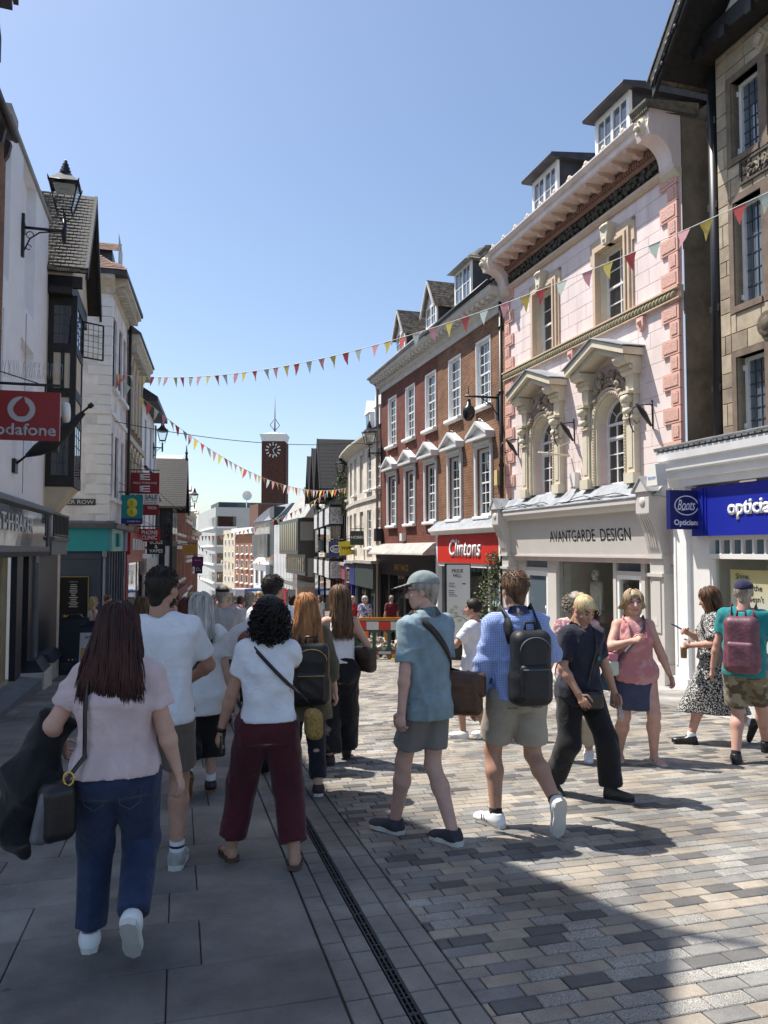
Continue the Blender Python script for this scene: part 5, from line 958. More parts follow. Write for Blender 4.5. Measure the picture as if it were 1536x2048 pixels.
# timber gabled shops
FG = Frame((-4.05,52.5),(-2.05,40.6)); B = Bld(FG, 0, 'tudor_gabled_shops', 'row of three black timber gables with slate roofs and white balcony panels', zb=-3.2)
q = MB(); q.box(0,FG.w,0,4,-4,4.9); B.part(q, 'wall', bt_)
slm = mat('roof_slate', (.17,.17,.165), .6, .35, 3, .2, 30)
for k in range(3):
    u = 2.0+k*4.02; roof_pair(B, u, 7.8, 2.0, 2.9, -1.3, 4, slm, bt_, tw=.3, tl=.25); q = MB(); q.prism([(u-1.8,4.9),(u+1.8,4.9),(u,7.5)], -.6, 3.8); gb = B.part(q, 'gable', bt_)
    for j in range(3): q = MB(); q.box(u-1.1+j*.75,u-.6+j*.75,-.62,-.6,5.0,5.6+(.6 if j == 1 else 0)); B.part(q, 'plaster_panel', white_paint, gb)
    for z in (.1,3.0):
        q = MB(); q.box(u-1.3,u+1.3,-.75,0,z-.0,z+1.1); bay = B.part(q, 'bay', bt_); q = MB(); q.box(u-1.2,u+1.2,-.78,-.75,z+.05,z+.95); q.box(u+1.3,u+1.33,-.72,-.05,z+.05,z+.95); B.part(q, 'balcony_panel', mat('pattern_white', (.62,.62,.6), .7, .5, 9), bay)
        q = MB(); q.box(u-1.2,u+1.2,-.7,-.69,z-1.5,z-.05).box(u+1.25,u+1.28,-.7,-.05,z-1.5,z-.05); B.part(q, 'pane', MATS['glass_dark'], bay)
q = MB(); q.box(.2,FG.w-.2,-.5,.0,-1.0,-.5); B.part(q, 'fascia', plain('row_brown', (.12,.07,.05))); q = MB(); q.box(.2,FG.w-.2,-.1,-.09,-4,-1.0); B.part(q, 'pane', MATS['glass'])
# climbing plant on the terrace corner
def far(name, label, px0, Y0, px1, Y1, yt, yb, dep, m, cat='building', um=None):
    fr = Frame(PX(px0,Y0), PX(px1,Y1)); zb = ZY(yb, (Y0+Y1)/2); zt = ZY(yt, (Y0+Y1)/2); B = Bld(fr, 0, name, label, cat, zb=zb); q = MB(); q.box(0,fr.w,0,dep,zb-4,zt); B.part(q, 'wall', m); B.zt = zt; B.w = fr.w; return B
def grid(B, u0, u1, z0, z1, nu, nz, fu=.6, fz=.6, gm=None, sill=False):
    for i in range(nu):
        for j in range(nz):
            cu = u0+(u1-u0)*(i+.5)/nu; cz = z0+(z1-z0)*(j+.5)/nz; a, b = (u1-u0)/nu*fu/2, (z1-z0)/nz*fz/2; q = MB(); q.box(cu-a,cu+a,-.04,.03,cz-b,cz+b); w_ = B.part(q, 'window', white_paint); q = MB(); q.box(cu-a+.12,cu+a-.12,-.06,-.04,cz-b+.12,cz+b-.12); B.part(q, 'pane', gm or MATS['glass'], w_)
            if sill: q = MB(); q.box(cu-a-.1,cu+a+.1,-.2,0,cz-b-.15,cz-b); B.part(q, 'sill', white_paint, w_)
B = far('cream_narrow_building', 'narrow cream rendered building left of the timber gables', 638, 58, 656, 53, 985, 1185, 4, MATS['cream_render']); grid(B, .3, B.w-.3, B.zb+2.5, B.zt-.5, 2, 3, .5, .6)
conc = mat('concrete', (.36,.35,.32), .85, .15, 1, .2, 10); dgl = mat('dark_cladding', (.035,.04,.045), .4, .2, 2)
B = far('oriel_office', 'dark glazed office bays under a pale concrete roof, right of street end', 592, 72, 645, 60, 1040, 1190, 6, mat('bay_brick', (.3,.2,.15), .85, .1, 2)); z = lambda y: ZY(y, 66)
q = MB(); q.hexa([(.2,-1.4,z(1040)),(B.w,-1.4,z(1040)),(B.w,5,z(1040)),(.2,5,z(1040))], [(.4,.2,z(985)),(B.w,.2,z(985)),(B.w,3,z(985)),(.4,3,z(985))]); B.part(q, 'roof', conc)
for k, (y0, y1, o_) in enumerate(((1040,1108,1.6),(1108,1148,1.0))):
    q = MB(); q.box(.5,B.w-2.,-o_,0,z(y1),z(y0)); bay = B.part(q, 'bay', dgl); n_ = 9
    for i in range(n_): u = .6+(B.w-2.8)*i/n_; q = MB(); q.box(u,u+.8,-o_-.04,-o_,z(y1)+.3,z(y0)-.3); B.part(q, 'pane', MATS['glass'], bay)
    q = MB(); q.box(B.w-2.,B.w-1.97,-o_+.2,-.2,z(y0)-1.8,z(y0)-.3); B.part(q, 'pane', MATS['glass_pale'], bay)
q = MB(); q.box(.5,B.w-1,-1.8,0,z(1168),z(1160)); B.part(q, 'canopy', MATS['glass_pale'])
B = far('white_fin_block', 'dark block with tall white vertical fins near the street end', 556, 84, 594, 76, 1048, 1165, 6, dgl); n_ = 13; z0, z1 = B.zb, B.zt
for i in range(n_): u = .1+(B.w-.3)*i/(n_-1); q = MB(); q.box(u,u+.22,-.45,0,z0-.5,z1); B.part(q, 'fin', white_paint)
for k in (.0,.33,.66): q = MB(); q.box(0,B.w,-.3,0,z0+(z1-z0)*k,z0+(z1-z0)*k+.2); B.part(q, 'floor_band', white_paint)
B = far('concrete_office', 'ribbed concrete office with grey mansard roof overhanging the street end', 509, 100, 540, 92, 1043, 1130, 10, conc); z0, z1 = B.zb, B.zt
for i in range(12): u = .1+B.w*i/12; q = MB(); q.box(u,u+.14,-.3,0,z0+1,z1-1.6); B.part(q, 'rib', conc)
q = MB(); q.box(.1,B.w-.1,-.1,-.05,z0+1,z1-1.6); B.part(q, 'pane', MATS['glass_dark']); q = MB(); q.box(B.w,B.w+2,-.05,8,z0,z1); B.part(q, 'side_wall', dgl)
q = MB(); q.hexa([(-.2,-.3,z1),(B.w+4,-.3,z1),(B.w+4,10,z1),(-.2,10,z1)], [(1.2,1.6,z1+1.9),(B.w+4,1.6,z1+1.9),(B.w+4,9,z1+1.9),(1.2,9,z1+1.9)]); rf_ = B.part(q, 'mansard_roof', mat('zinc', (.22,.23,.25), .5, .15, 2)); 
for i in range(9): u = .2+i*.75; q = MB(); q.hexa([(u,-.36,z1),(u+.08,-.36,z1),(u+.08,-.2,z1),(u,-.2,z1)],[(u+.6,1.54,z1+1.9),(u+.68,1.54,z1+1.9),(u+.68,1.7,z1+1.9),(u+.6,1.7,z1+1.9)]); B.part(q, 'seam', MATS['lead_dark'], rf_)
q = MB(); q.box(B.w+1.2,B.w+3.4,-.35,1,z1+.2,z1+1.5); B.part(q, 'dormer', dgl)
B = far('brick_white_cornice_building', 'orange brick building with white cornice and arched windows at the street end', 470, 118, 511, 108, 1068, 1182, 8, orb); grid(B, .3, B.w-.2, B.zb+.8, B.zt-1.2, 4, 3, .45, .6, MATS['glass_dark'], True); q = MB(); q.box(-.2,B.w+.2,-.5,1,B.zt,B.zt+.9); B.part(q, 'cornice', white_paint); q = MB(); q.box(1,5.5,2,5,B.zt,B.zt+4.5); B.part(q, 'chimney_stack', mat('dark_brick', (.14,.07,.05), .9, .2, 3))
B = far('cream_end_building', 'pale cream building between the white office and the orange brick', 447, 128, 471, 122, 1060, 1182, 8, MATS['cream_render']); grid(B, .3, B.w-.2, B.zb+1, B.zt-1, 3, 4, .35, .5, MATS['glass'], False)
B = far('white_porch_building', 'small white pedimented house front at the street end', 508, 96, 532, 92, 1128, 1180, 6, white_paint); grid(B, .4, B.w-.4, B.zb+.5, B.zt-.4, 2, 1, .6, .8, MATS['glass_dark']); q = MB(); q.prism([(0,B.zt),(B.w,B.zt),(B.w/2,B.zt+.8)], -.3, 1); B.part(q, 'pediment', white_paint)
# white office block
wo = mat('office_white', (.46,.465,.45), .7, .06, .5, .05, 5); fr = Frame(PX(431,135), PX(600,140)); zb = ZY(1195,137); zt = ZY(1014,135); B = Bld(fr, 0, 'white_office_block', 'large white modern office block with ribbon windows at the bottom of the hill', zb=zb)
q = MB(); q.box(0,fr.w,0,30,zb-3,zt); B.part(q, 'wall', wo)
fr2 = Frame(PX(397,166), PX(431,135)); H = Matrix.Rotation(-fr.rz,2)
def L2(u, y, z): x, yy = fr2.pt(u, -y); p = Vector((x,yy))-fr.L; return (p.dot(fr.e), p.dot(Vector((-fr.e.y,fr.e.x))), z)
class OffMB(MB):
    def build(s, name, m, parent=None, off=(0,0,0), loc=None): s.v = [L2(*p) for p in s.v]; return super().build(name, m, parent, off, loc)
q = OffMB(); q.box(0,fr2.w,0,6,zb-3,zt); B.part(q, 'wall', wo)
for k in range(5):
    z1_ = zt-1.7-k*3.25; q = OffMB(); q.box(.5,fr2.w-.3,-.06,0,z1_-1.7,z1_); bnd = B.part(q, 'window_band', MATS['glass_pale'])
    for i in range(16): u = .5+(fr2.w-.8)*i/16; q = OffMB(); q.box(u,u+.25,-.14,-.06,z1_-1.7,z1_); B.part(q, 'mullion', wo, bnd)
    q = OffMB(); q.box(.2,fr2.w,-.35,0,z1_-2.05,z1_-1.75); B.part(q, 'sill_band', white_paint, bnd)
    q = MB(); q.box(.3,3.6,-.05,0,z1_-1.7,z1_+.1); wn = B.part(q, 'window', MATS['glass_dark']); q = MB(); q.box(.2,3.7,-.12,0,z1_-2.0,z1_-1.7); B.part(q, 'sill', white_paint, wn)
q = MB(); q.box(1.5,14,8,20,zt,zt+1.4); B.part(q, 'plant_room', mat('plant_teal', (.06,.09,.09), .5, .3, 1)); q = MB(); q.tube([(6.5,7,zt),(6.5,7,zt+2.2)], .1, 6); q.lathe([(0,-.2),(.6,-.35),(.9,-.7)], (6.5,7,zt+2.6), 12, 'y'); B.part(q, 'satellite_dish', white_paint)
# clock tower
fr = Frame(PX(522,211), PX(568,211)); zb = -14; zt = ZY(881,211); B = Bld(fr, 0, 'clock_tower', 'tall dark red brick clock tower with white cap and thin spire', 'tower', zb=zb)
tb = brickmat('tower_brick', (.10,.036,.024), (.08,.028,.02), (.11,.05,.036), bw=.9, bh=.3); W_ = fr.w; rot = .0
q = MB(); q.box(0,W_,0,W_,zb,zt); B.part(q, 'shaft', tb); q = MB(); q.box(W_,W_+.3,.3,W_,zb,zt-.2); B.part(q, 'corner_strip', tb)
q = MB(); q.hexa([(0,0,zt),(W_,0,zt),(W_,W_,zt),(0,W_,zt)], [(-.5,-.5,zt+1.9),(W_+.5,-.5,zt+1.9),(W_+.5,W_+.5,zt+1.9),(-.5,W_+.5,zt+1.9)]); cp = B.part(q, 'cap', white_paint)
q = MB(); q.hexa([(-.6,-.6,zt+1.9),(W_+.6,-.6,zt+1.9),(W_+.6,W_+.6,zt+1.9),(-.6,W_+.6,zt+1.9)], [(W_/2-.3,W_/2-.3,zt+3.1),(W_/2+.3,W_/2-.3,zt+3.1),(W_/2+.3,W_/2+.3,zt+3.1),(W_/2-.3,W_/2+.3,zt+3.1)]); B.part(q, 'copper_roof', mat('pale_copper', (.4,.46,.44), .6, .1, 2), cp)
cx = W_/2; zc = ZY(899,211); tk = plain('clock_white', (.75,.75,.7)); 
for k in range(12):
    a = k*math.pi/6; d = (math.sin(a), math.cos(a)); n_ = (d[1], -d[0]); q = MB(); P = [(cx+d[0]*r_+n_[0]*s_, -.1, zc+d[1]*r_+n_[1]*s_) for r_, s_ in ((1.3,-.16),(1.3,.16),(2.1,.16),(2.1,-.16))]; q.add(P+[(x,0,z) for x,_,z in P], [(0,1,2,3),(4,7,6,5),(0,4,5,1),(1,5,6,2),(2,6,7,3),(3,7,4,0)]); B.part(q, 'hour_mark', tk)
for ang, ln, nm in ((43,1.1,'hour_hand'),(162,1.75,'minute_hand')): a = R(ang); q = MB(); q.tube([(cx,-.2,zc),(cx+math.sin(a)*ln,-.2,zc+math.cos(a)*ln)], [.16,.08], 5); B.part(q, nm, tk)
q = MB(); zs_ = zt+3.0; q.tube([(cx,cx,zs_-.5),(cx,cx,zs_+2),(cx,cx,zs_+10.2)], [.28,.2,.04], 6); sp = B.part(q, 'spire', mat('spire_bronze', (.14,.1,.1), .5, .2, 3))
q = MB()
for k in range(4): a = math.pi/4*(2*k)+.2; q.tube([(cx,cx,zs_+.3),(cx+1.35*math.cos(a),cx+1.35*math.sin(a),zs_+1.9),(cx,cx,zs_+3.8)], .11, 5)
B.part(q, 'spire_ornament', MATS['spire_bronze'], sp)
# dome behind the shops
q = MB(); x, y = PX(632,150); zb = ZY(976,150); q.lathe([(2.15,-8),(2.15,-.2),(2.4,-.1),(2.4,.1),(2.1,.2),(2.05,.9),(1.6,1.7),(.9,2.3),(.3,2.6),(.2,2.8)], (0,0,0), 20); t_ = thing('domed_cupola', 'grey lead dome with finial rising behind the timber gables', 'dome', (x, y, zb)); q.build('dome', mat('dome_lead', (.13,.13,.15), .5, .15, 2), t_); q = MB(); q.tube([(0,0,2.6),(0,0,4.4)], [.12,.03], 6); q.ball((0,0,3.4),.2,6); q.build('finial', MATS['gold'], t_)
# shopfronts at street level far down
for nm, lb, p0, p1, y0, y1, Y, col in (('red_shop_awning','red shop canopy at the bottom of the street on the right',568,589,1165,1200,80,(.5,.02,.03)),('blue_shopfront','bright blue shopfront at the bottom of the street',490,548,1178,1205,86,(.04,.09,.22)),('grey_shopfront','pale grey shopfront left of the blue one far down the street',452,491,1178,1205,95,(.4,.38,.4))):
    B = far(nm, lb, p0, Y, p1, Y-1, y0, y1, 3, plain(nm+'_m', col), 'shopfront'); q = MB(); q.box(.4,B.w-.4,-.05,0,B.zb-1,B.zb+(B.zt-B.zb)*.45); B.part(q, 'pane', MATS['glass_dark']); q = MB(); q.box(.5,B.w*.5,-.06,0,B.zt-.7,B.zt-.25); B.part(q, 'sign_panel', white_paint)
# ---------- street furniture, signs, bunting ----------
iron = MATS['iron']; lampglass = clearglass('lantern_glass')
def lantern(loc, ang, arm, label, sc_=1., gal=.0):
    t = thing('wall_lantern', label, 'street lamp', loc, ang, 'black wall lanterns'); t.scale = (sc_,)*3
    q = MB(); q.box(0,.05,-.04,.04,-.55,.25); q.box(.0,.06,-.06,.06,-.12,.08); q.build('wall_plate', iron, t)
    q = MB(); q.tube([(.03,0,0),(arm+.04,0,0)], .028, 8); q.tube([(.05,0,-.42),(.14,0,-.2),(.3,0,-.07),(arm*.8,0,-.02)], .014, 6)
    for c, r_ in (((.14,0,-.13),.06),((.12,0,-.36),.045)): q.tube([(c[0]+r_*math.cos(a),0,c[2]+r_*math.sin(a)) for a in [i*.55 for i in range(11)]], .009, 5)
    q.tube([(arm,0,-.2),(arm,0,.22)], .04, 8); q.build('arm', iron, t)
    q = MB(); q.tube([(arm,0,.22),(arm,0,.34)], .02, 6)
    for s_ in (-1,1):
        for ax in (0,1): q.tube([(arm+(s_*.02 if ax == 0 else 0), s_*.02 if ax else 0, .2),(arm+(s_*.16 if ax == 0 else 0), s_*.16 if ax else 0, .26),(arm+(s_*.12 if ax == 0 else 0), s_*.12 if ax else 0, .38)], .01, 5)
    q.build('cradle', iron, t)
    a0, a1, z0, z1 = .13, .25, .36, .86; C4 = [(-1,-1),(1,-1),(1,1),(-1,1)]; q = MB()
    for i in range(4):
        c, d = C4[i], C4[(i+1)%4]; q.tube([(arm+c[0]*a0,c[1]*a0,z0),(arm+c[0]*a1,c[1]*a1,z1)], .014, 4); q.tube([(arm+c[0]*a0,c[1]*a0,z0),(arm+d[0]*a0,d[1]*a0,z0)], .018, 4); q.tube([(arm+c[0]*a1,c[1]*a1,z1),(arm+d[0]*a1,d[1]*a1,z1)], .022, 4); q.tube([(arm+c[0]*a1,c[1]*a1,z1),(arm+c[0]*(a1+.02),c[1]*(a1+.02),z1+.07)], [.02,.004], 4)
    fr_ = q.build('lantern_frame', iron, t)
    for i in range(4):
        c, d = C4[i], C4[(i+1)%4]; q = MB(); q.quad((arm+c[0]*a0*.97,c[1]*a0*.97,z0),(arm+d[0]*a0*.97,d[1]*a0*.97,z0),(arm+d[0]*a1*.97,d[1]*a1*.97,z1),(arm+c[0]*a1*.97,c[1]*a1*.97,z1)); q.build('pane', lampglass, fr_)
    q = MB(); k = 1.08; q.add([(arm+c[0]*a1*k,c[1]*a1*k,z1) for c in C4]+[(arm+c[0]*.09,c[1]*.09,z1+.2) for c in C4], [(0,1,5,4),(1,2,6,5),(2,3,7,6),(3,0,4,7),(4,5,6,7),(3,2,1,0)]); rf_ = q.build('lantern_roof', mat('lamp_grey', (.05,.055,.06), .4, .15, 5), t)
    q = MB(); q.lathe([(.1,z1+.19),(.12,z1+.22),(.09,z1+.25),(.1,z1+.28),(.07,z1+.31),(.08,z1+.34),(.05,z1+.37),(.06,z1+.4),(.03,z1+.43),(.035,z1+.46),(0,z1+.5)], (arm,0,0), 10); q.build('finial', iron, rf_)
    q = MB(); q.box(arm-.18,arm+.18,-.18,.18,z1-.07,z1-.03); q.box(arm-.08,arm+.08,-.03,.03,z1-.1,z1-.07); q.build('lamp_tray', plain('tray_white', (.5,.5,.48)), t); return t
def outang(fr): return math.atan2(-fr.e.x, fr.e.y)
lantern((*FL.pt(9.02), 7.52), outang(FL), .72, 'large black lantern on bracket of the white house, upper left')
lantern((*FS.pt(14.2), ZY(893,36)), outang(FS), .45, 'black lantern on the white town house left of the clock tower', .95)
lantern((*FR.pt(.12), ZY(906,30.6)), outang(FR), .55, 'black lantern on the corner of the red brick house', .95)
lantern((*FC.pt(.4), ZY(958,39.8)), outang(FC), .45, 'black lantern at the far end of the curved white terrace', .9)
lantern((*FG.pt(1.0,.0), ZY(1042,51.5)), outang(FG), .6, 'small black lantern below the timber gables', .95)
lantern((*FT.pt(9.5), ZY(1012,51)), outang(FT), .6, 'small black lantern on the left brick terraces', .9)
# hanging camera globe on brown brick house
t = thing('hanging_camera', 'black dome camera hanging from scrolled bracket on brown brick house', 'camera', (*FR.pt(10.95), 5.62), outang(FR)); q = MB(); q.box(0,.05,-.05,.05,-.55,.15); q.tube([(.03,0,.05),(.95,0,.05)], .03, 6); q.tube([(.05,0,-.4),(.2,0,-.15),(.5,0,.03)], .015, 5); q.tube([(.85,0,.05),(.85,0,.4)], .012, 5); q.tube([(.25,0,-.1),(.33,0,-.16),(.4,0,-.1)], .01, 5); q.build('bracket', iron, t); q = MB(); q.lathe([(0,-.02),(.05,-.05),(.07,-.2),(.15,-.26),(.17,-.36),(.15,-.5),(.08,-.6),(0,-.62)], (.85,0,0), 12); q.build('housing', mat('camera_black', (.012,.012,.013), .25, .2, 3), t)
q = MB(); q.box(-.09,.09,-.1,0,-.2,.2); o = q.build('meter_box', plain('yellow_cream', (.6,.47,.2)), None); o.location = (*FR.pt(10.95,.0), 3.55); o.rotation_euler = (0,0,FR.rz); tag(o, 'yellow cream box fixed on brown brick wall beside the drainpipe', 'box')
# bunting
FLG = [('flag_yellow', (.74,.62,.16)), ('flag_red', (.66,.13,.13)), ('flag_green', (.56,.66,.60)), ('flag_pink', (.72,.38,.42))]
def flagmat(n, c):
    m = mat(n, c, .8, .06, 8); nt = m.node_tree; b = nt.nodes['Principled BSDF']; tr = _n(nt, 'ShaderNodeBsdfTranslucent'); tr.inputs[0].default_value = (*c,1); mx = _n(nt, 'ShaderNodeMixShader'); mx.inputs[0].default_value = .45; o = [k for k in nt.nodes if k.type == 'OUTPUT_MATERIAL'][0]; nt.links.new(b.outputs[0], mx.inputs[1]); nt.links.new(tr.outputs[0], mx.inputs[2]); nt.links.new(mx.outputs[0], o.inputs[0]); return m
fm = [flagmat(*f) for f in FLG]
def bunting(P0, P1, sag, label, n, sz=.24, start=0, skip=0.):
    P0, P1 = Vector(P0), Vector(P1); t = thing('bunting', label, 'bunting', P0, 0, 'strings of bunting'); rb = random.Random(n)
    pt = lambda k: (P1-P0)*k+Vector((0,0,-4*sag*k*(1-k))); q = MB(); q.tube([pt(i/40) for i in range(41)], .007, 4); q.build('cord', plain('cord_white', (.62,.62,.6)), t)
    for i in range(n):
        k = skip+(1-skip)*(i+.5+rb.uniform(-.12,.12))/n; p = pt(k); d = (pt(k+.005)-pt(k-.005)).normalized(); hw = sz*.36; side = Vector((d.y,-d.x,0)).normalized(); sw_ = rb.uniform(-.35,.35)*sz; tw = rb.uniform(-.2,.2)*sz; dn = Vector((0,0,-1))
        q = MB(); V = [p-d*hw, p+d*hw, p-d*hw*.5+dn*sz*.5+side*(sw_*.6+tw*.3), p+d*hw*.5+dn*sz*.5+side*(sw_*.4-tw*.3), p+dn*sz+side*sw_+d*rb.uniform(-.15,.15)*sz]; q.smooth = True; q.add(V, [(0,1,3,2),(2,3,4)]); q.build('flag', fm[(i+start) % 4], t)
bunting((*FS.pt(.25,.08), 6.86), (6.15, 9.2, 6.72), 1.06, 'long nearest bunting string of pastel triangles crossing from left house to stone house', 50, .27, 0)
bunting((*FS.pt(.1,.1), 6.84), (-1.95, 39.6, 4.85), 1.25, 'bunting string sagging down the street in front of the clock tower', 48, .36, 1)
bunting((*FG.pt(FG.w-.3,.9), 4.7), (*FT.pt(9.,.1), 2.6), .75, 'bunting string from the timber gables down towards the left brick terraces', 34, .34, 2)
bunting((*FT.pt(24,.1), 2.2), (*PX(560,76), ZY(1100,76)), 1.6, 'far bunting string level with the white fin block', 24, .4, 0)
bunting((*FT.pt(28,.1), ZY(1150,70)), (*PX(512,94), ZY(1122,94)), .5, 'farthest low bunting string near the street end', 26, .4, 1)
def wire(name, label, pts, r, m=iron, cat='cable'): q = MB(); p0 = pts[0]; q.tube([Vector(p)-Vector(p0) for p in pts], r, 5); o = q.build(name, m, None); o.location = p0; return tag(o, label, cat)
def sagline(P0, P1, sag, n=24): P0, P1 = Vector(P0), Vector(P1); return [P0.lerp(P1, k/n)+Vector((0,0,-4*sag*(k/n)*(1-k/n))) for k in range(n+1)]
wire('overhead_cable', 'dark cable strung across the street in front of the clock tower', sagline((*FS.pt(.6,.05), 5.5), (*FR.pt(.2,.1), 5.95), .35), .012)
wire('overhead_cable', 'thin cable running along the left shops below the signs', sagline((*FS.pt(3.9,.1), 5.0), (*FS.pt(15.0,1.3), 3.6), .3), .014)
# projecting signs
def hang(fr, u, out, wd, z0, z1, label, m, th=.06, arm=True, name='projecting_sign'):
    t, bd, cx, fy, sgn = outsign(fr, u, out, wd, z0, z1, th, name, label, m)
    if arm:
        q = MB(); h = z1-z0; xo = -out if sgn > 0 else out; xe = wd if sgn > 0 else -wd; q.tube([(xo,0,h+.1),(xe,0,h+.1)], .02, 6); q.tube([(xo,0,h+.4),(xe*.7,0,h+.12)], .008, 5)
        for k in (.2,.8): q.tube([(xe*k,0,h),(xe*k,0,h+.1)], .012, 5)
        q.build('bracket', iron, t)
    return t, bd, cx, fy
# phone shop sign: red with a white ring and drop
vr = mat('sign_red_phone', (.30,.012,.014), .4, .06, 2); t, bd, cx, fy = hang(FL, 5.15, .30, .95, ZY(877,10.1), ZY(777,10.1), 'red hanging vodafone phone shop sign with white ring, at left edge', vr, .07)
lt = plain('sign_silver', (.5,.5,.52)); cy = .41; q = MB(); n_ = 28
for i in range(n_):
    a, b = 2*math.pi*i/n_, 2*math.pi*(i+1)/n_; r0 = lambda a_: .085+.045*max(0, math.cos(a_-1.9))**6*0; 
    q.hexa([(cx+.17*math.cos(a),fy-.012,cy+.17*math.sin(a)),(cx+.1*math.cos(a),fy-.012,cy+.1*math.sin(a)),(cx+.1*math.cos(a),fy,cy+.1*math.sin(a)),(cx+.17*math.cos(a),fy,cy+.17*math.sin(a))],[(cx+.17*math.cos(b),fy-.012,cy+.17*math.sin(b)),(cx+.1*math.cos(b),fy-.012,cy+.1*math.sin(b)),(cx+.1*math.cos(b),fy,cy+.1*math.sin(b)),(cx+.17*math.cos(b),fy,cy+.17*math.sin(b))])
q.build('ring', lt, bd); q = MB(); pts = [(cx-.1+.0,cy-.02),(cx-.04,cy-.1),(cx+.06,cy-.09),(cx+.105,cy),(cx+.05,cy+.09),(cx+.03,cy+.175),(cx-.06,cy+.09)]; q.prism(pts, fy-.016, fy); q.build('drop', vr, bd); lettering('vodafone', lt, bd, (cx, fy-.002, .14), w=.86, h=.16, ext=.01, bold=.02)
q = MB(); rs = random.Random(1)
for i in range(40): x = cx-.45+i*.024; q.tube([(x,0,.84),(x+rs.uniform(-.04,.04),rs.uniform(-.05,.05),1.06)], .0025, 3)
q.build('pigeon_spikes', MATS['chrome'], t)
q = MB(); q.lathe([(0,-.04),(.13,-.04),(.15,-.01),(.15,.05),(0,.05)], (0,0,0), 18, 'y'); o = q.build('disc_sign', white_paint, None); o.location = (*FL.pt(6.0,1.22), ZY(817,10.9)); o.rotation_euler = (0,0,outang(FL)+math.pi/2); tag(o, 'small round white sign behind the red phone sign', 'sign')
t, bd, cx, fy = hang(FS, 2.3, .08, .66, ZY(1048,24.6), ZY(990,24.6), 'teal sign with two yellow circles lettered EE', plain('ee_teal', (.0,.22,.23)), .06); yl = plain('ee_yellow', (.62,.55,.03)); q = MB(); h = ZY(990,24.6)-ZY(1048,24.6)
for k in (.42,.72): q.lathe([(0,fy-.012),(.15,fy-.012),(.16,fy)], (cx,0,h*k), 20, 'y')
q.build('circles', yl, bd)
for k in (.42,.72): lettering('E', plain('ee_dark', (.0,.16,.17)), bd, (cx, fy-.013, h*k), h=.13, ext=.004)
q = MB(); q.box(cx-.33,cx+.33,fy-.006,.03,.0,h*.2); q.build('blue_band', plain('ee_blue', (.01,.02,.16)), bd); lettering('Available here', sw, bd, (cx+.06, fy-.008, h*.1), w=.4, ext=.003)
t, bd, cx, fy = hang(FS, 5.0, .05, .98, ZY(1030,27.3), ZY(945,27.3), 'dark red estate agent FOR SALE board above the shop signs', plain('agent_red', (.24,.015,.02)), .04); h = ZY(945,27.3)-ZY(1030,27.3); q = MB(); q.box(cx-.49,cx+.49,fy-.008,.022,h*.25,h*.5); q.build('white_band', white_paint, bd)
lettering('FOR SALE', MATS['black_paint'], bd, (cx, fy-.01, h*.43), w=.86, h=.16, ext=.004, bold=.02); lettering('APARTMENT', MATS['black_paint'], bd, (cx+.2, fy-.01, h*.345), w=.45, h=.06, ext=.003); lettering('UNAFFECTED', MATS['black_paint'], bd, (cx+.2, fy-.01, h*.285), w=.45, h=.06, ext=.003)
for k, s_ in ((.9,'E'),(.62,'E')): lettering(s_, sw, bd, (cx, fy-.002, h*k), w=.36, h=.22, ext=.004, bold=.02)
lettering('HALLS MORELAND', sw, bd, (cx, fy-.002, h*.76), w=.8, h=.07, ext=.003); lettering('9030', sw, bd, (cx+.25, fy-.002, h*.17), w=.3, h=.1, ext=.003)
t, bd, cx, fy = hang(FS, 7.6, .1, .78, ZY(1083,30), ZY(1058,30), 'red sign lettered PHONE CLINIC in white capitals', plain('clinic_red', (.36,.012,.02)), .08); lettering('PHONE\nCLINIC', sw, bd, (cx, fy-.002, .25), w=.6, h=.36, ext=.006, bold=.03)
t, bd, cx, fy = hang(FS, 10.8, .1, .76, ZY(1108,33), ZY(1078,33), 'black sign lettered ECIGS and VAPES in white capitals', MATS['black_paint'], .06); lettering('ECIGS\n&\nVAPES', sw, bd, (cx, fy-.002, .32), w=.56, h=.52, ext=.005, bold=.02)
t, bd, cx, fy = hang(FS, 8.6, .02, .5, ZY(1010,31), ZY(962,31), 'pale grey board hanging behind the estate agent sign', plain('grey_board', (.42,.42,.44)), .04)
t, bd, cx, fy = hang(FT, 11.0, .35, .75, ZY(1133,52), ZY(1113,52), 'purple hanging sign on the left brick terraces', plain('sign_purple', (.12,.015,.1)), .06); lettering('SHOP', sw, bd, (cx, fy-.002, .42), w=.4, h=.08, ext=.003)
t, bd, cx, fy = hang(FT, 16.5, .3, .55, ZY(1147,57.5), ZY(1131,57.5), 'small navy O2 sign on the left brick terraces', plain('sign_navy', (.01,.012,.06)), .06); lettering('O', sw, bd, (cx-.06, fy-.002, .32), w=.24, h=.26, ext=.004); lettering('2', sw, bd, (cx+.14, fy-.002, .22), w=.07, h=.1, ext=.004)
t, bd, cx, fy = hang(FT, 2.5, .2, .8, ZY(1106,43.5), ZY(1090,43.5), 'orange yellow hanging sign beside the jettied timber house', plain('sign_amber', (.45,.24,.03)), .06)
t, bd, cx, fy = hang(FC, 6.2, .1, .64, ZY(1090,34), ZY(1062,34), 'dark green square HOBBS sign on the curved white terrace', plain('sign_green', (.02,.035,.03)), .06); lettering('HOBBS', sw, bd, (cx, fy-.002, .34), w=.54, h=.12, ext=.004)
t, bd, cx, fy = hang(FC, 3.6, .12, .72, ZY(1108,37), ZY(1081,37), 'tilted yellow Works sign below the HOBBS sign', plain('sign_yellow', (.6,.48,.02)), .06); lettering('Works', MATS['black_paint'], bd, (cx, fy-.002, .34), w=.52, h=.17, ext=.004, bold=.03)
for o_ in (t,): o_.rotation_euler = (0, R(-6), o_.rotation_euler.z)
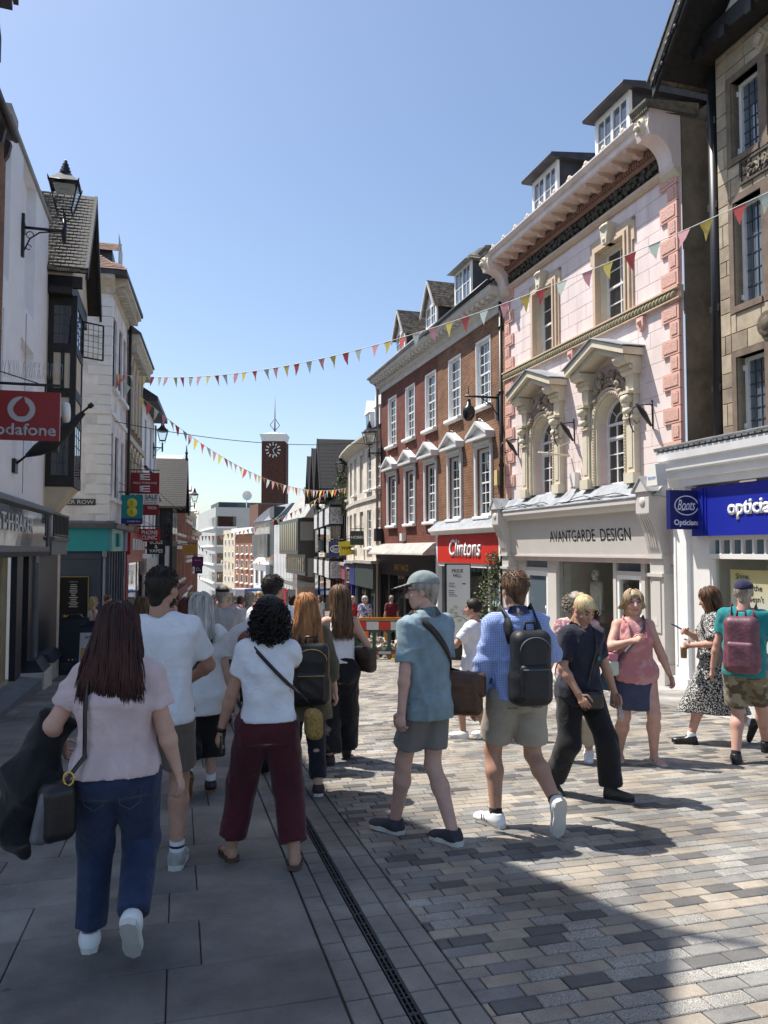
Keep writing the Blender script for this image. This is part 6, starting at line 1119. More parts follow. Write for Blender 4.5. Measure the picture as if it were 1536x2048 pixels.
t, bd, cx, fy = hang(FC, .2, .2, .75, ZY(1113,40.3), ZY(1083,40.3), 'blue chemist sign with white oval below the timber gables', plain('sign_blue_far', (.02,.04,.14)), .06); q = MB(); q.tube([(cx+.3*math.cos(a),fy-.01,.4+.17*math.sin(a)) for a in [2*math.pi*i/20 for i in range(21)]], .022, 5, False); q.build('oval', sw, bd); lettering('Boots', sw, bd, (cx, fy-.002, .4), w=.4, h=.2, ext=.005, shear=.3)
t, bd, cx, fy = hang(FG, 6.0, .35, .55, ZY(1102,46.3), ZY(1080,46.3), 'pale green hanging board beyond the blue oval sign', plain('sign_sage', (.2,.28,.26)), .06)
# blue and yellow shop sign on the terrace corner
x, y = FC.pt(4.2,.35); t = thing('shop_sign', 'blue shop sign with yellow lettering on the curved terrace', 'sign', (x, y, ZY(1170,36.3)), FC.rz+R(25)); q = MB(); q.box(-.55,.55,-.05,.05,0,.95); bd = q.build('board', plain('sign_blue_lilac', (.06,.06,.2)), t); q = MB(); q.tube([(-.36,-.06,.15),(.36,-.06,.15),(.36,-.06,.8),(-.36,-.06,.8),(-.36,-.06,.15)], .03, 5); q.build('border', plain('sign_gold', (.6,.42,.03)), bd); lettering('OPTICAL\nEXPRESS', MATS['sign_gold'], bd, (0,-.055,.47), w=.58, h=.36, ext=.01)
# furled black flag
t = thing('furled_flag', 'furled black flag on an angled pole fixed to the white house', 'flag', (*FL.pt(8.75,.0), 3.15), outang(FL)); q = MB(); q.box(0,.06,-.12,.12,-.15,.1); q.build('wall_plate', iron, t); D = Vector((1.25,.2,1.15)); q = MB(); q.tube([(.03,0,0), D*1.0], [.022,.022], 6); q.tube([D*.97,D*1.02], .045, 8); q.build('pole', iron, t)
q = MB(); pts = [D*k+Vector((.0,0,-s_)) for k, s_ in ((.16,.02),(.3,.07),(.45,.12),(.6,.1),(.75,.07),(.9,.03))]; q.tube(pts, [.03,.11,.15,.13,.09,.045], 9); q.tube([D*.35+Vector((0,.05,-.1)),D*.5+Vector((.02,.05,-.24)),D*.62+Vector((0,.03,-.14))], [.02,.07,.03], 7); q.build('cloth', mat('flag_black', (.012,.012,.014), .7, .3, 12, .5, 30), t)
q = MB(); q.box(-.12,.12,-.07,.07,-.1,.1); o = q.build('floodlight', mat('lamp_body', (.07,.07,.075), .5, .2, 4), None); o.location = (*FL.pt(8.9,.6), ZY(890,13.7)); o.rotation_euler = (R(20),0,.3); tag(o, 'small dark floodlight below the red phone sign', 'light')
# dark lantern box at the very top left
t = thing('hanging_lantern', 'dark framed hanging lantern cut by the top left corner', 'lantern', (-3.12,6.0,6.1), .35); q = MB(); q.box(-.22,.1,-.12,.12,0,.05).box(.1,.14,-.16,.16,.08,.9).box(-.22,-.18,-.12,.12,.05,.9).box(-.06,-.02,-.125,-.1,.05,.9); q.build('frame', mat('lantern_box', (.06,.055,.06), .5, .2, 4), t); q = MB(); q.box(-.18,.1,-.1,.1,.05,.9); q.build('pane', MATS['glass_pale'], t); q = MB(); q.tube([(-.05,0,.9),(-.05,0,1.4),(-1.75,-.6,1.4)], .025, 6); q.build('bracket', iron, t)
# pavement boards
def aboard(x, y, rz, w_, h_, label, m, curved):
    t = thing('pavement_board', label, 'sign', (x, y, gz(x, y)), rz, 'pavement boards'); 
    for s_ in (-1,1):
        q = MB(); q.hexa([(-w_/2,s_*.24-.02,0),(w_/2,s_*.24-.02,0),(w_/2,s_*.24+.02,0),(-w_/2,s_*.24+.02,0)], [(-w_/2,s_*.05-.02,h_),(w_/2,s_*.05-.02,h_),(w_/2,s_*.05+.02,h_),(-w_/2,s_*.05+.02,h_)]); p = q.build('panel', m, t)
        if curved: q = MB(); q.prism([(-w_/2,h_),(w_/2,h_),(w_/2,h_+.04),(.18,h_+.06),(.1,h_+.13),(-.1,h_+.13),(-.18,h_+.06),(-w_/2,h_+.04)], s_*.04-.02, s_*.04+.02); q.build('top_rail', m, p)
    return t
bkb = mat('board_black', (.01,.012,.018), .4, .2, 3)
def onface(t, z, h_, s_, m, w=None, h=None, x=0., **kw): k = z/h_; o = lettering(s_, m, t, (x, -(.24+(.05-.24)*k)-.024, z), w=w, h=h, ext=.003, **kw); o.rotation_euler = (R(-10),0,0)
def onpan(t, x0, x1, z0, z1, h_, m, name, off=.022):
    yy = lambda z: -(.24+(.05-.24)*z/h_)-off; q = MB(); q.hexa([(x0,yy(z0)-.003,z0),(x1,yy(z0)-.003,z0),(x1,yy(z0),z0),(x0,yy(z0),z0)],[(x0,yy(z1)-.003,z1),(x1,yy(z1)-.003,z1),(x1,yy(z1),z1),(x0,yy(z1),z1)]); return q.build(name, m, t)
t = aboard(-6.95,17.4,.25,.62,1.2,'black curved-top pavement board in front of the blue shop wall', bkb, True); onpan(t,-.25,.25,.12,.98,1.08,mat('chalk_grey', (.05,.055,.06), .6, .4, 6),'chalkboard'); onface(t,.86,1.08,'TED',lt,w=.2); onface(t,.62,1.08,'Trollbeads\nRing Repairs',lt,w=.34); onface(t,.34,1.08,'...',lt,w=.2)
t = aboard(-6.32,16.9,.2,.66,1.06,'navy pavement board with white WE BUY GOLD poster', mat('board_navy', (.008,.012,.03), .4, .2, 3), True); onpan(t,-.27,.27,.14,.94,1.06,plain('poster_white', (.55,.55,.53)),'poster'); dk = plain('print_navy', (.03,.035,.06)); gd = plain('print_gold', (.5,.32,.08))
onface(t,.84,1.06,'WE BUY',dk,w=.36,h=.075,bold=.02); onface(t,.69,1.06,'GOLD',gd,w=.3,h=.1,x=.06); onface(t,.55,1.06,'FOR CASH',dk,w=.3,h=.07,x=.06); onpan(t,-.24,-.12,.3,.62,1.06,gd,'printed_ring',.026); onpan(t,.0,.24,.3,.4,1.06,gd,'printed_bracelet',.026)
# street map monolith
x, y = 1.86, 19.5; t = thing('map_monolith', 'tall white PRIDE HILL map panel in a black frame before the card shop', 'sign', (x, y, gz(x, y)), R(-8)); zt = ZY(1127,19.5)-gz(x,y); q = MB(); q.box(-.33,.33,-.06,.1,0,zt); q.build('post', MATS['black_gloss'], t); q = MB(); q.box(-.27,.31,-.075,-.06,.42,zt-.03); pn = q.build('panel', plain('map_white', (.66,.66,.64)), t)
lettering('PRIDE\nHILL', MATS['black_paint'], pn, (.0,-.077,zt-.24), w=.28, h=.2, ext=.003, bold=.01); rm = random.Random(4)
for i in range(7): wd = rm.uniform(.12,.24); q = MB(); q.box(-.22,-.22+wd,-.078,-.075,zt-.5-i*.045-(.05 if i > 2 else 0),zt-.485-i*.045-(.05 if i > 2 else 0)); q.build('printed_line', MATS['black_paint'], pn)
q = MB(); q.box(.12,.2,-.078,-.075,zt-.52,zt-.49); q.build('printed_arrow', MATS['black_paint'], pn)
for i in range(14):
    q = MB(); cx_, cz_ = rm.uniform(-.18,.22), rm.uniform(.6,zt-1.0); n_ = rm.randint(5,7); q.add([(cx_+rm.uniform(.03,.08)*math.cos(a),-.077-.0004*i,cz_+rm.uniform(.02,.06)*math.sin(a)) for a in [2*math.pi*k/n_ for k in range(n_)]], [tuple(range(n_))]); q.build('map_area', plain('map_green', (.42,.5,.3)) if i % 2 else plain('map_grey', (.4,.42,.4)), pn)
q = MB(); q.tube([(.02+.24*math.cos(a),-.08,.85+.24*math.sin(a)) for a in [i*math.pi/14 for i in range(2,13)]], .006, 4); q.build('map_ring', MATS['black_paint'], pn)
# road works: barriers, rubble
bg_ = mat('barrier_green', (.02,.085,.055), .5, .15, 5); bo = mat('barrier_orange', (.75,.27,.02), .5, .12, 5); rdm = plain('board_red', (.6,.04,.03)); wtm = plain('board_white', (.62,.62,.6))
def barrier(x, y, rz, m, label, board, w_=1.9):
    t = thing('road_barrier', label, 'barrier', (x, y, gz(x, y)), rz, 'road work barriers'); h = 1.0
    q = MB(); q.box(-w_/2,w_/2,-.03,.03,.12,.24).box(-w_/2,-w_/2+.1,-.03,.03,.24,.74).box(w_/2-.1,w_/2,-.03,.03,.24,.74).box(-w_/2,w_/2,-.025,.025,.72,h)
    n_ = 5
    for i in range(1,n_):
        u = -w_/2+w_*i/n_; q.box(u-.045,u+.045,-.028,.028,.24,.74)
    for i in range(n_):
        a, b = -w_/2+w_*i/n_+.045, -w_/2+w_*(i+1)/n_-.045
        for zc_, s_ in ((.66,1),(.32,-1)):
            for e0, e1 in ((a,1),(b,-1)): q.prism([(e0,zc_),(e0+e1*.07,zc_+s_*.08),(e0,zc_+s_*.08)] if e1*s_ > 0 else [(e0,zc_),(e0,zc_+s_*.08),(e0+e1*.07,zc_+s_*.08)], -.027, .027)
    q.build('frame', m, t)
    if board:
        k = 6
        for i in range(k): q = MB(); q.box(-w_/2+.03+(w_-.06)*i/k,-w_/2+.03+(w_-.06)*(i+1)/k,-.034,-.0255,.76,.97); q.build('board_panel', rdm if i % 2 == 0 else wtm, t)
        for i in range(k): q = MB(); q.box(-w_/2+.03+(w_-.06)*i/k,-w_/2+.03+(w_-.06)*(i+1)/k,-.036,-.031,.14,.21); q.build('board_panel', rdm if i % 2 else wtm, t)
    for s_ in (-.7,.7): q = MB(); q.box(s_-.05,s_+.05,-.3,.3,0,.05).box(s_-.04,s_+.04,-.05,.05,.05,.14); q.build('foot', plain('foot_yellow', (.6,.4,.05)), t)
    return t
barrier(-.45,20.1,R(-4),bg_,'green road barrier with red and white board in front of the rubble', True, 1.95)
barrier(-1.6,20.6,R(20),bg_,'second green road barrier partly hidden by the woman in the white vest', True)
barrier(.25,22.4,R(2),bo,'orange road barrier behind the rubble heap', False, 1.9)
barrier(-1.1,22.6,R(-5),bo,'orange road barrier left of the rubble heap', False, 1.3)
barrier(.75,21.3,R(80),bg_,'green road barrier end-on at the right of the rubble', True, 1.9)
q = MB(); rr_ = random.Random(11)
for i in range(520):
    t_ = rr_.gauss(0,.55); s_ = rr_.gauss(0,.42); x, y = -.3+t_, 21.2+s_; hz = .42*math.exp(-(t_*t_/.5+s_*s_/.35)); r_ = rr_.uniform(.03,.1); z = gz(x,y)+rr_.uniform(0,hz)+r_*.3; q.cm = rr_.choice([0,0,1,2]); o0 = len(q.v); q.box(-r_,r_,-r_*.7,r_*.7,-r_*.5,r_*.5); M = Euler((rr_.uniform(0,6),rr_.uniform(0,6),rr_.uniform(0,6))).to_matrix()
    for k in range(o0, len(q.v)): v = M@Vector(q.v[k]); q.v[k] = (v.x+x, v.y+y, v.z+z)
o = q.build('rubble', [mat('rubble_a', (.36,.3,.24), .9, .3, 6, .4, 40), mat('rubble_b', (.22,.18,.15), .9, .3, 6, .4, 40), mat('rubble_c', (.45,.41,.36), .9, .3, 6, .4, 40)], None); tag(o, 'heap of broken paving rubble behind the barriers', 'rubble', kind='stuff')
# plants
lf = mat('leaf_green', (.06,.10,.03), .6, .4, 9); lf2 = mat('leaf_pale', (.2,.2,.08), .6, .4, 9)
def climber(name, label, base, hgt, rx, ry, n, ls, seed, drop=0.):
    rr_ = random.Random(seed); t = thing(name, label, 'plant', base); q = MB(); nst = 7
    for i in range(nst):
        a = rr_.uniform(0,6.28); pts = [Vector((rr_.uniform(-.05,.05),rr_.uniform(-.05,.05),-drop))]
        for k in range(1,7): pts.append(Vector((rx*.7*math.cos(a)*k/6+rr_.uniform(-.06,.06), ry*.7*math.sin(a)*k/6+rr_.uniform(-.05,.05), -drop+(hgt+drop)*k/6*rr_.uniform(.85,1.0))))
        q.tube(pts, [.014*(1-k/8) for k in range(7)], 5)
    q.build('stems', mat('stem_brown', (.1,.07,.04), .8, .3, 9), t); q = MB(); q.smooth = False
    for i in range(n):
        z = rr_.uniform(0,1)**.8; w_ = (.45+.55*math.sin(math.pi*min(1,z*1.05)))*rr_.uniform(.2,1); a = rr_.uniform(0,6.28); c = Vector((rx*w_*math.cos(a)+.12*math.sin(z*9), ry*w_*math.sin(a), -drop*.3+(hgt+drop*.3)*z)); d = Vector((rr_.uniform(-1,1),rr_.uniform(-1,1),rr_.uniform(-.8,.5))).normalized(); s_ = Vector((rr_.uniform(-1,1),rr_.uniform(-1,1),rr_.uniform(-.3,.3))).cross(d).normalized(); L_ = ls*rr_.uniform(.6,1.3); q.cm = rr_.choice([0,0,1]); q.add([c, c+d*L_*.5+s_*L_*.25, c+d*L_, c+d*L_*.5-s_*L_*.25], [(0,1,2,3)])
    o = q.build('foliage', [lf, lf2], t); o['kind'] = 'stuff'
x, y = FR.pt(11.1,.35); climber('climbing_shrub', 'straggly green shrub climbing by the drainpipe beside the card shop', (x, y, gz(x,y)), 2.7, .38, .3, 900, .1, 5)
x, y = FC.pt(.15,.25); climber('wall_plant', 'dry trailing plant hanging on the far corner of the curved terrace', (x, y, ZY(1032,40)), 2.9, .4, .3, 620, .13, 6)
# ---------- people: bodies and clothes as blended volumes ----------
class Vol:
    def __init__(s, lo, hi, h):
        s.lo = np.array(lo, np.float32)-2*h; s.h = h; s.n = np.ceil((np.array(hi)+2*h-s.lo)/h).astype(int)+1; s.d = np.full(s.n, 1., np.float32)
        s.ax = [s.lo[i]+h*np.arange(s.n[i], dtype=np.float32) for i in range(3)]
    def win(s, lo, hi):
        a = np.clip(np.floor((np.array(lo)-s.lo)/s.h).astype(int), 0, s.n-1); b = np.clip(np.ceil((np.array(hi)-s.lo)/s.h).astype(int)+1, 1, s.n)
        sl = tuple(slice(a[i], max(b[i], a[i]+1)) for i in range(3)); X, Y, Z = np.meshgrid(*[s.ax[i][sl[i]] for i in range(3)], indexing='ij', sparse=True); return sl, X, Y, Z
    def put(s, sl, d, k, cuts, P, sub=False):
        for c, n in cuts:
            X, Y, Z = P; d = np.maximum(d, (X-c[0])*n[0]+(Y-c[1])*n[1]+(Z-c[2])*n[2])
        a = s.d[sl]
        if sub: d = -d; hh = np.maximum(k-np.abs(a-d), 0)/k; s.d[sl] = np.maximum(a, d)+hh*hh*k*.25
        else: hh = np.maximum(k-np.abs(a-d), 0)/k; s.d[sl] = np.minimum(a, d)-hh*hh*k*.25
    def cap(s, a, b, ra, rb, k=.03, cuts=(), flat=None, sub=False):
        a = np.array(a, np.float32); b = np.array(b, np.float32); m = max(ra, rb)+k+.03; sl, X, Y, Z = s.win(np.minimum(a,b)-m, np.maximum(a,b)+m)
        px, py, pz = X-a[0], Y-a[1], Z-a[2]; q = 1.
        if flat is not None:   # flat=(axis, ratio)
            w, q = np.array(flat[0], np.float32), flat[1]; w = w/np.linalg.norm(w); t_ = (px*w[0]+py*w[1]+pz*w[2])*(1/q-1); px, py, pz = px+t_*w[0], py+t_*w[1], pz+t_*w[2]
        v = b-a; L = float(v@v)+1e-9; t = np.clip((px*v[0]+py*v[1]+pz*v[2])/L, 0, 1); d = np.sqrt((px-t*v[0])**2+(py-t*v[1])**2+(pz-t*v[2])**2)-(ra+t*(rb-ra)); s.put(sl, d*(q if q < 1 else 1), k, cuts, (X,Y,Z), sub); return s
    def ell(s, c, r, k=.03, cuts=(), sub=False, rot=None):
        c = np.array(c, np.float32); m = max(r)+k+.02; sl, X, Y, Z = s.win(c-m, c+m); x, y, z = X-c[0], Y-c[1], Z-c[2]
        if rot is not None: x, y, z = [rot[0][i]*x+rot[1][i]*y+rot[2][i]*z for i in range(3)]
        k0 = np.sqrt((x/r[0])**2+(y/r[1])**2+(z/r[2])**2)+1e-6; k1 = np.sqrt((x/r[0]**2)**2+(y/r[1]**2)**2+(z/r[2]**2)**2)+1e-6; s.put(sl, k0*(k0-1)/k1, k, cuts, (X,Y,Z), sub); return s
    def box(s, c, r, rad=.02, k=.02, cuts=(), rot=None, sub=False):
        c = np.array(c, np.float32); m = np.linalg.norm(r)+k+.03; sl, X, Y, Z = s.win(c-m, c+m); x, y, z = X-c[0], Y-c[1], Z-c[2]
        if rot is not None: x, y, z = [rot[0][i]*x+rot[1][i]*y+rot[2][i]*z for i in range(3)]
        x, y, z = np.abs(x)-r[0]+rad, np.abs(y)-r[1]+rad, np.abs(z)-r[2]+rad; d = np.sqrt(np.maximum(x,0)**2+np.maximum(y,0)**2+np.maximum(z,0)**2)+np.minimum(np.maximum(x,np.maximum(y,z)),0)-rad; s.put(sl, d, k, cuts, (X,Y,Z), sub); return s
    def prof(s, zs, w, dp, xc, yc, k=.03, cuts=(), p=2.3):
        sl, X, Y, Z = s.win((min(xc)-max(w)-.08, min(yc)-max(dp)-.08, zs[0]-.06), (max(xc)+max(w)+.08, max(yc)+max(dp)+.08, zs[-1]+.06)); z = Z.ravel(); f = lambda a: np.interp(z, zs, a).reshape(1,1,-1).astype(np.float32)
        W, D, cx, cy = f(w), f(dp), f(xc), f(yc); e = (np.abs((X-cx)/W)**p+np.abs((Y-cy)/D)**p)**(1/p); d = (e-1)*np.minimum(W, D); d = np.maximum(d, np.maximum(zs[0]-Z, Z-zs[-1])); s.put(sl, d, k, cuts, (X,Y,Z)); return s
    def folds(s, amp, seed, base=(9,5,3), vert=0.):
        rr = np.random.RandomState(seed); i, j, k = np.nonzero(np.abs(s.d) < .06)
        if len(i) == 0: return s
        P = np.stack([s.ax[0][i], s.ax[1][j], s.ax[2][k]], 1); o = np.zeros(len(P), np.float32)
        for q in range(5):
            v = rr.normal(size=3); v[2] *= (1-vert); v = v/np.linalg.norm(v)*rr.uniform(14, 42); u = rr.normal(size=3)*rr.uniform(5, 11); g = rr.normal(size=3)*4
            o += (1-np.abs(np.sin(P@v*.5+1.6*np.sin(P@u+q)))*1.6)*np.clip(.35+.75*np.sin(P@g+q*2), 0, 1)
        s.d[i,j,k] -= np.clip(o*.45+.15, -.5, 1.6)*amp; return s
    def mesh(s, name):
        d = s.d; S = d < 0; n = np.array(d.shape)-1; c = [S[a:a+n[0], b:b+n[1], e:e+n[2]] for a in (0,1) for b in (0,1) for e in (0,1)]
        cnt = sum(x.astype(np.int8) for x in c); act = (cnt > 0) & (cnt < 8); I = np.argwhere(act); idx = np.full(n, -1, np.int32); idx[act] = np.arange(len(I)); acc = np.zeros((len(I),3), np.float32); num = np.zeros(len(I), np.float32)
        co = [(a,b,e) for a in (0,1) for b in (0,1) for e in (0,1)]; val = [d[I[:,0]+a, I[:,1]+b, I[:,2]+e] for a, b, e in co]
        for p in range(8):
            for ax_, st in ((0,4),(1,2),(2,1)):
                if co[p][ax_] == 0:
                    v0, v1 = val[p], val[p+st]; m = (v0 < 0) != (v1 < 0); t = v0/(v0-v1+1e-12); pos = np.tile(np.array(co[p], np.float32), (len(I),1)); pos[:,ax_] += t; acc[m] += pos[m]; num[m] += 1
        V = s.lo+s.h*(I+acc/num[:,None]); Q = []
        for ax_ in range(3):
            sh = [slice(1,-1)]*3; sh[ax_] = slice(0,-1); a0 = S[tuple(sh)]; sh2 = list(sh); sh2[ax_] = slice(1,None); a1 = S[tuple(sh2)]; E = np.argwhere(a0 != a1)
            if not len(E): continue
            fl = a0[E[:,0],E[:,1],E[:,2]]; o1, o2 = (ax_+1)%3, (ax_+2)%3; B_ = E.copy(); B_[:,o1] += 1; B_[:,o2] += 1
            def g(i_, j_): c_ = B_.copy(); c_[:,o1] -= i_; c_[:,o2] -= j_; return idx[c_[:,0],c_[:,1],c_[:,2]]
            q = np.stack([g(1,1), g(0,1), g(0,0), g(1,0)], 1); q[~fl] = q[~fl][:, ::-1]; Q.append(q)
        if not Q: return V, np.zeros((0,4), int)
        Q = np.concatenate(Q); return V, Q[(Q >= 0).all(1)]
def vobj(name, vol, m, parent, extra=None):
    V, Q = vol.mesh(name)
    if extra is not None and extra.v:
        n0 = len(V); ev = np.array([tuple(v) for v in extra.v], np.float32); fs = []
        for f in extra.f:
            if len(f) == 4: fs.append(f)
            else:
                for i in range(1, len(f)-1, 2): fs.append((f[0], f[i], f[i+1], f[min(i+2, len(f)-1)]) if i+2 < len(f) else (f[0], f[i], f[i+1], f[i+1]))
        fs = [f for f in fs]; me = bpy.data.meshes.new(name)
        V = np.concatenate([V, ev]); Q2 = [tuple(x+n0 for x in dict.fromkeys(f)) for f in fs]; me.from_pydata(V.tolist(), [], Q.tolist()+Q2); me.polygons.foreach_set('use_smooth', np.ones(len(me.polygons), bool)); me.update()
    else: me = mesh_np(name, V, Q, True)
    for x in (m if isinstance(m, (list,tuple)) else [m]): me.materials.append(x)
    return link(name, me, parent)
def V3(*a): return np.array(a, np.float32)
def ik(root, tgt, l1, l2, pole):
    root, tgt, pole = map(lambda v: np.array(v, float), (root, tgt, pole)); d = tgt-root; L = np.linalg.norm(d); 
    if L > (l1+l2)*.999: tgt = root+d/L*(l1+l2)*.999; d = tgt-root; L = np.linalg.norm(d)
    u = d/L; a = (l1*l1-l2*l2+L*L)/(2*L); h = math.sqrt(max(l1*l1-a*a, 0)); p = pole-u*(pole@u); p = p/(np.linalg.norm(p)+1e-9); return root+u*a+p*h, tgt
def fingers(mb, wrist, d, pn, sc_, curl, spread=1., side=1):
    d = np.array(d, float); d /= np.linalg.norm(d); pn = np.array(pn, float); pn -= d*(pn@d); pn /= np.linalg.norm(pn); a = np.cross(d, pn)*side   # a points to the thumb side
    kn = wrist+d*.088*sc_
    for i, (o, L) in enumerate(((.030,.072),(.010,.080),(-.010,.074),(-.029,.058))):
        p = kn+a*o*sc_*spread-d*abs(o)*.25*sc_; pts = [p-d*.02*sc_, p]; dir_ = d.copy(); ang = 0.
        for k, f in enumerate((.45,.32,.25)):
            ang += curl*(.5 if k == 0 else 1.)+.08*i; dd = d*math.cos(ang)+pn*math.sin(ang); pts.append(pts[-1]+dd*L*f*sc_)
        mb.tube(pts, [.0095*sc_,.0095*sc_,.0088*sc_,.0078*sc_,.006*sc_], 6)
    b = wrist+d*.025*sc_+a*.03*sc_; mb.tube([b-a*.01*sc_, b+(a*.7+d*.6+pn*.3)*.035*sc_, b+(a*.75+d*1.3+pn*.6)*.045*sc_, b+(a*.7+d*1.9+pn*.9)*.045*sc_], [.014*sc_,.0125*sc_,.0105*sc_,.008*sc_], 6)
SK = lambda n, c: mat(n, c, .55, .1, 14, .08, 160, sub=.12, spec=.4)
skin_fair = SK('skin_fair', (.56,.34,.26)); skin_tan = SK('skin_tan', (.47,.26,.175)); skin_pink = SK('skin_pink', (.55,.31,.235)); lipm = SK('lips', (.42,.14,.12)); eyem = mat('eye', (.05,.035,.03), .2, .3, 40)
def cloth(n, c, rough=.85, bump=.25, var=.08, sc_=5., sheen=.15, bs=220.):
    if n in MATS: return MATS[n]
    m = mat(n, c, rough, var, sc_, bump, bs, sheen=sheen, spec=.25); nt = m.node_tree; bp = [k for k in nt.nodes if k.type == 'BUMP'][0]; g = _n(nt, 'ShaderNodeNewGeometry'); prev = None
    for sc2, st, ds, dist in ((4.6,.5,.045,1.6),(11.,.15,.014,1.1)):   # soft creases, then small ones
        nz = _n(nt, 'ShaderNodeTexNoise'); nz.inputs['Scale'].default_value = sc2; nz.inputs['Detail'].default_value = 2; nz.inputs['Distortion'].default_value = dist; nt.links.new(g.outputs['Position'], nz.inputs['Vector']); b2 = _n(nt, 'ShaderNodeBump'); b2.inputs['Strength'].default_value = st; b2.inputs['Distance'].default_value = ds; nt.links.new(nz.outputs[0], b2.inputs['Height'])
        if prev: nt.links.new(prev, b2.inputs['Normal'])
        prev = b2.outputs[0]
    nt.links.new(prev, bp.inputs['Normal']); return m
def hairm(n, c, c2=None, rough=.55): return mat(n, c, rough, .35, 26., .2, 90, col2=c2 or [x*1.5 for x in c], stretch=(1,1,.16), spec=.35)
TORSO = {'m': ([.80,.88,.96,1.06,1.18,1.30,1.38,1.44,1.49], [.150,.172,.168,.160,.170,.186,.186,.135,.07], [.10,.118,.115,.11,.115,.122,.112,.085,.06]),
         'f': ([.80,.88,.96,1.06,1.16,1.28,1.36,1.42,1.48], [.150,.182,.176,.146,.146,.158,.160,.12,.06], [.105,.122,.115,.10,.105,.115,.10,.08,.055])}
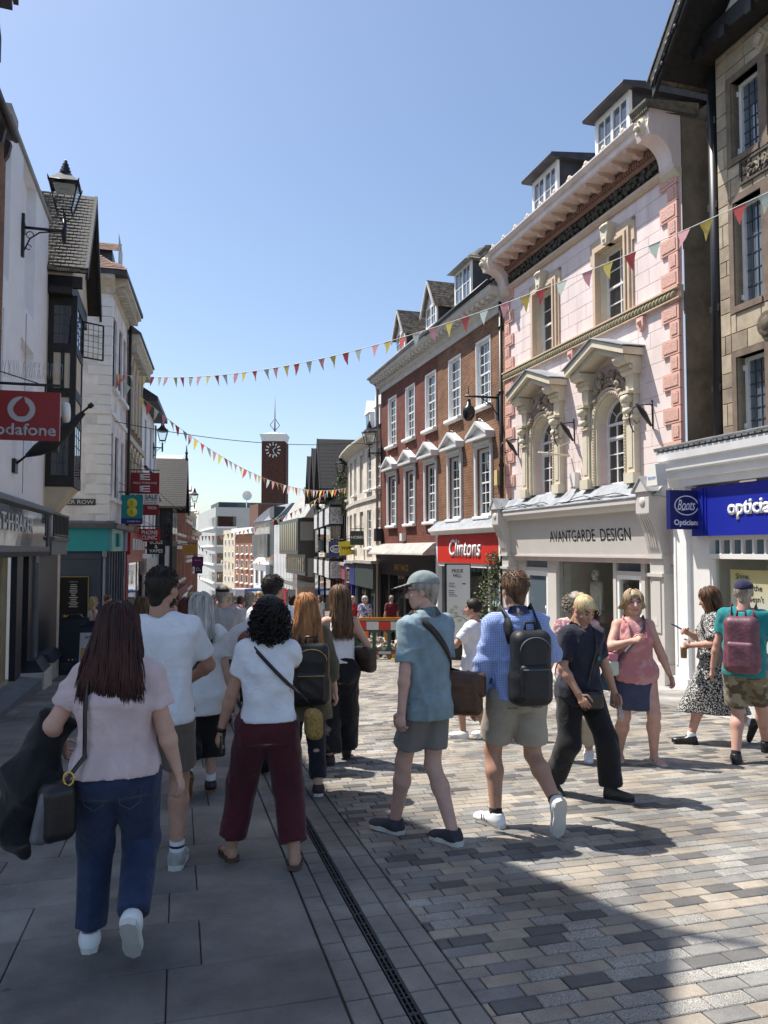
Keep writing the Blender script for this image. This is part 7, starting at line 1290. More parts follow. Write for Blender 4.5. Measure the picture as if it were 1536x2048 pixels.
class Person:
    """local frame: x to the person's right, y forward, z up"""
    def __init__(s, label, x, y, face, H, sex='f', bw=1., bd=1., skin=None, h=.011, lean=0., lean_x=0., foot=None, hand=None, pole=None, head=(0,0), stance=1., grp='shoppers in the street', sw=1.):
        s.S = H/1.75; S = s.S; s.sex = sex; s.skin = skin or skin_fair; s.h = h; s.H = H; s.bw = bw; s.bd = bd; s.root = thing('person', label, 'person', (x, y, gz(x,y)), face, grp); s.face = face; s.lean = lean; s.lx = lean_x; s.x, s.y = x, y
        sh = lambda z: (lean_x*(z-.9*S), lean*(z-.9*S)); s.sh = sh
        foot = foot or {}; hand = hand or {}; pole = pole or {}
        s.hip = {}; s.knee = {}; s.ank = {}; s.fp = {}
        for k, sg in (('L',-1),('R',1)):
            fx, fy, fz, pt, yw = foot.get(k, (sg*.1, 0., 0., 0., sg*.1)); wx = x+math.cos(face)*fx-math.sin(face)*fy; wy = y+math.sin(face)*fx+math.cos(face)*fy; gzz = gz(wx,wy)-gz(x,y)
            s.hip[k] = V3(sg*.088*S*bw, 0, .9*S); a = V3(fx, fy, fz+gzz+.085*S); kn, a = ik(s.hip[k], a, .435*S, .425*S, (fx*.3,1,0)); s.knee[k] = kn; s.ank[k] = a; s.fp[k] = (pt, yw)
        s.shd = {}; s.elb = {}; s.wri = {}; swd = (.163 if sex == 'm' else .143)*S*sw*(.5+.5*bw); s.swd = swd
        for k, sg in (('L',-1),('R',1)):
            ox, oy = sh(1.40*S); s.shd[k] = V3(sg*swd+ox, oy-.01, 1.405*S); w = hand.get(k, (sg*(swd+.09*bw), .04, .83*S)); el, w = ik(s.shd[k], w, .285*S, .25*S, pole.get(k, (sg*.5,-1,0))); s.elb[k] = el; s.wri[k] = w
        s.hy, s.hp = head; ox, oy = sh(1.6*S); hd = 1.635*S; s.hc = V3(ox+.0, oy+.015*S+.03*math.sin(-s.hp), hd-.012*abs(math.sin(s.hp)))
        s.hR = np.array((Matrix.Rotation(s.hy,3,'Z') @ Matrix.Rotation(s.hp,3,'X')), np.float32)
    def hw(s, p): return s.hc+s.hR @ (np.array(p, np.float32)*s.S)
    def torso(s, off=0., z0=None, z1=None, belly=0.):
        zs, w, d = TORSO[s.sex]; S = s.S; zz = [z*S for z in zs]; ww = [a*S*.93*(s.bw if z < 1.36 else (1+s.bw)/2)+off for a, z in zip(w, zs)]; dd = [a*S*.95*(s.bd if z < 1.36 else 1)+off for a, z in zip(d, zs)]; xc = [s.sh(z)[0] for z in zz]; yc = [s.sh(z)[1]+(belly if .95 < zs[i] < 1.2 else 0.) for i, z in enumerate(zz)]
        if z0 is not None or z1 is not None:
            a = z0 if z0 is not None else zz[0]; b = z1 if z1 is not None else zz[-1]; g = sorted({a, b, *[z for z in zz if a < z < b]}); I = lambda v: [float(np.interp(z, zz, v)) for z in g]; return g, I(ww), I(dd), I(xc), I(yc)
        return zz, ww, dd, xc, yc
    def box(s, pad=.12):
        P = np.array([*s.hip.values(), *s.knee.values(), *s.ank.values(), *s.shd.values(), *s.elb.values(), *s.wri.values()]); return P.min(0)-pad, P.max(0)+pad
    def body(s, legs=True, feet=False, curl=(.35,.35), pn=None, arms=1.):
        S = s.S; lo, hi = s.box(.16); lo[2] = -.1 if True else 0; hi[2] = 1.62*S; v = Vol(lo, hi, s.h); b2 = (1+s.bw)/2; zz, ww, dd, xc, yc = s.torso(-.012); v.prof(zz, ww, dd, xc, yc, .03); fx = MB(); fx.smooth = True
        ox, oy = s.sh(1.47*S); v.cap((ox,oy-.01,1.40*S), s.hw((0,-.03,-.06)), .062*S*b2, .052*S*b2, .03)
        for k, sg in (('L',-1),('R',1)):
            a_ = arms*b2*.95; v.cap(s.shd[k], s.elb[k], .052*S*a_, .042*S*a_, .03); e2 = s.elb[k]*.7+s.wri[k]*.3; v.cap(s.elb[k], e2, .041*S*a_, .043*S*a_, .02); v.cap(e2, s.wri[k], .042*S*a_, .027*S, .02); v.cap((xc[-2]*.5+s.shd[k][0]*.3, oy-.02, 1.43*S), s.shd[k], .05*S*b2, .05*S*b2, .03)
            d = s.wri[k]-s.elb[k]; d = d/np.linalg.norm(d); n_ = V3(*( (pn or {}).get(k, (-sg,.25,0)))); n_ = n_-d*(n_@d); n_ /= np.linalg.norm(n_); v.cap(s.wri[k], s.wri[k]+d*.075*S, .03*S, .040*S, .015, flat=(n_, .42)); fingers(fx, s.wri[k], d, n_, S*1.02, curl[0 if k == 'L' else 1], side=sg*1)
            if legs:
                v.cap(s.hip[k], s.knee[k], .092*S*s.bw, .056*S*b2, .03); c = s.knee[k]*.68+s.ank[k]*.32; bk = V3(0,-.014,0); v.cap(s.knee[k], c+bk, .055*S*b2, .059*S*b2, .03); v.cap(c+bk, s.ank[k], .058*S*b2, .038*S, .03)
                if feet:
                    R_, A = s.footR(k), s.ank[k]; P = lambda p: A+R_@(np.array(p,np.float32)*S); v.cap(P((0,-.02,-.045)), P((0,.03,-.035)), .036*S, .036*S, .02); v.cap(P((0,.03,-.04)), P((0,.13,-.062)), .036*S, .03*S, .02, flat=(R_[:,2], .6)); v.cap(P((0,.13,-.065)), P((0,.165,-.068)), .034*S, .025*S, .02, flat=(R_[:,2], .5))
        V, Q = v.mesh('b'); hv = Vol(s.hc-.16*S, s.hc+.16*S, min(s.h*.7, .007)); hR = s.hR.T; W = s.hw; E = lambda c, r, k=.02, **kw: hv.ell(W(c), [a*S for a in r], k, rot=s.hR, **kw); C_ = lambda a, b, ra, rb, k=.015, **kw: hv.cap(W(a), W(b), ra*S, rb*S, k, **kw)
        f = 1. if s.sex == 'm' else .95; b3 = 1+(s.bw-1)*.35
        E((0,-.012,.035), (.076*f,.096*f,.088)); E((0,.026,-.034), (.060*f*b3,.066,.086), .03); E((0,.064,-.096), (.026*f,.022,.02), .025)
        for sg in (-1,1): C_((sg*.048*f,.0,-.058),(sg*.02,.055,-.098),.02*b3,.017); E((sg*.036,.060,-.026),(.026*b3,.024,.026)); E((sg*.077*f,-.006,-.006),(.012,.021,.032),.008); E((sg*.031,.096,.013),(.017,.014,.012),.012,sub=True); E((sg*.031,.078,.012),(.0125,.0125,.0125),.004)
        C_((0,.086,.012),(0,.108,-.03),.0095,.0155); C_((-.032,.081,.034),(.032,.081,.034),.011,.011,.012); C_((-.017,.087,-.060),(.017,.087,-.060),.008,.008,.01); C_((-.015,.085,-.071),(.015,.085,-.071),.008,.008,.01); C_((0,-.03,-.06),(0,-.04,-.16),.05*f*b3,.054*f*b3,.03)
        V2, Q2 = hv.mesh('h'); n0 = len(V); nf = len(Q); V = np.concatenate([V, V2]); Q = np.concatenate([Q, Q2+n0]); me = None
        ev = np.array([tuple(p) for p in fx.v], np.float32); n1 = len(V); V = np.concatenate([V, ev]); me = bpy.data.meshes.new('body'); me.from_pydata(V.tolist(), [], Q.tolist()+[tuple(i+n1 for i in f_) for f_ in fx.f])
        mi = np.zeros(len(me.polygons), np.int32); cen = V2[Q2].mean(1); loc = ((cen-s.hc)@s.hR)/S; e_ = (np.abs(np.abs(loc[:,0])-.031) < .011) & (np.abs(loc[:,2]-.012) < .0065) & (loc[:,1] > .07); l_ = (np.abs(loc[:,0]) < .023) & (np.abs(loc[:,2]+.0655) < .011) & (loc[:,1] > .078); br = (np.abs(np.abs(loc[:,0])-.032) < .02) & (np.abs(loc[:,2]-.038) < .006) & (loc[:,1] > .06)
        mi[nf:nf+len(Q2)][l_] = 1; mi[nf:nf+len(Q2)][e_] = 2; mi[nf:nf+len(Q2)][br] = 3; me.polygons.foreach_set('material_index', mi); me.polygons.foreach_set('use_smooth', np.ones(len(me.polygons), bool)); me.update()
        for m_ in (s.skin, lipm, eyem, getattr(s, 'browm', None) or mat('brow', (.12,.08,.05), .8, .2, 30)): me.materials.append(m_)
        s.bodyo = link('body', me, s.root); return s
    def footR(s, k): pt, yw = s.fp[k]; return np.array(Matrix.Rotation(-yw,3,'Z') @ Matrix.Rotation(-pt,3,'X'), np.float32)
    def shirt(s, m, name='t_shirt', off=.02, hem=.84, slv=.55, neck=1.49, amp=.008, seed=1, sr=.03, flare=.012, vneck=0., vest=0., belly=0., lo_k=.03, collar=None):
        off *= .75; sr *= .65; amp *= 1.25; S = s.S; lo, hi = s.box(.14); lo[2] = hem*S-.05; hi[2] = 1.56*S; v = Vol(lo, hi, s.h); z, w, d, xc, yc = s.torso(off, hem*S-.03, 1.455*S, belly); w = [a+flare*max(0,(1.2*S-q))/.3 for a, q in zip(w, z)]; d = [a+(flare*1.2+.012)*max(0,(1.2*S-q))/.3 for a, q in zip(d, z)]
        ox, oy = s.sh(1.45*S); cuts = []
        if vest:
            for sg in (-1,1): cuts.append(((sg*vest*S+ox,oy,1.4*S),(sg*.96,0,.28)))
        v.prof(z, w, d, xc, yc, .03, cuts, 2.5); b2 = (1+s.bw)/2
        if slv > 0 or not vest:
            for k, sg in (('L',-1),('R',1)):
                if vest: continue
                v.cap((ox+sg*.05*S, oy-.015, 1.435*S), s.shd[k]+V3(0,0,.0), .055*S*b2+off*.6, .052*S*b2+off*.7, .04)
                if slv > 0:
                    d_ = s.elb[k]-s.shd[k]; L = np.linalg.norm(d_); u = d_/L; f = min(slv, 1.)
                    v.cap(s.shd[k], s.shd[k]+d_*f, .056*S*b2+sr*.6, (.052-.008*f)*S*b2+sr, .03, [(s.shd[k]+d_*f, u)] if slv < 1 else ())
                    if slv > 1:
                        d2 = s.wri[k]-s.elb[k]; L2 = np.linalg.norm(d2); u2 = d2/L2; f2 = slv-1; v.cap(s.elb[k], s.elb[k]+d2*f2, .046*S*b2+sr, .034*S*b2+sr*.8, .03, [(s.elb[k]+d2*f2, u2)])
        else:
            pass
        v.folds(amp, seed, vert=.4)
        if slv <= 1: v.d = np.maximum(v.d, (hem*S-v.ax[2]).reshape(1,1,-1))
        nk = s.hw((0,-.03,-.10)); v.cap((nk[0],nk[1]+.0,neck*S-.02), (nk[0],nk[1]+.01,neck*S+.14), .062*S*b2, .1*S, .012, sub=True)
        if vneck: v.cap((ox,oy+.14*S*s.bd,(1.43-vneck)*S), (ox,oy+.13*S,1.5*S), .012*S, .085*S, .012, sub=True)
        o = vobj(name, v, m, s.root)
        if collar:
            q = MB(); q.smooth = True; n_ = 14; ring = []; 
            for i in range(n_+1):
                a = math.pi*(.5+.12)+i*(2*math.pi-.75)/n_; a = math.pi/2+.36+i*(2*math.pi-.72)/n_; c, s_ = math.cos(a), math.sin(a); r0 = .066*S*b2; zt = (1.485+.012*(-s_))*S; ring.append(((nk[0]+c*r0,nk[1]+s_*r0,zt+.035*S),(nk[0]+c*(r0+.026),nk[1]+s_*(r0+.03),zt-.012*S)))
            for i in range(n_): q.add([ring[i][0],ring[i+1][0],ring[i+1][1],ring[i][1]], [(0,1,2,3),(3,2,1,0)])
            q.build('collar', collar, o)
        return o
    def trousers(s, m, name='trousers', top=.95, frac=1.9, rt=.1, rk=.08, rh=.07, amp=.007, seed=2, off=.012, hemcut=True, pel=True):
        """frac: 0..1 along thigh, 1..2 along shin"""
        S = s.S; lo, hi = s.box(.12); lo[2] = -.12; hi[2] = top*S+.06; v = Vol(lo, hi, s.h); b2 = (1+s.bw)/2
        if pel: z, w, d, xc, yc = s.torso(off, .82*S, top*S); v.prof(z, w, d, xc, yc, .04, (), 2.4); v.ell((0,-.03*S*s.bd,.89*S), (.145*S*s.bw,.095*S*s.bd,.085*S), .05)
        for k in 'LR':
            d1 = s.knee[k]-s.hip[k]; u1 = d1/np.linalg.norm(d1); f1 = min(frac, 1.)
            v.cap(s.hip[k], s.hip[k]+d1*f1, rt*S*s.bw, (rt*s.bw+(rk*b2-rt*s.bw)*f1)*S, .035, [(s.hip[k]+d1*f1, u1)] if frac < 1 else ())
            if frac > 1: d2 = s.ank[k]-s.knee[k]; u2 = d2/np.linalg.norm(d2); f2 = frac-1; v.cap(s.knee[k], s.knee[k]+d2*f2, rk*S*b2, (rk+(rh-rk)*f2)*S*b2, .03, [(s.knee[k]+d2*f2, u2)])
        v.folds(amp, seed, vert=.1); return vobj(name, v, m, s.root)
    def skirt(s, m, name='skirt', top=1.0, hem=.6, w0=.19, w1=.24, d1=.2, amp=.01, seed=3, yo=0., xo=0.):
        S = s.S; v = Vol((-.5,-.5,hem*S-.05), (.5,.5,top*S+.06), s.h); z, w, d, xc, yc = s.torso(.014, .9*S, top*S); zz = [hem*S,(hem+.9)/2*S]+z[0:]; v.prof(zz, [w1*S*s.bw,(w1+w[0]/S/s.bw)/2*S*s.bw]+w, [d1*S*s.bd,(d1+d[0]/S/s.bd)/2*S*s.bd]+d, [xo,xo*.5]+xc, [yo,yo*.5]+yc, .03, (), 2.2); v.folds(amp, seed, vert=.85); return vobj(name, v, m, s.root)
    def shoes(s, m, sole=None, name='shoe', sock=None, sandal=False, hi=0., sth=.022):
        S = s.S
        for k in 'LR':
            R_, A = s.footR(k), s.ank[k]; P = lambda p: A+R_@(np.array(p,np.float32)*S); v = Vol(A-.26*S, A+.26*S, .008 if s.h < .013 else .012); up = R_[:,2]; g0 = -.085+sth
            if not sandal:
                v.cap(P((0,-.03,-.04)), P((0,.01,-.035)), .043*S, .045*S, .02, [(P((0,0,g0)), -up), (P((0,0,.012+hi)), up)]); v.cap(P((0,-.025,-.05)), P((0,-.015,.0+hi)), .042*S, .045*S, .02, [(P((0,0,g0)), -up), (P((0,0,.014+hi)), up)]); v.cap(P((0,.0,-.03)), P((0,.15,-.062)), .046*S, .042*S, .03, [(P((0,0,g0)), -up)], flat=(up,.85)); v.cap(P((0,.13,-.06)), P((0,.175,-.066)), .043*S, .034*S, .02, [(P((0,0,g0)), -up)], flat=(up,.7)); v.cap(P((0,-.01,.0+hi)), P((0,-.01,.05+hi)), .034*S, .034*S, .008, sub=True)
            else:
                for y0, w_ in ((.12,.05),(.07,.048),(-.02,.046)): v.cap(P((-w_,y0,-.06)), P((0,y0+.0,-.022 if y0 < .1 else -.04)), .008, .01, .008); v.cap(P((w_,y0,-.06)), P((0,y0,-.022 if y0 < .1 else -.04)), .008, .01, .008)
            sh_ = vobj(name, v, m, s.root); q = MB(); out = [(-.036,-.065),(-.044,-.02),(-.038,.05),(-.046,.12),(-.036,.175),(0,.205),(.036,.18),(.047,.12),(.04,.05),(.044,-.02),(.036,-.065),(0,-.082)]; n_ = len(out); vs = [P((x,y,-.085)) for x, y in out]+[P((x*1.02,y*1.01,-.085+sth+.004)) for x, y in out]; q.smooth = False; q.add(vs, [tuple(range(n_)), tuple(range(2*n_-1,n_-1,-1))]+[((i+1)%n_, i, i+n_, (i+1)%n_+n_) for i in range(n_)]); q.build('sole', sole or white_paint, sh_)
            if sock: d = s.knee[k]-A; u = d/np.linalg.norm(d); vv = Vol(A-.16*S, A+.22*S, .01); vv.cap(A-u*.03, A+d*sock[1], .043*S, .046*S, .01, [(A+d*sock[1], u)]); vobj('sock', vv, sock[0], s.root)
        return s
    def hair(s, m, kind='short', length=.0, n=320, wave=.0, seed=1, spread=1.1, vol=.0, base=True, part=True, r=.0052, tie=None):
        S = s.S; rr = random.Random(seed); W = s.hw; q = MB(); q.smooth = True; lo = s.hc-.2*S; hi = s.hc+.2*S; lo = lo.copy()
        if kind == 'long': lo[2] = min(lo[2], s.hc[2]-length*S-.1); lo[1] -= .14; lo[0] -= .08; hi[0] += .08
        v = Vol(lo, hi, .009 if s.h < .013 else .014); fy = s.hR[:,1]; t_ = .012+vol
        if kind == 'short':
            cuts = [(W((0,.052,.045)), s.hR@V3(0,.8,-.6)), (W((0,-.04,-.075)), s.hR@V3(0,.25,-.97))]
            v.ell(W((0,-.012,.035)), [(.076+t_)*S,(.096+t_)*S,(.088+t_*1.1)*S], .01, [(W((0,.075,.06)), s.hR@V3(0,.72,-.69)), (W((0,-.035,-.06)), s.hR@V3(0,.45,-.89))], rot=s.hR); v.cap(W((0,-.05,-.0)), W((0,-.052,-.07)), .056*S, .046*S, .02)
        else:
            v.ell(W((0,-.014,.036)), [(.076+t_)*S,(.096+t_)*S,(.090+t_)*S], .01, [(W((0,.07,.055)), s.hR@V3(0,.85,-.52)), (W((0,.0,-.03)), s.hR@V3(0,.7,-.7))], rot=s.hR)
            if kind == 'long': e = s.hc+V3(0,-.10*S,-length*S+.06); v.cap(W((0,-.055,0)), W((0,-.07,-.10)), .075*S, .07*S, .04, flat=((0,1,0),.7)); v.cap(W((0,-.07,-.10)), e, .075*S*spread, .085*S*spread, .04, flat=((0,1,0),.33))
            if kind == 'bob': v.cap(W((0,-.04,.0)), W((0,-.045,-length)), .088*S, .085*S*spread, .03, [(W((0,.03,0)), s.hR@V3(0,1,0))])
            if kind in ('bun','pony'): v.cap(W((0,-.07,.02)), W((0,-.09,.05)), .05*S, .03*S, .02)
            if kind == 'curly': v.ell(W((0,-.03,.02)), [(.084+vol*.5)*S,(.09+vol*.5)*S,(.088+vol*.5)*S], .03, [(W((0,.05,0)), s.hR@V3(0,.93,-.37))], rot=s.hR); v.cap(W((0,-.05,0)), W((0,-.06,-length+.03)), (.08+vol*.5)*S, (.07+vol*.6)*S, .03)
        v.folds(.003 if kind != 'curly' else .006, seed, vert=.7)
        for i in range(n):
            az = rr.uniform(-2.55, 2.55); el = math.asin(rr.uniform(.05, .98)); ca, sa = math.cos(az), math.sin(az)   # az measured from the back of the head
            def scalp(el_, inf): return np.array((math.cos(el_)*sa*(.076+inf), -.012-math.cos(el_)*ca*(.096+inf), .036+math.sin(el_)*(.090+inf)))
            if kind == 'short':
                p = scalp(el, t_*.6); 
                if p[1] > .06 and p[2] < .075: continue
                nrm = p-np.array((0,-.012,.036)); nrm /= np.linalg.norm(nrm); d = nrm*.3+np.array((rr.uniform(-.35,.35),rr.uniform(-.2,.5)*(1 if p[2] > .06 else .2),(-.7 if p[2] < .07 else .0)+rr.uniform(-.3,.3))); d = d/np.linalg.norm(d); L = length*rr.uniform(.6,1.2); q.tube([W(p), W(p+d*L*.5), W(p+(d*.9+np.array((0,0,-.2)))*L)], [r,r*.8,.001], 4, False)
            elif kind in ('long','bob'):
                inf = t_+rr.uniform(-.004,.01); pts = [W(scalp(el*(1-k/4.), inf)) for k in range(5)]; p = scalp(0., inf); zend = -length*rr.uniform(.86,1.03) if abs(az) < 1.5 else -length*rr.uniform(.6,.95); ph = rr.uniform(0,6.3); nn = 7; kx = rr.uniform(.8,1.2)
                for k in range(1, nn+1):
                    f = k/nn; z = p[2]+(zend-p[2])*f; sm = min(1, f*1.5); yb = (-.145 if kind == 'long' else -.10)*(1 if abs(az) < 1.7 else .3); x = p[0]*(1+(spread*kx-1)*f)+wave*math.sin(f*11+ph)*f; y = p[1]*(1-sm*.8)+(yb+.02*math.cos(az*2)+p[1]*.25)*sm*.8+wave*.6*math.cos(f*10+ph)*f; pts.append(s.hc+s.hR@(np.array((x,y,0.))*S)+V3(0,0,z*S))
                q.tube(pts, [r*1.2]*6+[r*1.1,r,r*.9,r*.8,r*.6,.001], 4, False)
            elif kind == 'curly':
                a_ = rr.uniform(0,6.28); e_ = rr.uniform(-1,1); ce = math.sqrt(1-e_*e_); rs_ = rr.uniform(.86,1.06); c = W((ce*math.cos(a_)*(.098+vol)*rs_, -.04+ce*math.sin(a_)*(.098+vol)*rs_, (.125-length)/2+.006+e_*(.145+length)/2*rs_))
                if (s.hR.T@(c-s.hc)) @ V3(0,1,0) > .035*S and c[2] < s.hc[2]+.07*S: continue
                ph = rr.uniform(0,6.3); d = V3(rr.uniform(-1,1),rr.uniform(-1,1),-1.2); d /= np.linalg.norm(d); a1 = np.cross(d, V3(1,.3,0)); a1 /= np.linalg.norm(a1); b1 = np.cross(d, a1); q.tube([c+d*(.008*k)+(a1*math.cos(k*1.1+ph)+b1*math.sin(k*1.1+ph))*.013 for k in range(9)], [.003]+[.0045]*7+[.002], 4, False)
            elif kind in ('bun','pony'):
                p = scalp(el, t_*.8); 
                if p[1] > .075 and p[2] < .06: continue
                e = np.array((0,-.085,.055)); m_ = (p+e)/2; m_ = m_+(m_-np.array((0,-.012,.036)))*.22; q.tube([W(p), W(m_), W(e)], [r*.7,r,r*.8], 4, False)
        if kind == 'bun':
            for i in range(40): a = rr.uniform(0,6.3); c0 = np.array((0,-.095,.075)); q.tube([W(c0+np.array((.03*math.cos(a+k*.5),-.018*math.sin(k),.03*math.sin(a+k*.5)))) for k in range(6)], [.004,.009,.01,.009,.008,.003], 4, False)
        if kind == 'pony':
            for i in range(120):
                ph = rr.uniform(0,6.3); pts = [W((0,-.09,.05))]; ex, ey = rr.gauss(0,.02), rr.gauss(0,.012); 
                for k in range(1,9): f = k/8; pts.append(s.hc+s.hR@V3(*(np.array((ex*f*2.2+wave*math.sin(f*7+ph)*f, -.095-.05*min(1,f*2)+ey-.0*f, 0))*S))+V3(0,0,(.05-length*f*rr.uniform(.9,1))*S))
                q.tube(pts, [.004]+[.0065]*6+[.005,.001], 4, False)
        o = vobj('hair', v, m, s.root, q); return o
    def cap_(s, m, name='cap', peak=True, flatcap=False):
        S = s.S; W = s.hw; v = Vol(s.hc-.2*S, s.hc+.24*S, .009 if s.h < .013 else .014); up = s.hR@V3(0,-.12,1); v.ell(W((0,-.012,.045)), [.092*S,.112*S,.095*S if not flatcap else .075*S], .01, [(W((0,0,.05)), -up)], rot=s.hR)
        if peak: v.cap(W((0,.09,.052)), W((0,.165,.04)), .062*S, .048*S, .012, flat=(s.hR@V3(0,.2,1), .1))
        v.folds(.002, 4); return vobj(name, v, m, s.root)
    def strap(s, pts, m, w=.012, name='strap', parent=None, th=.004):
        q = MB(); q.smooth = True; pts = [np.array(p, float) for p in pts]; n_ = len(pts); 
        for i in range(n_):
            d = pts[min(i+1,n_-1)]-pts[max(i-1,0)]; c = np.array((s.sh(pts[i][2])[0], s.sh(pts[i][2])[1], pts[i][2])); nr = pts[i]-c; nr = nr/(np.linalg.norm(nr)+1e-9); sd_ = np.cross(d, nr); sd_ = sd_/(np.linalg.norm(sd_)+1e-9)*w; q.v += [tuple(pts[i]-sd_), tuple(pts[i]+sd_), tuple(pts[i]+sd_+nr*th), tuple(pts[i]-sd_+nr*th)]
            if i:
                a, b = (i-1)*4, i*4
                for k in range(4): q.f.append((a+k, a+(k+1)%4, b+(k+1)%4, b+k)); q.m.append(0); q.sm.append(True)
        o = q.build(name, m, parent or s.root); return o
    def surf(s, x, z, side=-1, off=.03):
        zz, ww, dd, xc, yc = s.torso(off); w = np.interp(z, zz, ww); d = np.interp(z, zz, dd); cx = np.interp(z, zz, xc); cy = np.interp(z, zz, yc); e = max(0, 1-min(1, abs((x-cx)/w))**2.4)**(1/2.4); return V3(x, cy+side*d*e, z)
    def held(s, name, label, cat, loc=(0,0,0)):
        """a thing carried by the person: its own top-level object, placed in world space"""
        M = Matrix.Translation((s.x, s.y, gz(s.x,s.y))) @ Matrix.Rotation(s.face,4,'Z'); t = thing(name, label, cat); t.matrix_world = M @ Matrix.Translation(loc); t.location = (M @ Matrix.Translation(loc)).translation; t.rotation_euler = (0,0,s.face); s.hl = loc; return t
# ---------- the crowd ----------
AW = .259
def pat(name, kind, c1, c2, sc_=30., c3=None, thr=.5, rough=.85):
    m = cloth(name, c1, rough); nt = m.node_tree; b = nt.nodes['Principled BSDF']; tc = _n(nt, 'ShaderNodeTexCoord'); src = tc.outputs['Object']; mx = _n(nt, 'ShaderNodeMix', data_type='RGBA'); mx.inputs[6].default_value = (*c1,1); mx.inputs[7].default_value = (*c2,1)
    if kind == 'check':
        sp = _n(nt, 'ShaderNodeSeparateXYZ'); nt.links.new(src, sp.inputs[0]); outs = []
        for a in (0,2):
            mu = _n(nt, 'ShaderNodeMath', operation='MULTIPLY'); mu.inputs[1].default_value = sc_; fr_ = _n(nt, 'ShaderNodeMath', operation='FRACT'); gt = _n(nt, 'ShaderNodeMath', operation='GREATER_THAN'); gt.inputs[1].default_value = .62; nt.links.new(sp.outputs[a], mu.inputs[0]); nt.links.new(mu.outputs[0], fr_.inputs[0]); nt.links.new(fr_.outputs[0], gt.inputs[0]); outs.append(gt.outputs[0])
        ad = _n(nt, 'ShaderNodeMath', operation='ADD'); nt.links.new(outs[0], ad.inputs[0]); nt.links.new(outs[1], ad.inputs[1]); hf = _n(nt, 'ShaderNodeMath', operation='MULTIPLY'); hf.inputs[1].default_value = .5; nt.links.new(ad.outputs[0], hf.inputs[0]); nt.links.new(hf.outputs[0], mx.inputs[0])
    elif kind == 'stripe':
        sp = _n(nt, 'ShaderNodeSeparateXYZ'); nt.links.new(src, sp.inputs[0]); mu = _n(nt, 'ShaderNodeMath', operation='MULTIPLY'); mu.inputs[1].default_value = sc_; fr_ = _n(nt, 'ShaderNodeMath', operation='FRACT'); gt = _n(nt, 'ShaderNodeMath', operation='GREATER_THAN'); gt.inputs[1].default_value = thr; nt.links.new(sp.outputs[2], mu.inputs[0]); nt.links.new(mu.outputs[0], fr_.inputs[0]); nt.links.new(fr_.outputs[0], gt.inputs[0]); nt.links.new(gt.outputs[0], mx.inputs[0])
    else:
        nz = _n(nt, 'ShaderNodeTexNoise'); nz.inputs['Scale'].default_value = sc_; nz.inputs['Detail'].default_value = 2; nt.links.new(src, nz.inputs['Vector']); cr = _n(nt, 'ShaderNodeValToRGB'); cr.color_ramp.elements[0].position = thr-.025; cr.color_ramp.elements[1].position = thr+.025; nt.links.new(nz.outputs[0], cr.inputs[0]); nt.links.new(cr.outputs[0], mx.inputs[0])
    out = mx.outputs[2]
    if c3:
        n3 = _n(nt, 'ShaderNodeTexNoise'); n3.inputs['Scale'].default_value = sc_*.8; mp = _n(nt, 'ShaderNodeMapping'); mp.inputs['Location'].default_value = (3,7,1); nt.links.new(src, mp.inputs[0]); nt.links.new(mp.outputs[0], n3.inputs['Vector']); c_ = _n(nt, 'ShaderNodeValToRGB'); c_.color_ramp.elements[0].position = .55; c_.color_ramp.elements[1].position = .6; m3 = _n(nt, 'ShaderNodeMix', data_type='RGBA'); m3.inputs[7].default_value = (*c3,1); nt.links.new(n3.outputs[0], c_.inputs[0]); nt.links.new(c_.outputs[0], m3.inputs[0]); nt.links.new(out, m3.inputs[6]); out = m3.outputs[2]
    nt.links.new(out, b.inputs['Base Color']); return m
blk = cloth('cloth_black', (.012,.012,.014)); wht = cloth('cloth_white', (.79,.79,.81)); wht2 = cloth('cloth_offwhite', (.68,.68,.66)); leather = mat('leather_black', (.012,.012,.013), .35, .3, 12, .15, 90); rub = mat('rubber_dark', (.02,.02,.02), .8, .2, 9); gum = mat('gum_sole', (.22,.1,.045), .7, .15, 9); offw = mat('sole_white', (.6,.58,.53), .7, .1, 9)
def pl3(P, pts, m, w, par, th=.004, name='strap'): return P.strap(pts, m, w, name, par, th)
def carry(P, name, label, cat, o_list):
    """re-root meshes that were built in the person's frame under their own top-level thing"""
    t = thing(name, label, cat, P.root.location, P.root.rotation_euler.z)
    for o in o_list: o.parent = t
    return t
def recenter(t):
    # move the empty to the base centre of its parts
    pts = []
    for c in t.children:
        n_ = len(c.data.vertices); a = np.empty(n_*3, np.float32); c.data.vertices.foreach_get('co', a); pts.append(a.reshape(-1,3))
    a = np.concatenate(pts); ctr = Vector(((a[:,0].min()+a[:,0].max())/2, (a[:,1].min()+a[:,1].max())/2, a[:,2].min())); M = Matrix.Rotation(t.rotation_euler.z,4,'Z'); t.location = t.location+(M @ ctr)
    for c in t.children: c.location = c.location-ctr
    return t
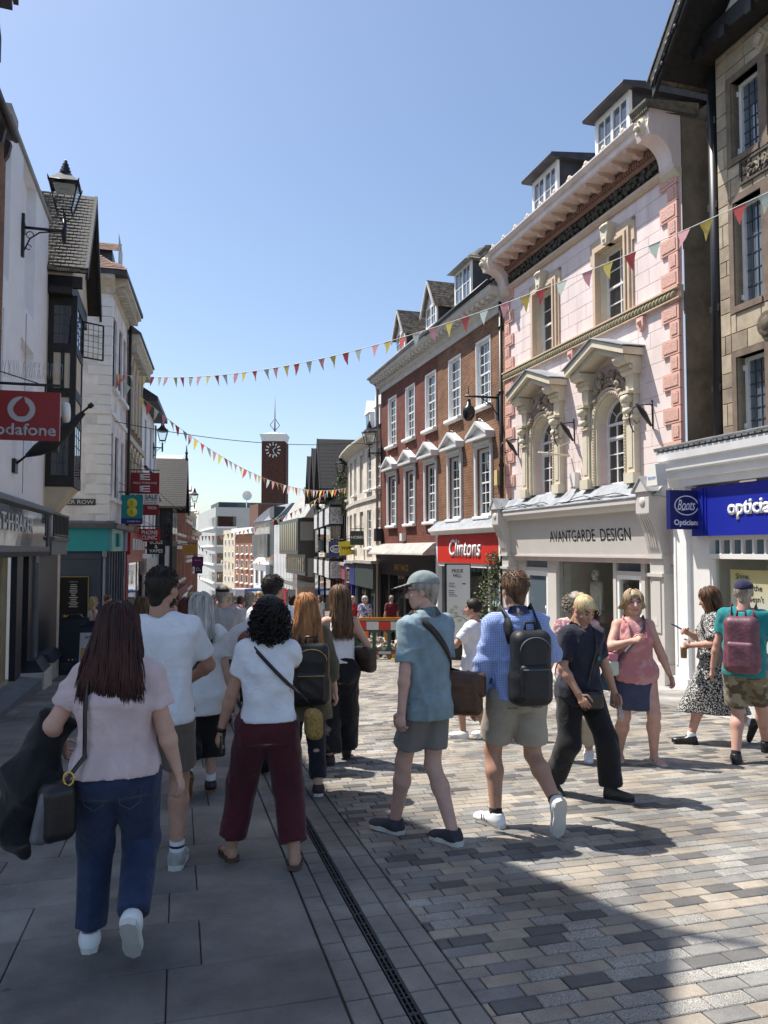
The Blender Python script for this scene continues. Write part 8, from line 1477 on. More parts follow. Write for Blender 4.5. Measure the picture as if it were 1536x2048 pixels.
def backpack(P, label, m, m2, c, r, pocket=True, trim=None, straps=True, rolltop=False):
    v = Vol(np.array(c)-np.array(r)-.06, np.array(c)+np.array(r)+.06, .009); v.box(c, r, min(r)*.75, .02); v.box((c[0],c[1]+.01,c[2]-r[2]*.55), (r[0]*1.02,r[1],r[2]*.45), min(r)*.6, .04); v.folds(.004, 5); o = [vobj('bag_body', v, m, None)]
    if pocket: v = Vol(np.array(c)-np.array(r)-.08, np.array(c)+np.array(r)+.06, .009); v.box((c[0],c[1]-r[1]*.75,c[2]-r[2]*.38), (r[0]*.8,r[1]*.5,r[2]*.5), .035, .02); v.folds(.003, 6); o.append(vobj('front_pocket', v, m, None))
    q = MB(); q.tube([(c[0]-.04,c[1],c[2]+r[2]-.01),(c[0]-.035,c[1]+.01,c[2]+r[2]+.05),(c[0]+.035,c[1]+.01,c[2]+r[2]+.05),(c[0]+.04,c[1],c[2]+r[2]-.01)], .011, 6); o.append(q.build('handle', m2, None))
    if trim: 
        q = MB(); zz = c[2]+r[2]*.45; q.tube([(c[0]+r[0]*.82*math.cos(a),c[1]-r[1]*1.02-.002,zz+r[2]*.38*math.sin(a)) for a in [math.pi*i/12 for i in range(13)]], .004, 4); q.tube([(c[0]-r[0]*.7,c[1]-r[1]*1.27,c[2]+.02*0-r[2]*.02),(c[0]+r[0]*.7,c[1]-r[1]*1.27,c[2]-r[2]*.02)], .004, 4); o.append(q.build('zip', trim, None))
    if straps:
        for sg in (-1,1):
            S = P.S; x1 = sg*P.swd*.66; pts = [(c[0]+sg*r[0]*.5, c[1]+r[1], c[2]+r[2]*.85)]; zs = [1.36,1.42,1.47]
            for z in (1.30,1.38,1.43): p = P.surf(x1*(1 if z > 1.35 else .92), z*S, -1, .05); pts.append(p)
            ox, oy = P.sh(1.47*S); pts.append((x1+ox, oy, 1.51*S)); 
            for z in (1.42,1.32,1.2,1.1): pts.append(P.surf(x1, z*S, 1, .05))
            o.append(P.strap(pts, m2, .032, 'shoulder_strap', None, .008))
    return recenter(carry(P, 'backpack', label, 'backpack', o))
def crossbag(P, label, m, c, r, strapm, sx, name='shoulder_bag', w=.011, side=-1, front=False, rot=0., m2=None, flap=True):
    Rz = np.array(Matrix.Rotation(rot,3,'Z'), np.float32); v = Vol(np.array(c)-max(r)-.06, np.array(c)+max(r)+.06, .009); v.box(c, r, min(r)*.8, .02, rot=Rz); v.folds(.004, 8); o = [vobj('bag_body', v, m, None)]
    if flap: v = Vol(np.array(c)-max(r)-.06, np.array(c)+max(r)+.06, .009); dd = Rz@V3(0,-r[1]*.55,0); v.box(np.array(c)+dd+V3(0,0,r[2]*.4), (r[0]*.98,r[1]*.62,r[2]*.55), min(r)*.6, .01, rot=Rz); o.append(vobj('flap', v, m2 or m, None))
    S = P.S; ox, oy = P.sh(1.46*S); n_ = 9; x0, x1 = sx*P.swd*.62, c[0]; pts = []
    for sd_ in (-1, 1):
        q = []
        for i in range(n_+1): f = i/n_; z = 1.44*S+(c[2]+r[2]-1.44*S)*f; q.append(P.surf(x0+(x1-x0)*f, z, sd_, .038))
        q = [V3(x0+ox, oy, 1.495*S)]+q+[V3(c[0], c[1], c[2]+r[2]*.9)]; o.append(P.strap(q, strapm, w, 'strap', None, .005))
    return recenter(carry(P, name, label, 'bag', o))
def beard(P, m):
    v = Vol(P.hc-.16, P.hc+.16, .008); v.ell(P.hw((0,.03,-.06)), [.066*P.S,.068*P.S,.062*P.S], .01, [(P.hw((0,0,-.045)), P.hR@V3(0,.35,.94)), (P.hw((0,.0,0)), P.hR@V3(0,-1,0))], rot=P.hR); return vobj('beard', v, m, P.root)
def glasses(P, m):
    q = MB()
    for sg in (-1,1): q.tube([P.hw((sg*.032+.022*math.cos(a), .103, .012+.017*math.sin(a))) for a in [2*math.pi*i/12 for i in range(13)]], .003, 4, False); q.tube([P.hw((sg*.054,.1,.016)), P.hw((sg*.082,.0,.012))], .0025, 4)
    q.tube([P.hw((-.01,.105,.016)), P.hw((.01,.105,.016))], .0025, 4); return q.build('glasses', m, P.root)
jean = cloth('denim_dark', (.022,.036,.085), .8, .3, .25, 9.); aub = hairm('hair_auburn_dark', (.022,.007,.006), (.05,.015,.012)); brn = hairm('hair_brown', (.05,.026,.013), (.16,.085,.04)); dkb = hairm('hair_dark', (.012,.008,.006)); slv_h = hairm('hair_silver', (.36,.33,.28), (.55,.52,.46)); ging = hairm('hair_ginger', (.22,.075,.022), (.45,.2,.07)); blo = hairm('hair_blonde', (.38,.26,.11), (.6,.47,.26)); gry = hairm('hair_grey', (.2,.165,.13), (.36,.31,.25)); blkh = hairm('hair_black', (.006,.005,.005), (.015,.012,.01), .5)
N1 = .010
# 1 pink tee, dark auburn hair
P = Person('woman with long dark auburn hair, pale pink T-shirt, jeans and white trainers, nearest', -1.27, 3.70, AW-.06, 1.61, 'f', 1.17, 1.18, h=N1, foot={'L':(-.115,.08,0,0,-.15),'R':(.105,-.16,.14,1.0,.1)}, hand={'R':(.29,.02,.79),'L':(-.27,.16,.93)}, pole={'L':(-.5,-1,0)}, head=(-.12,-.06))
P.body(curl=(.5,.45)); P.shirt(cloth('tee_pink', (.60,.47,.47), var=.12), off=.03, hem=.915, slv=.62, sr=.035, amp=.013, seed=11, flare=.01); P.trousers(jean, frac=1.95, rt=.106, rk=.084, rh=.07, seed=3, amp=.009, top=.935); P.shoes(white_paint, offw, sth=.028); P.hair(aub, 'long', .36, 460, .006, 2, 1.45, .008)
stm_ = cloth('stitch_denim', (.05,.065,.12))
for sg in (-1,1):
    q = MB(); pk = [(.035,.80),(.125,.80),(.125,.72),(.08,.695),(.035,.72),(.035,.80)]; pp = []
    for x, z in pk: b_ = P.surf(sg*x, max(z,.745), -1, .016); pp.append(V3(b_[0], b_[1]-(.006 if z > .745 else -.004), z))
    q.tube(pp, .0028, 4); q.build('pocket_stitch', stm_, P.root)
q = MB(); q.tube([P.hw((.075,.03,.02)), P.hw((.083,.09,.03))], .004, 4); q.build('sunglasses_arm', leather, P.root)
v = Vol((-.66,-.25,.4), (-.1,.35,1.2), .011); v.cap((-.29,.06,1.04), (-.40,-.04,.78), .08, .10, .06, flat=((.3,1,0),.7)); v.cap((-.39,-.04,.8), (-.42,-.06,.58), .10, .06, .06, flat=((.3,1,0),.6)); v.cap((-.36,.08,.98), (-.30,.12,.6), .08, .06, .06, flat=((.3,1,0),.6)); v.cap((-.46,.0,.66), (-.40,.02,.48), .07, .035, .05); v.folds(.026, 4, vert=.5)
recenter(carry(P, 'jacket', 'black jacket draped over the arm of the woman in the pink T-shirt', 'jacket', [vobj('cloth', v, blk, None)]))
v = Vol((-.5,-.35,.4), (0.,.1,1.0), .009); v.hexa = None; v.box((-.225,-.16,.72), (.08,.06,.13), .05, .02, rot=np.array(Matrix.Rotation(.5,3,'Z'), np.float32)); v.folds(.004, 3); o1 = vobj('bag_body', v, leather, None); v = Vol((-.5,-.35,.4), (0.,.1,1.0), .009); v.box((-.275,-.2,.71), (.035,.03,.115), .02, .01, rot=np.array(Matrix.Rotation(.5,3,'Z') @ Matrix.Rotation(.2,3,'Y'), np.float32)); o2 = vobj('side_panel', v, mat('leather_grey', (.10,.105,.12), .3, .3, 8, .15, 60), None)
pts = [P.surf(-.115, z, -1, .055) for z in (.95,1.05,1.15,1.25,1.33)]; pts = [V3(-.19,-.16,.85)]+pts+[V3(-.115,-.01,1.42)]+[P.surf(-.12, z, 1, .05) for z in (1.34,1.26)]; o3 = P.strap(pts, leather, .012, 'strap', None); q = MB(); q.tube([(-.175+.022*math.cos(a),-.18,.865+.03*math.sin(a)) for a in [2*math.pi*i/10 for i in range(11)]], .006, 5, False); o4 = q.build('gold_ring', MATS['gold'], None); recenter(carry(P, 'handbag', 'black leather handbag with gold ring at the hip of the woman in pink', 'bag', [o1,o2,o3,o4]))
# 2 man in white T-shirt
P = Person('bearded man in plain white T-shirt and grey-brown shorts beside the dark auburn haired woman', -1.39, 4.85, AW-.1, 1.83, 'm', 1.0, 1.0, skin_tan, h=N1, foot={'R':(.11,-.02,0,0,.1),'L':(-.1,.34,0,-.1,-.1)}, hand={'R':(.16,.3,1.10),'L':(-.3,.1,.85)}, pole={'R':(1,-.7,-.2)}, head=(-.55,0), sw=1.0)
P.body(); P.shirt(wht, off=.034, hem=.85, slv=.72, sr=.042, amp=.012, seed=21); P.trousers(cloth('shorts_taupe', (.16,.135,.11)), 'shorts', frac=.8, rt=.112, rk=.10, seed=5, top=.89); P.shoes(mat('trainer_grey', (.33,.32,.3), .8, .25, 14, .2, 50), offw, sock=(pat('sock_stripe', 'stripe', (.66,.66,.68), (.02,.025,.06), 22., thr=.7), .42), sth=.03); P.hair(dkb, 'short', .02, 900, seed=3, vol=.002, r=.0035); beard(P, dkb); glasses(P, leather)
# 3 silver-haired woman
P = Person('woman with straight silver hair, white top, black culottes and gum-soled trainers', -1.56, 6.60, AW, 1.67, 'f', 1.05, 1.05, h=.012, foot={'R':(.1,.1,0,0,.1),'L':(-.1,-.18,.12,1.,-.1)}, hand={'R':(.25,.02,.80),'L':(-.24,.12,.84)})
P.body(); P.shirt(wht2, 'blouse', off=.035, hem=.72, slv=.75, sr=.035, amp=.011, seed=31, flare=.03); P.trousers(blk, 'culottes', frac=1.5, rt=.12, rk=.125, rh=.13, seed=6); P.shoes(leather, gum, sock=(wht, .2)); P.hair(slv_h, 'long', .31, 420, .003, 5, 1.05, .008); recenter(carry(P, 'bag_strap', 'dark shoulder strap across the silver haired woman', 'bag', [P.strap([P.surf(.13-.2*i/6, (1.43-.33*i/6)*P.S, -1, .05) for i in range(7)], leather, .014, 'strap', None)]))
# 4 curly-haired woman with fan
P = Person('woman with black curly hair, white T-shirt and burgundy trousers holding a fan', -.73, 4.88, .16, 1.63, 'f', 1.04, 1.1, skin_tan, h=N1, foot={'L':(-.22,.12,0,0,-.35),'R':(.17,-.10,0,.15,.1)}, hand={'L':(-.30,.02,.78),'R':(-.02,.32,1.30)}, pole={'R':(1,.1,-.7)}, head=(.3,.05))
P.body(feet=True, curl=(.6,1.1)); P.shirt(cloth('tee_white_b', (.78,.78,.80)), off=.028, hem=.955, slv=.58, sr=.03, amp=.010, seed=41, flare=.006); P.trousers(cloth('burgundy', (.075,.012,.018), .8, .3, .2), frac=1.83, rt=.118, rk=.10, rh=.088, seed=7, amp=.010, top=1.04); P.shoes(mat('sandal_brown', (.09,.045,.03), .7, .2, 9), mat('cork_sole', (.1,.06,.04), .8, .2, 9), 'sandal', sandal=True); P.hair(blkh, 'curly', .15, 1500, seed=6, vol=.016)
w_ = P.wri['L']; d_ = (w_-P.elb['L']); d_ = d_/np.linalg.norm(d_); q = MB(); q.tube([w_-d_*.01, w_+d_*.015], .036*P.S, 10); q.build('watch', leather, P.root)
v = Vol(w_-.2, w_+.2, .008); v.box(w_+d_*.10+V3(.025,.0,0), (.008,.036,.07), .006, .005); recenter(carry(P, 'mobile_phone', 'dark phone in the lowered hand of the curly haired woman', 'phone', [vobj('case', v, mat('phone_black', (.01,.012,.02), .2, .1, 4), None)]))
q = MB(); c = P.wri['R']+V3(-.03,.03,.03); fanr = mat('fan_red', (.25,.07,.04), .7, .25, 12); ribs = []; fans = []
for i in range(22):
    a0 = R(95+i*6.2); a1 = R(95+(i+.93)*6.2); f = lambda a, r_, k: c+V3(math.cos(a)*r_, .05*math.sin(a)+.012*k, math.sin(a)*r_*.62+.0)
    for r0, r1, lst in ((.03,.15,ribs),(.15,.235,fans)): lst.append([f(a0,r0,0), f(a1,r0,1), f(a1,r1,1), f(a0,r1,0)])
o_ = []
for nm, lst, m_ in (('rib_leaf', ribs, fanr), ('paper_leaf', fans, wht)):
    q = MB()
    for p in lst: p2 = [x+V3(0,.002,0) for x in p]; q.add(list(p)+p2, [(0,1,2,3),(7,6,5,4),(0,4,5,1),(1,5,6,2),(2,6,7,3),(3,7,4,0)])
    o_.append(q.build(nm, m_, None))
recenter(carry(P, 'hand_fan', 'open folding fan with red ribs and white edge held by curly haired woman', 'fan', o_))
crossbag(P, 'small mustard woven bag at the hip of the curly haired woman', mat('wicker_mustard', (.30,.19,.05), .8, .4, 60, .6, 60), (.285,-.06,.86), (.05,.075,.09), leather, -1, rot=.2, flap=False)
# 5 red-haired woman with backpack
P = Person('woman with long ginger hair, olive shirt and black leather backpack', -.66, 6.58, AW-.06, 1.65, 'f', 1.0, 1., h=.012, foot={'R':(.1,-.08,0,.1,.1),'L':(-.12,.2,0,0,0)}, hand={'R':(.26,.06,.82),'L':(-.26,.06,.82)})
P.body(feet=False); P.shirt(cloth('olive', (.095,.088,.055), var=.15), 'overshirt', off=.045, hem=.71, slv=1.6, sr=.045, amp=.012, seed=51, flare=.03); P.trousers(cloth('jeans_black', (.014,.017,.026)), frac=1.86, rt=.104, rk=.082, rh=.074, seed=8); P.shoes(mat('slip_on', (.03,.02,.02), .7, .2, 9), offw); P.hair(ging, 'long', .40, 460, .010, 8, 1.2, .008); backpack(P, 'black leather backpack with gold zip worn by the ginger haired woman', leather, leather, (.01,-.225,1.03), (.155,.075,.25), True, MATS['gold'])
# 6 white vest woman
P = Person('woman in white vest and wide black trousers with long brown wavy hair', -.44, 7.70, AW-.1, 1.73, 'f', .98, 1., h=.012, foot={'L':(-.1,-.02,0,.1,-.1),'R':(.1,.28,0,0,.1)}, hand={'R':(.22,.16,.95),'L':(-.2,.2,.95)}, pole={'R':(1,-.7,0),'L':(-1,-.7,0)}, head=(.1,0))
P.body(); P.shirt(wht, 'vest', off=.014, hem=1.0, slv=0, vest=.095, amp=.004, seed=61, neck=1.40, flare=0.); P.trousers(blk, frac=1.95, rt=.118, rk=.118, rh=.12, seed=9, top=1.06, amp=.012); P.shoes(mat('shoe_dark_red', (.04,.018,.018), .6, .2, 9), rub); P.hair(brn, 'long', .40, 300, .018, 10, .85, .010)
for sg in (-1,1): P.strap([P.surf(sg*.085, z*P.S, -1, .02) for z in (1.30,1.36,1.41)]+[V3(sg*.085,0,1.475*P.S)]+[P.surf(sg*.085, z*P.S, 1, .02) for z in (1.41,1.34)], wht, .02, 'vest_strap')
crossbag(P, 'brown leather bag on the shoulder of the woman in the white vest', mat('leather_brown', (.05,.028,.018), .5, .3, 9, .2, 60), (.25,-.02,1.02), (.06,.15,.12), mat('leather_brown2', (.05,.028,.018), .5, .3, 9), -.3, rot=.5, flap=False, w=.014)
# 7-11 people ahead on the left
P = Person('dark haired man in white shirt partly hidden behind the curly haired woman', -1.08, 7.55, AW, 1.84, 'm', 1.08, 1.1, skin_tan, h=.013, foot={'R':(.1,.1,0,0,.1),'L':(-.1,-.2,.08,.8,0)}, head=(-.8,0)); P.body(); P.shirt(wht, off=.03, hem=.84, slv=.7, sr=.03, seed=71); P.trousers(cloth('navy_cloth', (.02,.025,.05)), 'shorts', frac=.85, rt=.112, rk=.09); P.shoes(leather, rub); P.hair(dkb, 'short', .028, 800, seed=9, vol=.006, r=.004)
P = Person('man in grey T-shirt and black flat cap walking ahead on the left', -2.13, 10.2, AW, 1.80, 'm', 1.1, 1.1, h=.015, foot={'R':(.1,.15,0,0,.1),'L':(-.1,-.2,.1,.9,0)}); P.body(); P.shirt(cloth('tee_grey', (.36,.36,.35)), off=.03, hem=.83, slv=.65, sr=.03, seed=81); P.trousers(cloth('navy_cloth', (.02,.025,.05)), frac=1.93, rk=.085, rh=.075); P.shoes(leather, rub); P.hair(gry, 'short', .012, 250, seed=2, r=.0035); P.cap_(blk, 'flat_cap', True, True)
P = Person('man in pink shirt and white flat cap farther down the left side', -2.66, 13.2, AW, 1.80, 'm', 1.1, 1.1, h=.017, foot={'R':(.1,.15,0,0,.1),'L':(-.1,-.2,.1,.9,0)}); P.body(); P.shirt(cloth('shirt_pink', (.55,.28,.30)), off=.03, hem=.82, slv=.7, sr=.03, seed=82); P.trousers(cloth('beige', (.42,.36,.27)), frac=1.93, rk=.085, rh=.075); P.shoes(leather, rub); P.hair(gry, 'short', .012, 150, seed=2, r=.0035); P.cap_(wht2, 'flat_cap', True, True)
P = Person('woman in all cream clothes with brown hair tied up, down the left side', -3.08, 16.6, AW, 1.66, 'f', 1.08, 1.1, h=.019, foot={'R':(.1,.15,0,0,.1),'L':(-.1,-.2,.1,.9,0)}); P.body(); P.shirt(cloth('cream_top', (.55,.49,.38)), 'blouse', off=.035, hem=.8, slv=.9, sr=.035, seed=83); P.trousers(cloth('cream_bottom', (.56,.51,.42)), frac=1.93, rk=.095, rh=.09); P.shoes(white_paint, offw); P.hair(brn, 'bun', .0, 150, seed=2); crossbag(P, 'dark crossbody bag of the woman in cream', leather, (-.24,-.05,.88), (.05,.09,.09), leather, 1, flap=False)
P = Person('woman with dark red hair between the white T-shirt man and the silver haired woman', -2.22, 8.7, AW, 1.63, 'f', 1., 1., h=.015); P.body(); P.shirt(cloth('tee_black', (.02,.02,.022)), off=.03, seed=84); P.trousers(jean); P.shoes(leather, rub); P.hair(hairm('hair_dark_red', (.06,.016,.01)), 'long', .3, 250, .005, 4, 1.1)
P = Person('brown haired woman in grey top left of the white T-shirt man', -3.0, 9.6, AW, 1.66, 'f', 1., 1., h=.015); P.body(); P.shirt(cloth('tee_grey2', (.25,.25,.26)), off=.03, seed=85); P.trousers(jean); P.shoes(leather, rub); P.hair(brn, 'long', .28, 220, .005, 5, 1.1)
# 12 two women at the corner
P = Person('blonde woman in white sleeveless top in front of the blue shop wall', -7.22, 19.2, -.9, 1.70, 'f', 1., 1., skin_pink, h=.019); P.body(); P.shirt(wht2, 'vest', off=.02, slv=0, vest=.13, seed=86); P.trousers(cloth('beige', (.42,.36,.27)), frac=1.93); P.shoes(white_paint); P.hair(blo, 'bob', .13, 150, .004, 5, 1.1)
P = Person('woman with tied back hair in black and white top by the blue shop wall', -7.0, 19.6, -1.75, 1.74, 'f', 1., 1., skin_pink, h=.019); P.body(); P.shirt(pat('top_bw', 'noise', (.03,.03,.03), (.6,.6,.58), 5.), 'top', off=.02, slv=.3, seed=87); P.trousers(blk, frac=1.93); P.shoes(leather); P.hair(brn, 'bun', 0, 120, seed=5)
# 13 man in cap with messenger bag
P = Person('man in grey-green cap, faded blue shirt and grey shorts with a brown messenger bag', .29, 5.33, AW+.42, 1.79, 'm', .92, .98, skin_fair, h=N1, foot={'L':(-.08,.24,0,-.05,-.35),'R':(.05,-.2,0,.05,-.1)}, hand={'L':(-.27,-.04,.77),'R':(.26,.1,.84)}, head=(.72,-.08), lean=.03)
P.body(curl=(.55,.3)); P.shirt(cloth('denim_faded', (.23,.31,.345), var=.2, bump=.35), 'shirt', off=.034, hem=.80, slv=.82, sr=.034, amp=.014, seed=91, collar=cloth('denim_faded2', (.23,.31,.345), var=.2)); P.trousers(cloth('shorts_grey', (.19,.17,.158)), 'shorts', frac=.72, rt=.112, rk=.098, seed=11); P.shoes(mat('shoe_charcoal', (.045,.045,.055), .8, .3, 20, .2, 60), offw, sth=.03); P.hair(gry, 'short', .008, 350, seed=8, r=.003); P.cap_(cloth('cap_sage', (.22,.26,.25), bump=.35)); glasses(P, leather)
crossbag(P, 'brown leather messenger bag on the man in the cap', mat('leather_tan', (.085,.035,.016), .45, .35, 9, .2, 60), (.20,-.13,.97), (.06,.15,.15), mat('strap_brown', (.035,.018,.012), .6, .2, 9), -1, 'messenger_bag', .021, rot=.75)
# 14 man in blue checked shirt with backpack
P = Person('man in blue checked shirt and beige shorts with a black backpack', .94, 5.53, AW-.04, 1.79, 'm', 1.05, 1.05, skin_tan, h=N1, foot={'L':(-.13,.08,0,0,-.45),'R':(.16,-.30,.15,1.25,.12)}, hand={'L':(-.32,.02,.80),'R':(.24,.30,1.08)}, pole={'R':(1,-.8,-.2)}, head=(.12,0), sw=1.0)
P.body(); P.shirt(pat('gingham_blue', 'check', (.17,.25,.54), (.46,.54,.76), 85.), 'shirt', off=.03, hem=.93, slv=1.85, sr=.034, amp=.012, seed=101, flare=.004, collar=cloth('collar_navy', (.06,.09,.24))); P.trousers(cloth('shorts_beige', (.33,.295,.235), var=.14), 'shorts', frac=.76, rt=.115, rk=.108, seed=12, amp=.010, top=.945); P.shoes(white_paint, offw, sock=(blk, .1)); P.hair(brn, 'short', .024, 900, seed=12, vol=.004, r=.0035)
R_, A = P.footR('L'), P.ank['L']
for i in range(3):
    for sg in (-1,1): q = MB(); q.tube([A+R_@(V3(sg*.047,.04+i*.025,-.055)*P.S), A+R_@(V3(sg*.036,.055+i*.025,-.02)*P.S)], .005, 4); q.build('shoe_stripe', leather, P.root)
q = MB(); q.tube([P.wri['L']+V3(0,0,.03), P.wri['L']+V3(.0,0,.005)], .038, 10); q.build('watch', leather, P.root)
for sg in (-1,1): q = MB(); q.box(sg*.09-.04,sg*.09+.04,-.158,-.152,.865,.872); q.build('pocket_seam', MATS['shorts_taupe'], P.root)
backpack(P, 'black day pack with front pocket worn over the blue checked shirt', mat('nylon_black', (.013,.013,.015), .55, .3, 14, .25, 60), mat('web_black', (.012,.012,.013), .7, .2, 9), (.01,-.235,1.16), (.135,.085,.25), True, plain('zip_grey', (.12,.12,.13)))
# 15 girl with food
P = Person('girl in white T-shirt and navy shorts holding a yellow wrapped snack', 1.04, 8.95, 1.0, 1.58, 'f', .95, .95, skin_tan, h=.013, foot={'L':(-.09,.1,0,0,0),'R':(.09,-.1,0,0,0)}, hand={'L':(-.07,.30,1.06),'R':(.05,.31,1.07)}, pole={'L':(-1,-.6,-.4),'R':(1,-.6,-.4)}, head=(.25,0)); P.body(curl=(.9,.9)); P.shirt(wht, off=.035, hem=.76, slv=.7, sr=.035, seed=111); P.trousers(cloth('navy_shorts', (.02,.03,.075)), 'shorts', frac=.7, rt=.115, rk=.11); P.shoes(white_paint); P.hair(dkb, 'bun', 0, 200, seed=6); P.hair
v = Vol((-.2,.15,.9), (.2,.5,1.35), .01); v.cap((-.01,.34,1.04), (-.01,.37,1.16), .035, .06, .02); v.folds(.008, 3); o1 = vobj('wrapper', v, mat('paper_yellow', (.62,.56,.22), .8, .15, 9), None); v = Vol((-.2,.15,.9), (.2,.5,1.35), .01); v.ell((-.01,.375,1.19), (.03,.03,.028)); o2 = vobj('filling', v, mat('food_red', (.3,.02,.02), .6, .2, 20), None); recenter(carry(P, 'wrapped_snack', 'snack in yellow paper held by the girl in white', 'food', [o1,o2]))
lettering('D', cloth('print_navy2', (.03,.04,.12)), P.root, tuple(P.surf(.0, 1.2, -1, .05)), h=.09, ext=.003, name='shirt_print')
# 16 woman in floral T-shirt
P = Person('woman with curly grey hair and floral pink T-shirt behind the woman in the navy polo', 1.92, 7.72, math.pi-.25, 1.63, 'f', 1.18, 1.2, skin_pink, h=.012, foot={'L':(-.1,.0,0,0,0),'R':(.1,.1,0,0,.1)}, hand={'R':(.3,.06,.80),'L':(-.3,.06,.82)}, head=(.35,0)); P.body(); P.shirt(pat('floral_pink', 'noise', (.52,.36,.36), (.30,.13,.15), 22., (.58,.52,.46)), off=.03, hem=.82, slv=.6, sr=.035, seed=121); P.trousers(cloth('beige', (.42,.36,.27)), frac=1.7, rk=.085, rh=.08); P.shoes(white_paint, sock=(wht,.1)); P.hair(gry, 'curly', .05, 700, seed=7, vol=.006); q = MB(); q.box(-.06,.06,0,.012,-.02,.02); g_ = glasses(P, leather)
v = Vol((.15,-.2,.5), (.6,.3,1.0), .01); v.cap((.36,.05,.72), (.36,.05,.82), .075, .09, .03, flat=((1,0,0),.7)); recenter(carry(P, 'striped_bag', 'striped fabric bag beside the woman in the floral T-shirt', 'bag', [vobj('bag_body', v, pat('bag_stripe', 'stripe', (.55,.5,.5), (.12,.04,.07), 28.), None)]))
# 17 woman in navy polo
P = Person('woman in navy polo shirt and black trousers with blonde hair tied up, looking down', 1.60, 6.40, math.pi+.36, 1.62, 'f', 1.08, 1.1, skin_tan, h=N1, foot={'L':(-.16,.20,0,-.1,-.45),'R':(.15,-.16,.03,.3,.1)}, hand={'R':(.14,.20,.86),'L':(-.29,.10,.80)}, pole={'R':(1,-.6,-.1)}, head=(.05,-.55), lean=.10)
P.body(curl=(.5,.5), pn={'R':(-.6,-.8,0)}); P.shirt(cloth('polo_navy', (.018,.019,.032), bump=.3), 'polo_shirt', off=.03, hem=.80, slv=.78, sr=.034, amp=.010, seed=131, vneck=.03, collar=cloth('polo_navy2', (.03,.03,.045))); P.trousers(blk, frac=1.93, rt=.108, rk=.095, rh=.095, seed=13, amp=.010); P.shoes(mat('boot_grey', (.05,.047,.042), .7, .25, 14, .2, 60), rub, 'boot', hi=.03, sth=.03); P.hair(blo, 'bun', 0, 420, seed=4, r=.0045)
p = P.surf(-.085, 1.21*P.S, 1, .04); q = MB(); q.ball(tuple(p), .016, 6, (1,.4,1.2)); q.build('chest_badge', plain('badge_green', (.03,.2,.1)), P.root)
crossbag(P, 'black waist bag with buckle on the woman in the navy polo', leather, (.02,.205,.80), (.10,.045,.075), leather, -.9, 'waist_bag', .008, rot=0.); q = MB(); 
w_ = P.wri['L']; v = Vol(w_-.25, w_+.2, .009); v.cap(w_+V3(-.02,.03,-.1), w_+V3(-.02,.05,-.2), .022, .03, .01); recenter(carry(P, 'water_bottle', 'clear plastic water bottle in the hand of the woman in navy', 'bottle', [vobj('bottle_body', v, clearglass('bottle_plastic', .15), None)]))
# 18 woman in pink top
P = Person('woman in sleeveless pink top and denim skirt with strappy sandals, facing the viewer', 2.46, 7.64, math.pi-.02, 1.64, 'f', 1.26, 1.25, skin_pink, h=.011, foot={'R':(.14,-.06,0,0,.25),'L':(-.14,.12,0,0,-.3)}, hand={'R':(.10,.26,1.19),'L':(-.34,.08,.79)}, pole={'R':(1,-.2,-.9)}, head=(-.05,.04)); P.body(feet=True, curl=(.5,1.1)); P.shirt(pat('top_rose', 'noise', (.50,.20,.20), (.56,.28,.27), 7., thr=.52), 'top', off=.026, hem=.80, slv=0, vest=.145, vneck=.10, amp=.010, seed=141, flare=.006); P.skirt(cloth('denim_skirt', (.055,.06,.095), var=.2), hem=.555, w1=.20, d1=.19, amp=.007); P.shoes(mat('sandal_cream', (.55,.42,.36), .7, .1, 9), offw, 'sandal', sandal=True); P.hair(hairm('hair_ashblonde', (.26,.17,.085), (.45,.34,.2)), 'bob', .07, 420, .01, 7, 1.1, .008)
for sg in (-1,1): P.strap([P.surf(sg*.10, z*P.S, -1, .026) for z in (1.30,1.38,1.42)]+[V3(sg*.10,0,1.47*P.S)]+[P.surf(sg*.10, z*P.S, 1, .026) for z in (1.42,1.36,1.28)], MATS['top_rose'], .036, 'shoulder_panel')
crossbag(P, 'teal bag on a long grey strap across the woman in the pink top', plain('bag_teal', (.01,.06,.09)), (.27,.06,.78), (.07,.05,.09), plain('strap_grey', (.12,.11,.13)), -1, 'shoulder_bag', .016, flap=False); v = Vol((.1,-.1,.75), (.5,.4,1.2), .009); v.box((.25,.14,.92), (.055,.05,.075), .03, .01); o1 = vobj('bottle_body', v, plain('bottle_pale', (.5,.55,.45)), None); v = Vol((.1,-.1,.75), (.5,.4,1.2), .009); v.box((.25,.14,1.03), (.05,.045,.04), .02, .01); o2 = vobj('cap', v, plain('bottle_pink', (.6,.2,.25)), None); recenter(carry(P, 'drink_bottle', 'pink capped drink bottle hanging beside the woman in the pink top', 'bottle', [o1,o2]))
# 19 woman in speckled dress
P = Person('woman in black and white speckled dress looking at her phone, facing left', 3.56, 8.42, 1.30, 1.66, 'f', 1.06, 1.08, skin_pink, h=.012, foot={'L':(-.08,.24,0,-.05,0),'R':(.09,-.38,.13,1.15,.1)}, hand={'L':(-.12,.21,1.06),'R':(.03,.25,1.18)}, pole={'L':(-1,-.7,-.5),'R':(1,-.7,-.5)}, head=(.05,-.25)); P.body(curl=(.9,.7)); spk = pat('speckle_bw', 'noise', (.012,.012,.014), (.55,.54,.5), 75., thr=.53); P.shirt(spk, 'dress_bodice', off=.03, hem=.95, slv=.85, sr=.05, seed=151); P.skirt(spk, 'dress_skirt', top=1.1, hem=.36, w1=.2, d1=.36, yo=.0, amp=.012); P.shoes(leather, rub, sock=(wht,.13), sth=.035); P.hair(brn, 'long', .44, 420, .014, 9, 1.15, .008)
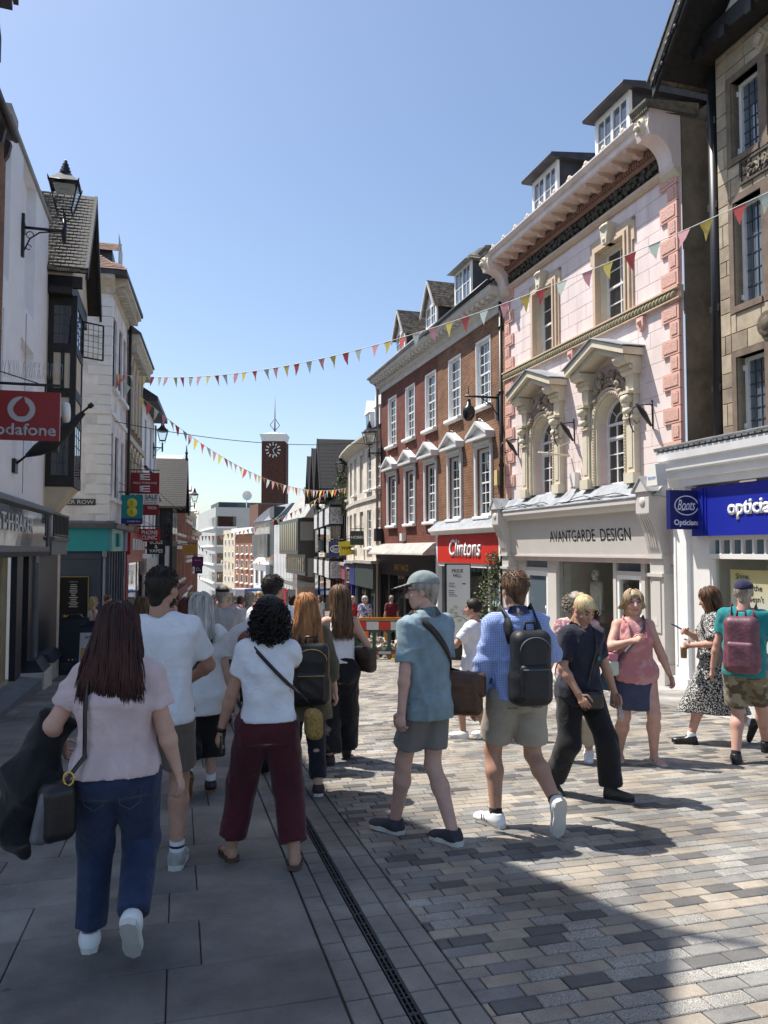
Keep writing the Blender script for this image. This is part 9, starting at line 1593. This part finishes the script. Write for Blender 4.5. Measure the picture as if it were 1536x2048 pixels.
v = Vol(P.wri['R']-.25, P.wri['R']+.3, .008); v.box(P.wri['R']+V3(.0,.10,.06), (.04,.075,.008), .006, .004, rot=np.array(Matrix.Rotation(.5,3,'X'), np.float32)); recenter(carry(P, 'mobile_phone', 'blue phone held by the woman in the speckled dress', 'phone', [vobj('case', v, mat('phone_blue', (.05,.06,.2), .25, .1, 4), None)])); w_ = P.wri['L']; q = MB(); q.lathe([(0,-.09),(.032,-.09),(.036,.02),(.036,.03),(0,.03)], tuple(w_+V3(0,.09,-.05)), 14); recenter(carry(P, 'iced_coffee_cup', 'cup of iced coffee held by the woman in the speckled dress', 'cup', [q.build('cup', mat('coffee_cup', (.30,.18,.08), .2, .3, 20), None)]))
crossbag(P, 'grey tote bag behind the arm of the woman in the speckled dress', cloth('tote_grey', (.19,.2,.21)), (-.22,-.16,1.0), (.04,.15,.12), leather, -.6, 'tote_bag', .01, flap=False)
# 20 man in teal T-shirt
P = Person('man in teal T-shirt, navy cap and camouflage shorts with a maroon backpack', 3.46, 7.44, -.62, 1.73, 'm', 1.03, 1.05, skin_pink, h=.011, foot={'L':(-.09,-.05,0,.0,-.25),'R':(.1,.42,.02,-.25,.1)}, hand={'L':(-.33,.05,.78),'R':(.3,.2,.9)}, head=(.1,0)); P.body(curl=(.4,.4)); P.shirt(cloth('tee_teal', (.015,.21,.22)), off=.034, hem=.84, slv=.6, sr=.038, amp=.011, seed=161); P.trousers(pat('camo', 'noise', (.20,.165,.10), (.09,.075,.045), 9., (.30,.26,.18)), 'shorts', frac=.86, rt=.118, rk=.105, seed=14, amp=.01); P.shoes(leather, rub, sock=(blk,.08), sth=.03); P.hair(gry, 'short', .01, 350, seed=8, r=.003); P.cap_(cloth('cap_navy', (.018,.018,.05))); backpack(P, 'maroon roll-top backpack worn over the teal T-shirt', mat('nylon_maroon', (.15,.055,.075), .5, .3, 9, .3, 40), mat('strap_maroon', (.12,.04,.055), .7, .2, 9), (.02,-.235,1.15), (.15,.09,.26), True)
# far people
def far_person(label, x, y, face, H, sex, top, bot, hr, skirt=False, kind='short', hk=.02, bw=1.1, carryb=False):
    P = Person(label, x, y, face, H, sex, bw, bw, skin_pink, h=.022, foot={'R':(.1,.12,0,0,.1),'L':(-.1,-.15,.06,.6,0)}); P.body(); P.shirt(top, 'top', off=.03, slv=.7, sr=.03, seed=int(abs(x)*10)); P.trousers(bot, frac=1.93, rk=.085, rh=.08); P.shoes(leather, rub); P.hair(hr, kind, hk, 90, seed=3, r=.006); return P
wh_h = hairm('hair_white', (.5,.48,.44), (.62,.6,.56)); reds = cloth('top_red', (.38,.03,.035)); flb = pat('floral_blue', 'noise', (.06,.09,.22), (.5,.5,.55), 14.)
far_person('older woman in red top behind the barriers', -1.03, 25.2, 3.0, 1.62, 'f', reds, blk, blo, kind='bob', hk=.06)
far_person('older white haired woman in blue floral blouse behind the barriers', -.62, 25.0, 3.1, 1.62, 'f', flb, cloth('navy_cloth', (.02,.025,.05)), wh_h, kind='bob', hk=.06)
far_person('person in maroon top walking by the black shopfront', .25, 26.2, .3, 1.62, 'm', cloth('top_maroon', (.12,.012,.02)), blk, gry)
far_person('woman in white top far down on the right beside the cream building', -2.6, 31., 3.0, 1.64, 'f', wht2, jean, brn, kind='long', hk=.25)
far_person('person in navy top ahead of the woman in cream', -3.9, 24., AW, 1.68, 'f', cloth('navy_cloth', (.02,.025,.05)), blk, wh_h, kind='bob', hk=.08)
far_person('person in black top ahead on the left below the bunting', -4.6, 27., AW, 1.72, 'm', cloth('tee_black', (.02,.02,.022)), jean, dkb)
far_person('person in light blue shirt in the middle of the street far ahead', -3.4, 21., AW, 1.78, 'm', cloth('shirt_lightblue', (.4,.5,.62)), jean, brn)
far_person('person in beige walking up the street far away', -5.6, 36., 3.2, 1.7, 'f', cloth('cream_top', (.55,.49,.38)), jean, brn, kind='bob', hk=.1)
far_person('person in dark green far down the street', -7.5, 40., AW, 1.72, 'm', cloth('top_green', (.05,.1,.06)), blk, dkb)
far_person('person in white far down the street left', -9.3, 46., AW, 1.75, 'm', wht2, jean, dkb)
far_person('person in coral top far down the street centre', -8.2, 52., 3.2, 1.68, 'f', cloth('top_coral', (.5,.18,.14)), blk, brn, kind='long', hk=.2)
for k, (px, d_, col) in enumerate(((350,11.5,(.3,.3,.32)),(410,14.5,(.05,.06,.1)),(500,12.5,(.6,.6,.6)),(520,19,(.35,.1,.12)),(560,16,(.1,.14,.25)),(585,20,(.5,.48,.42)),(430,22,(.4,.42,.45)),(385,18,(.25,.05,.06)),(600,33,(.55,.55,.55)),(540,38,(.1,.1,.12)))):
    x, y = PX(px, d_); far_person(['person in mid grey','person in dark navy','person in plain white','person in dusky red','person in deep blue','person in stone colour','person in pale grey','person in dark maroon','person in off white','person in charcoal'][k]+' in the distant crowd below the '+['brick terraces','left signs','clock tower','clock tower','white fin block','timber gables','office block','brick terraces','concrete office','street end'][k], x, y, AW if k % 3 else 3.0, 1.62+.05*(k % 4), 'mf'[k % 2], cloth('crowd_%d' % k, col), jean if k % 2 else blk, [brn,dkb,gry,blo][k % 4], kind='bob' if k % 2 else 'short', hk=.08 if k % 2 else .02)
# shop dummies behind the glass
dm_m = mat('dummy_white', (.6,.58,.55), .5, .05, 3)
for lb, u, yy, top, bot in (('white shop dummy with bare head in the pale shop window', 14.35, .75, cloth('dummy_cream', (.55,.52,.46)), blk), ('shop dummy in grey jacket in the pale shop window', 15.35, .8, cloth('dummy_grey', (.22,.23,.23)), blk), ('shop dummy in black dress behind the glass door', 16.45, 1.1, blk, blk), ('shop dummy in red patterned top at the back of the pale shop', 15.75, 1.15, pat('dummy_red', 'noise', (.35,.04,.04), (.5,.35,.3), 9.), blk)):
    x, y, _ = PINK.world(u, yy, 0); P = Person(lb, x, y, FR.rz+math.pi, 1.72, 'f', .92, .92, dm_m, h=.016, grp='dummies in the shop window'); P.root.name = 'shop_dummy'; P.root['category'] = 'mannequin'; P.root.location.z = -.5 if yy < 1 else -.95; P.body(); P.shirt(top, 'top', slv=1.8 if 'grey' in lb else .6, off=.03, seed=4); P.trousers(bot, frac=1.93)
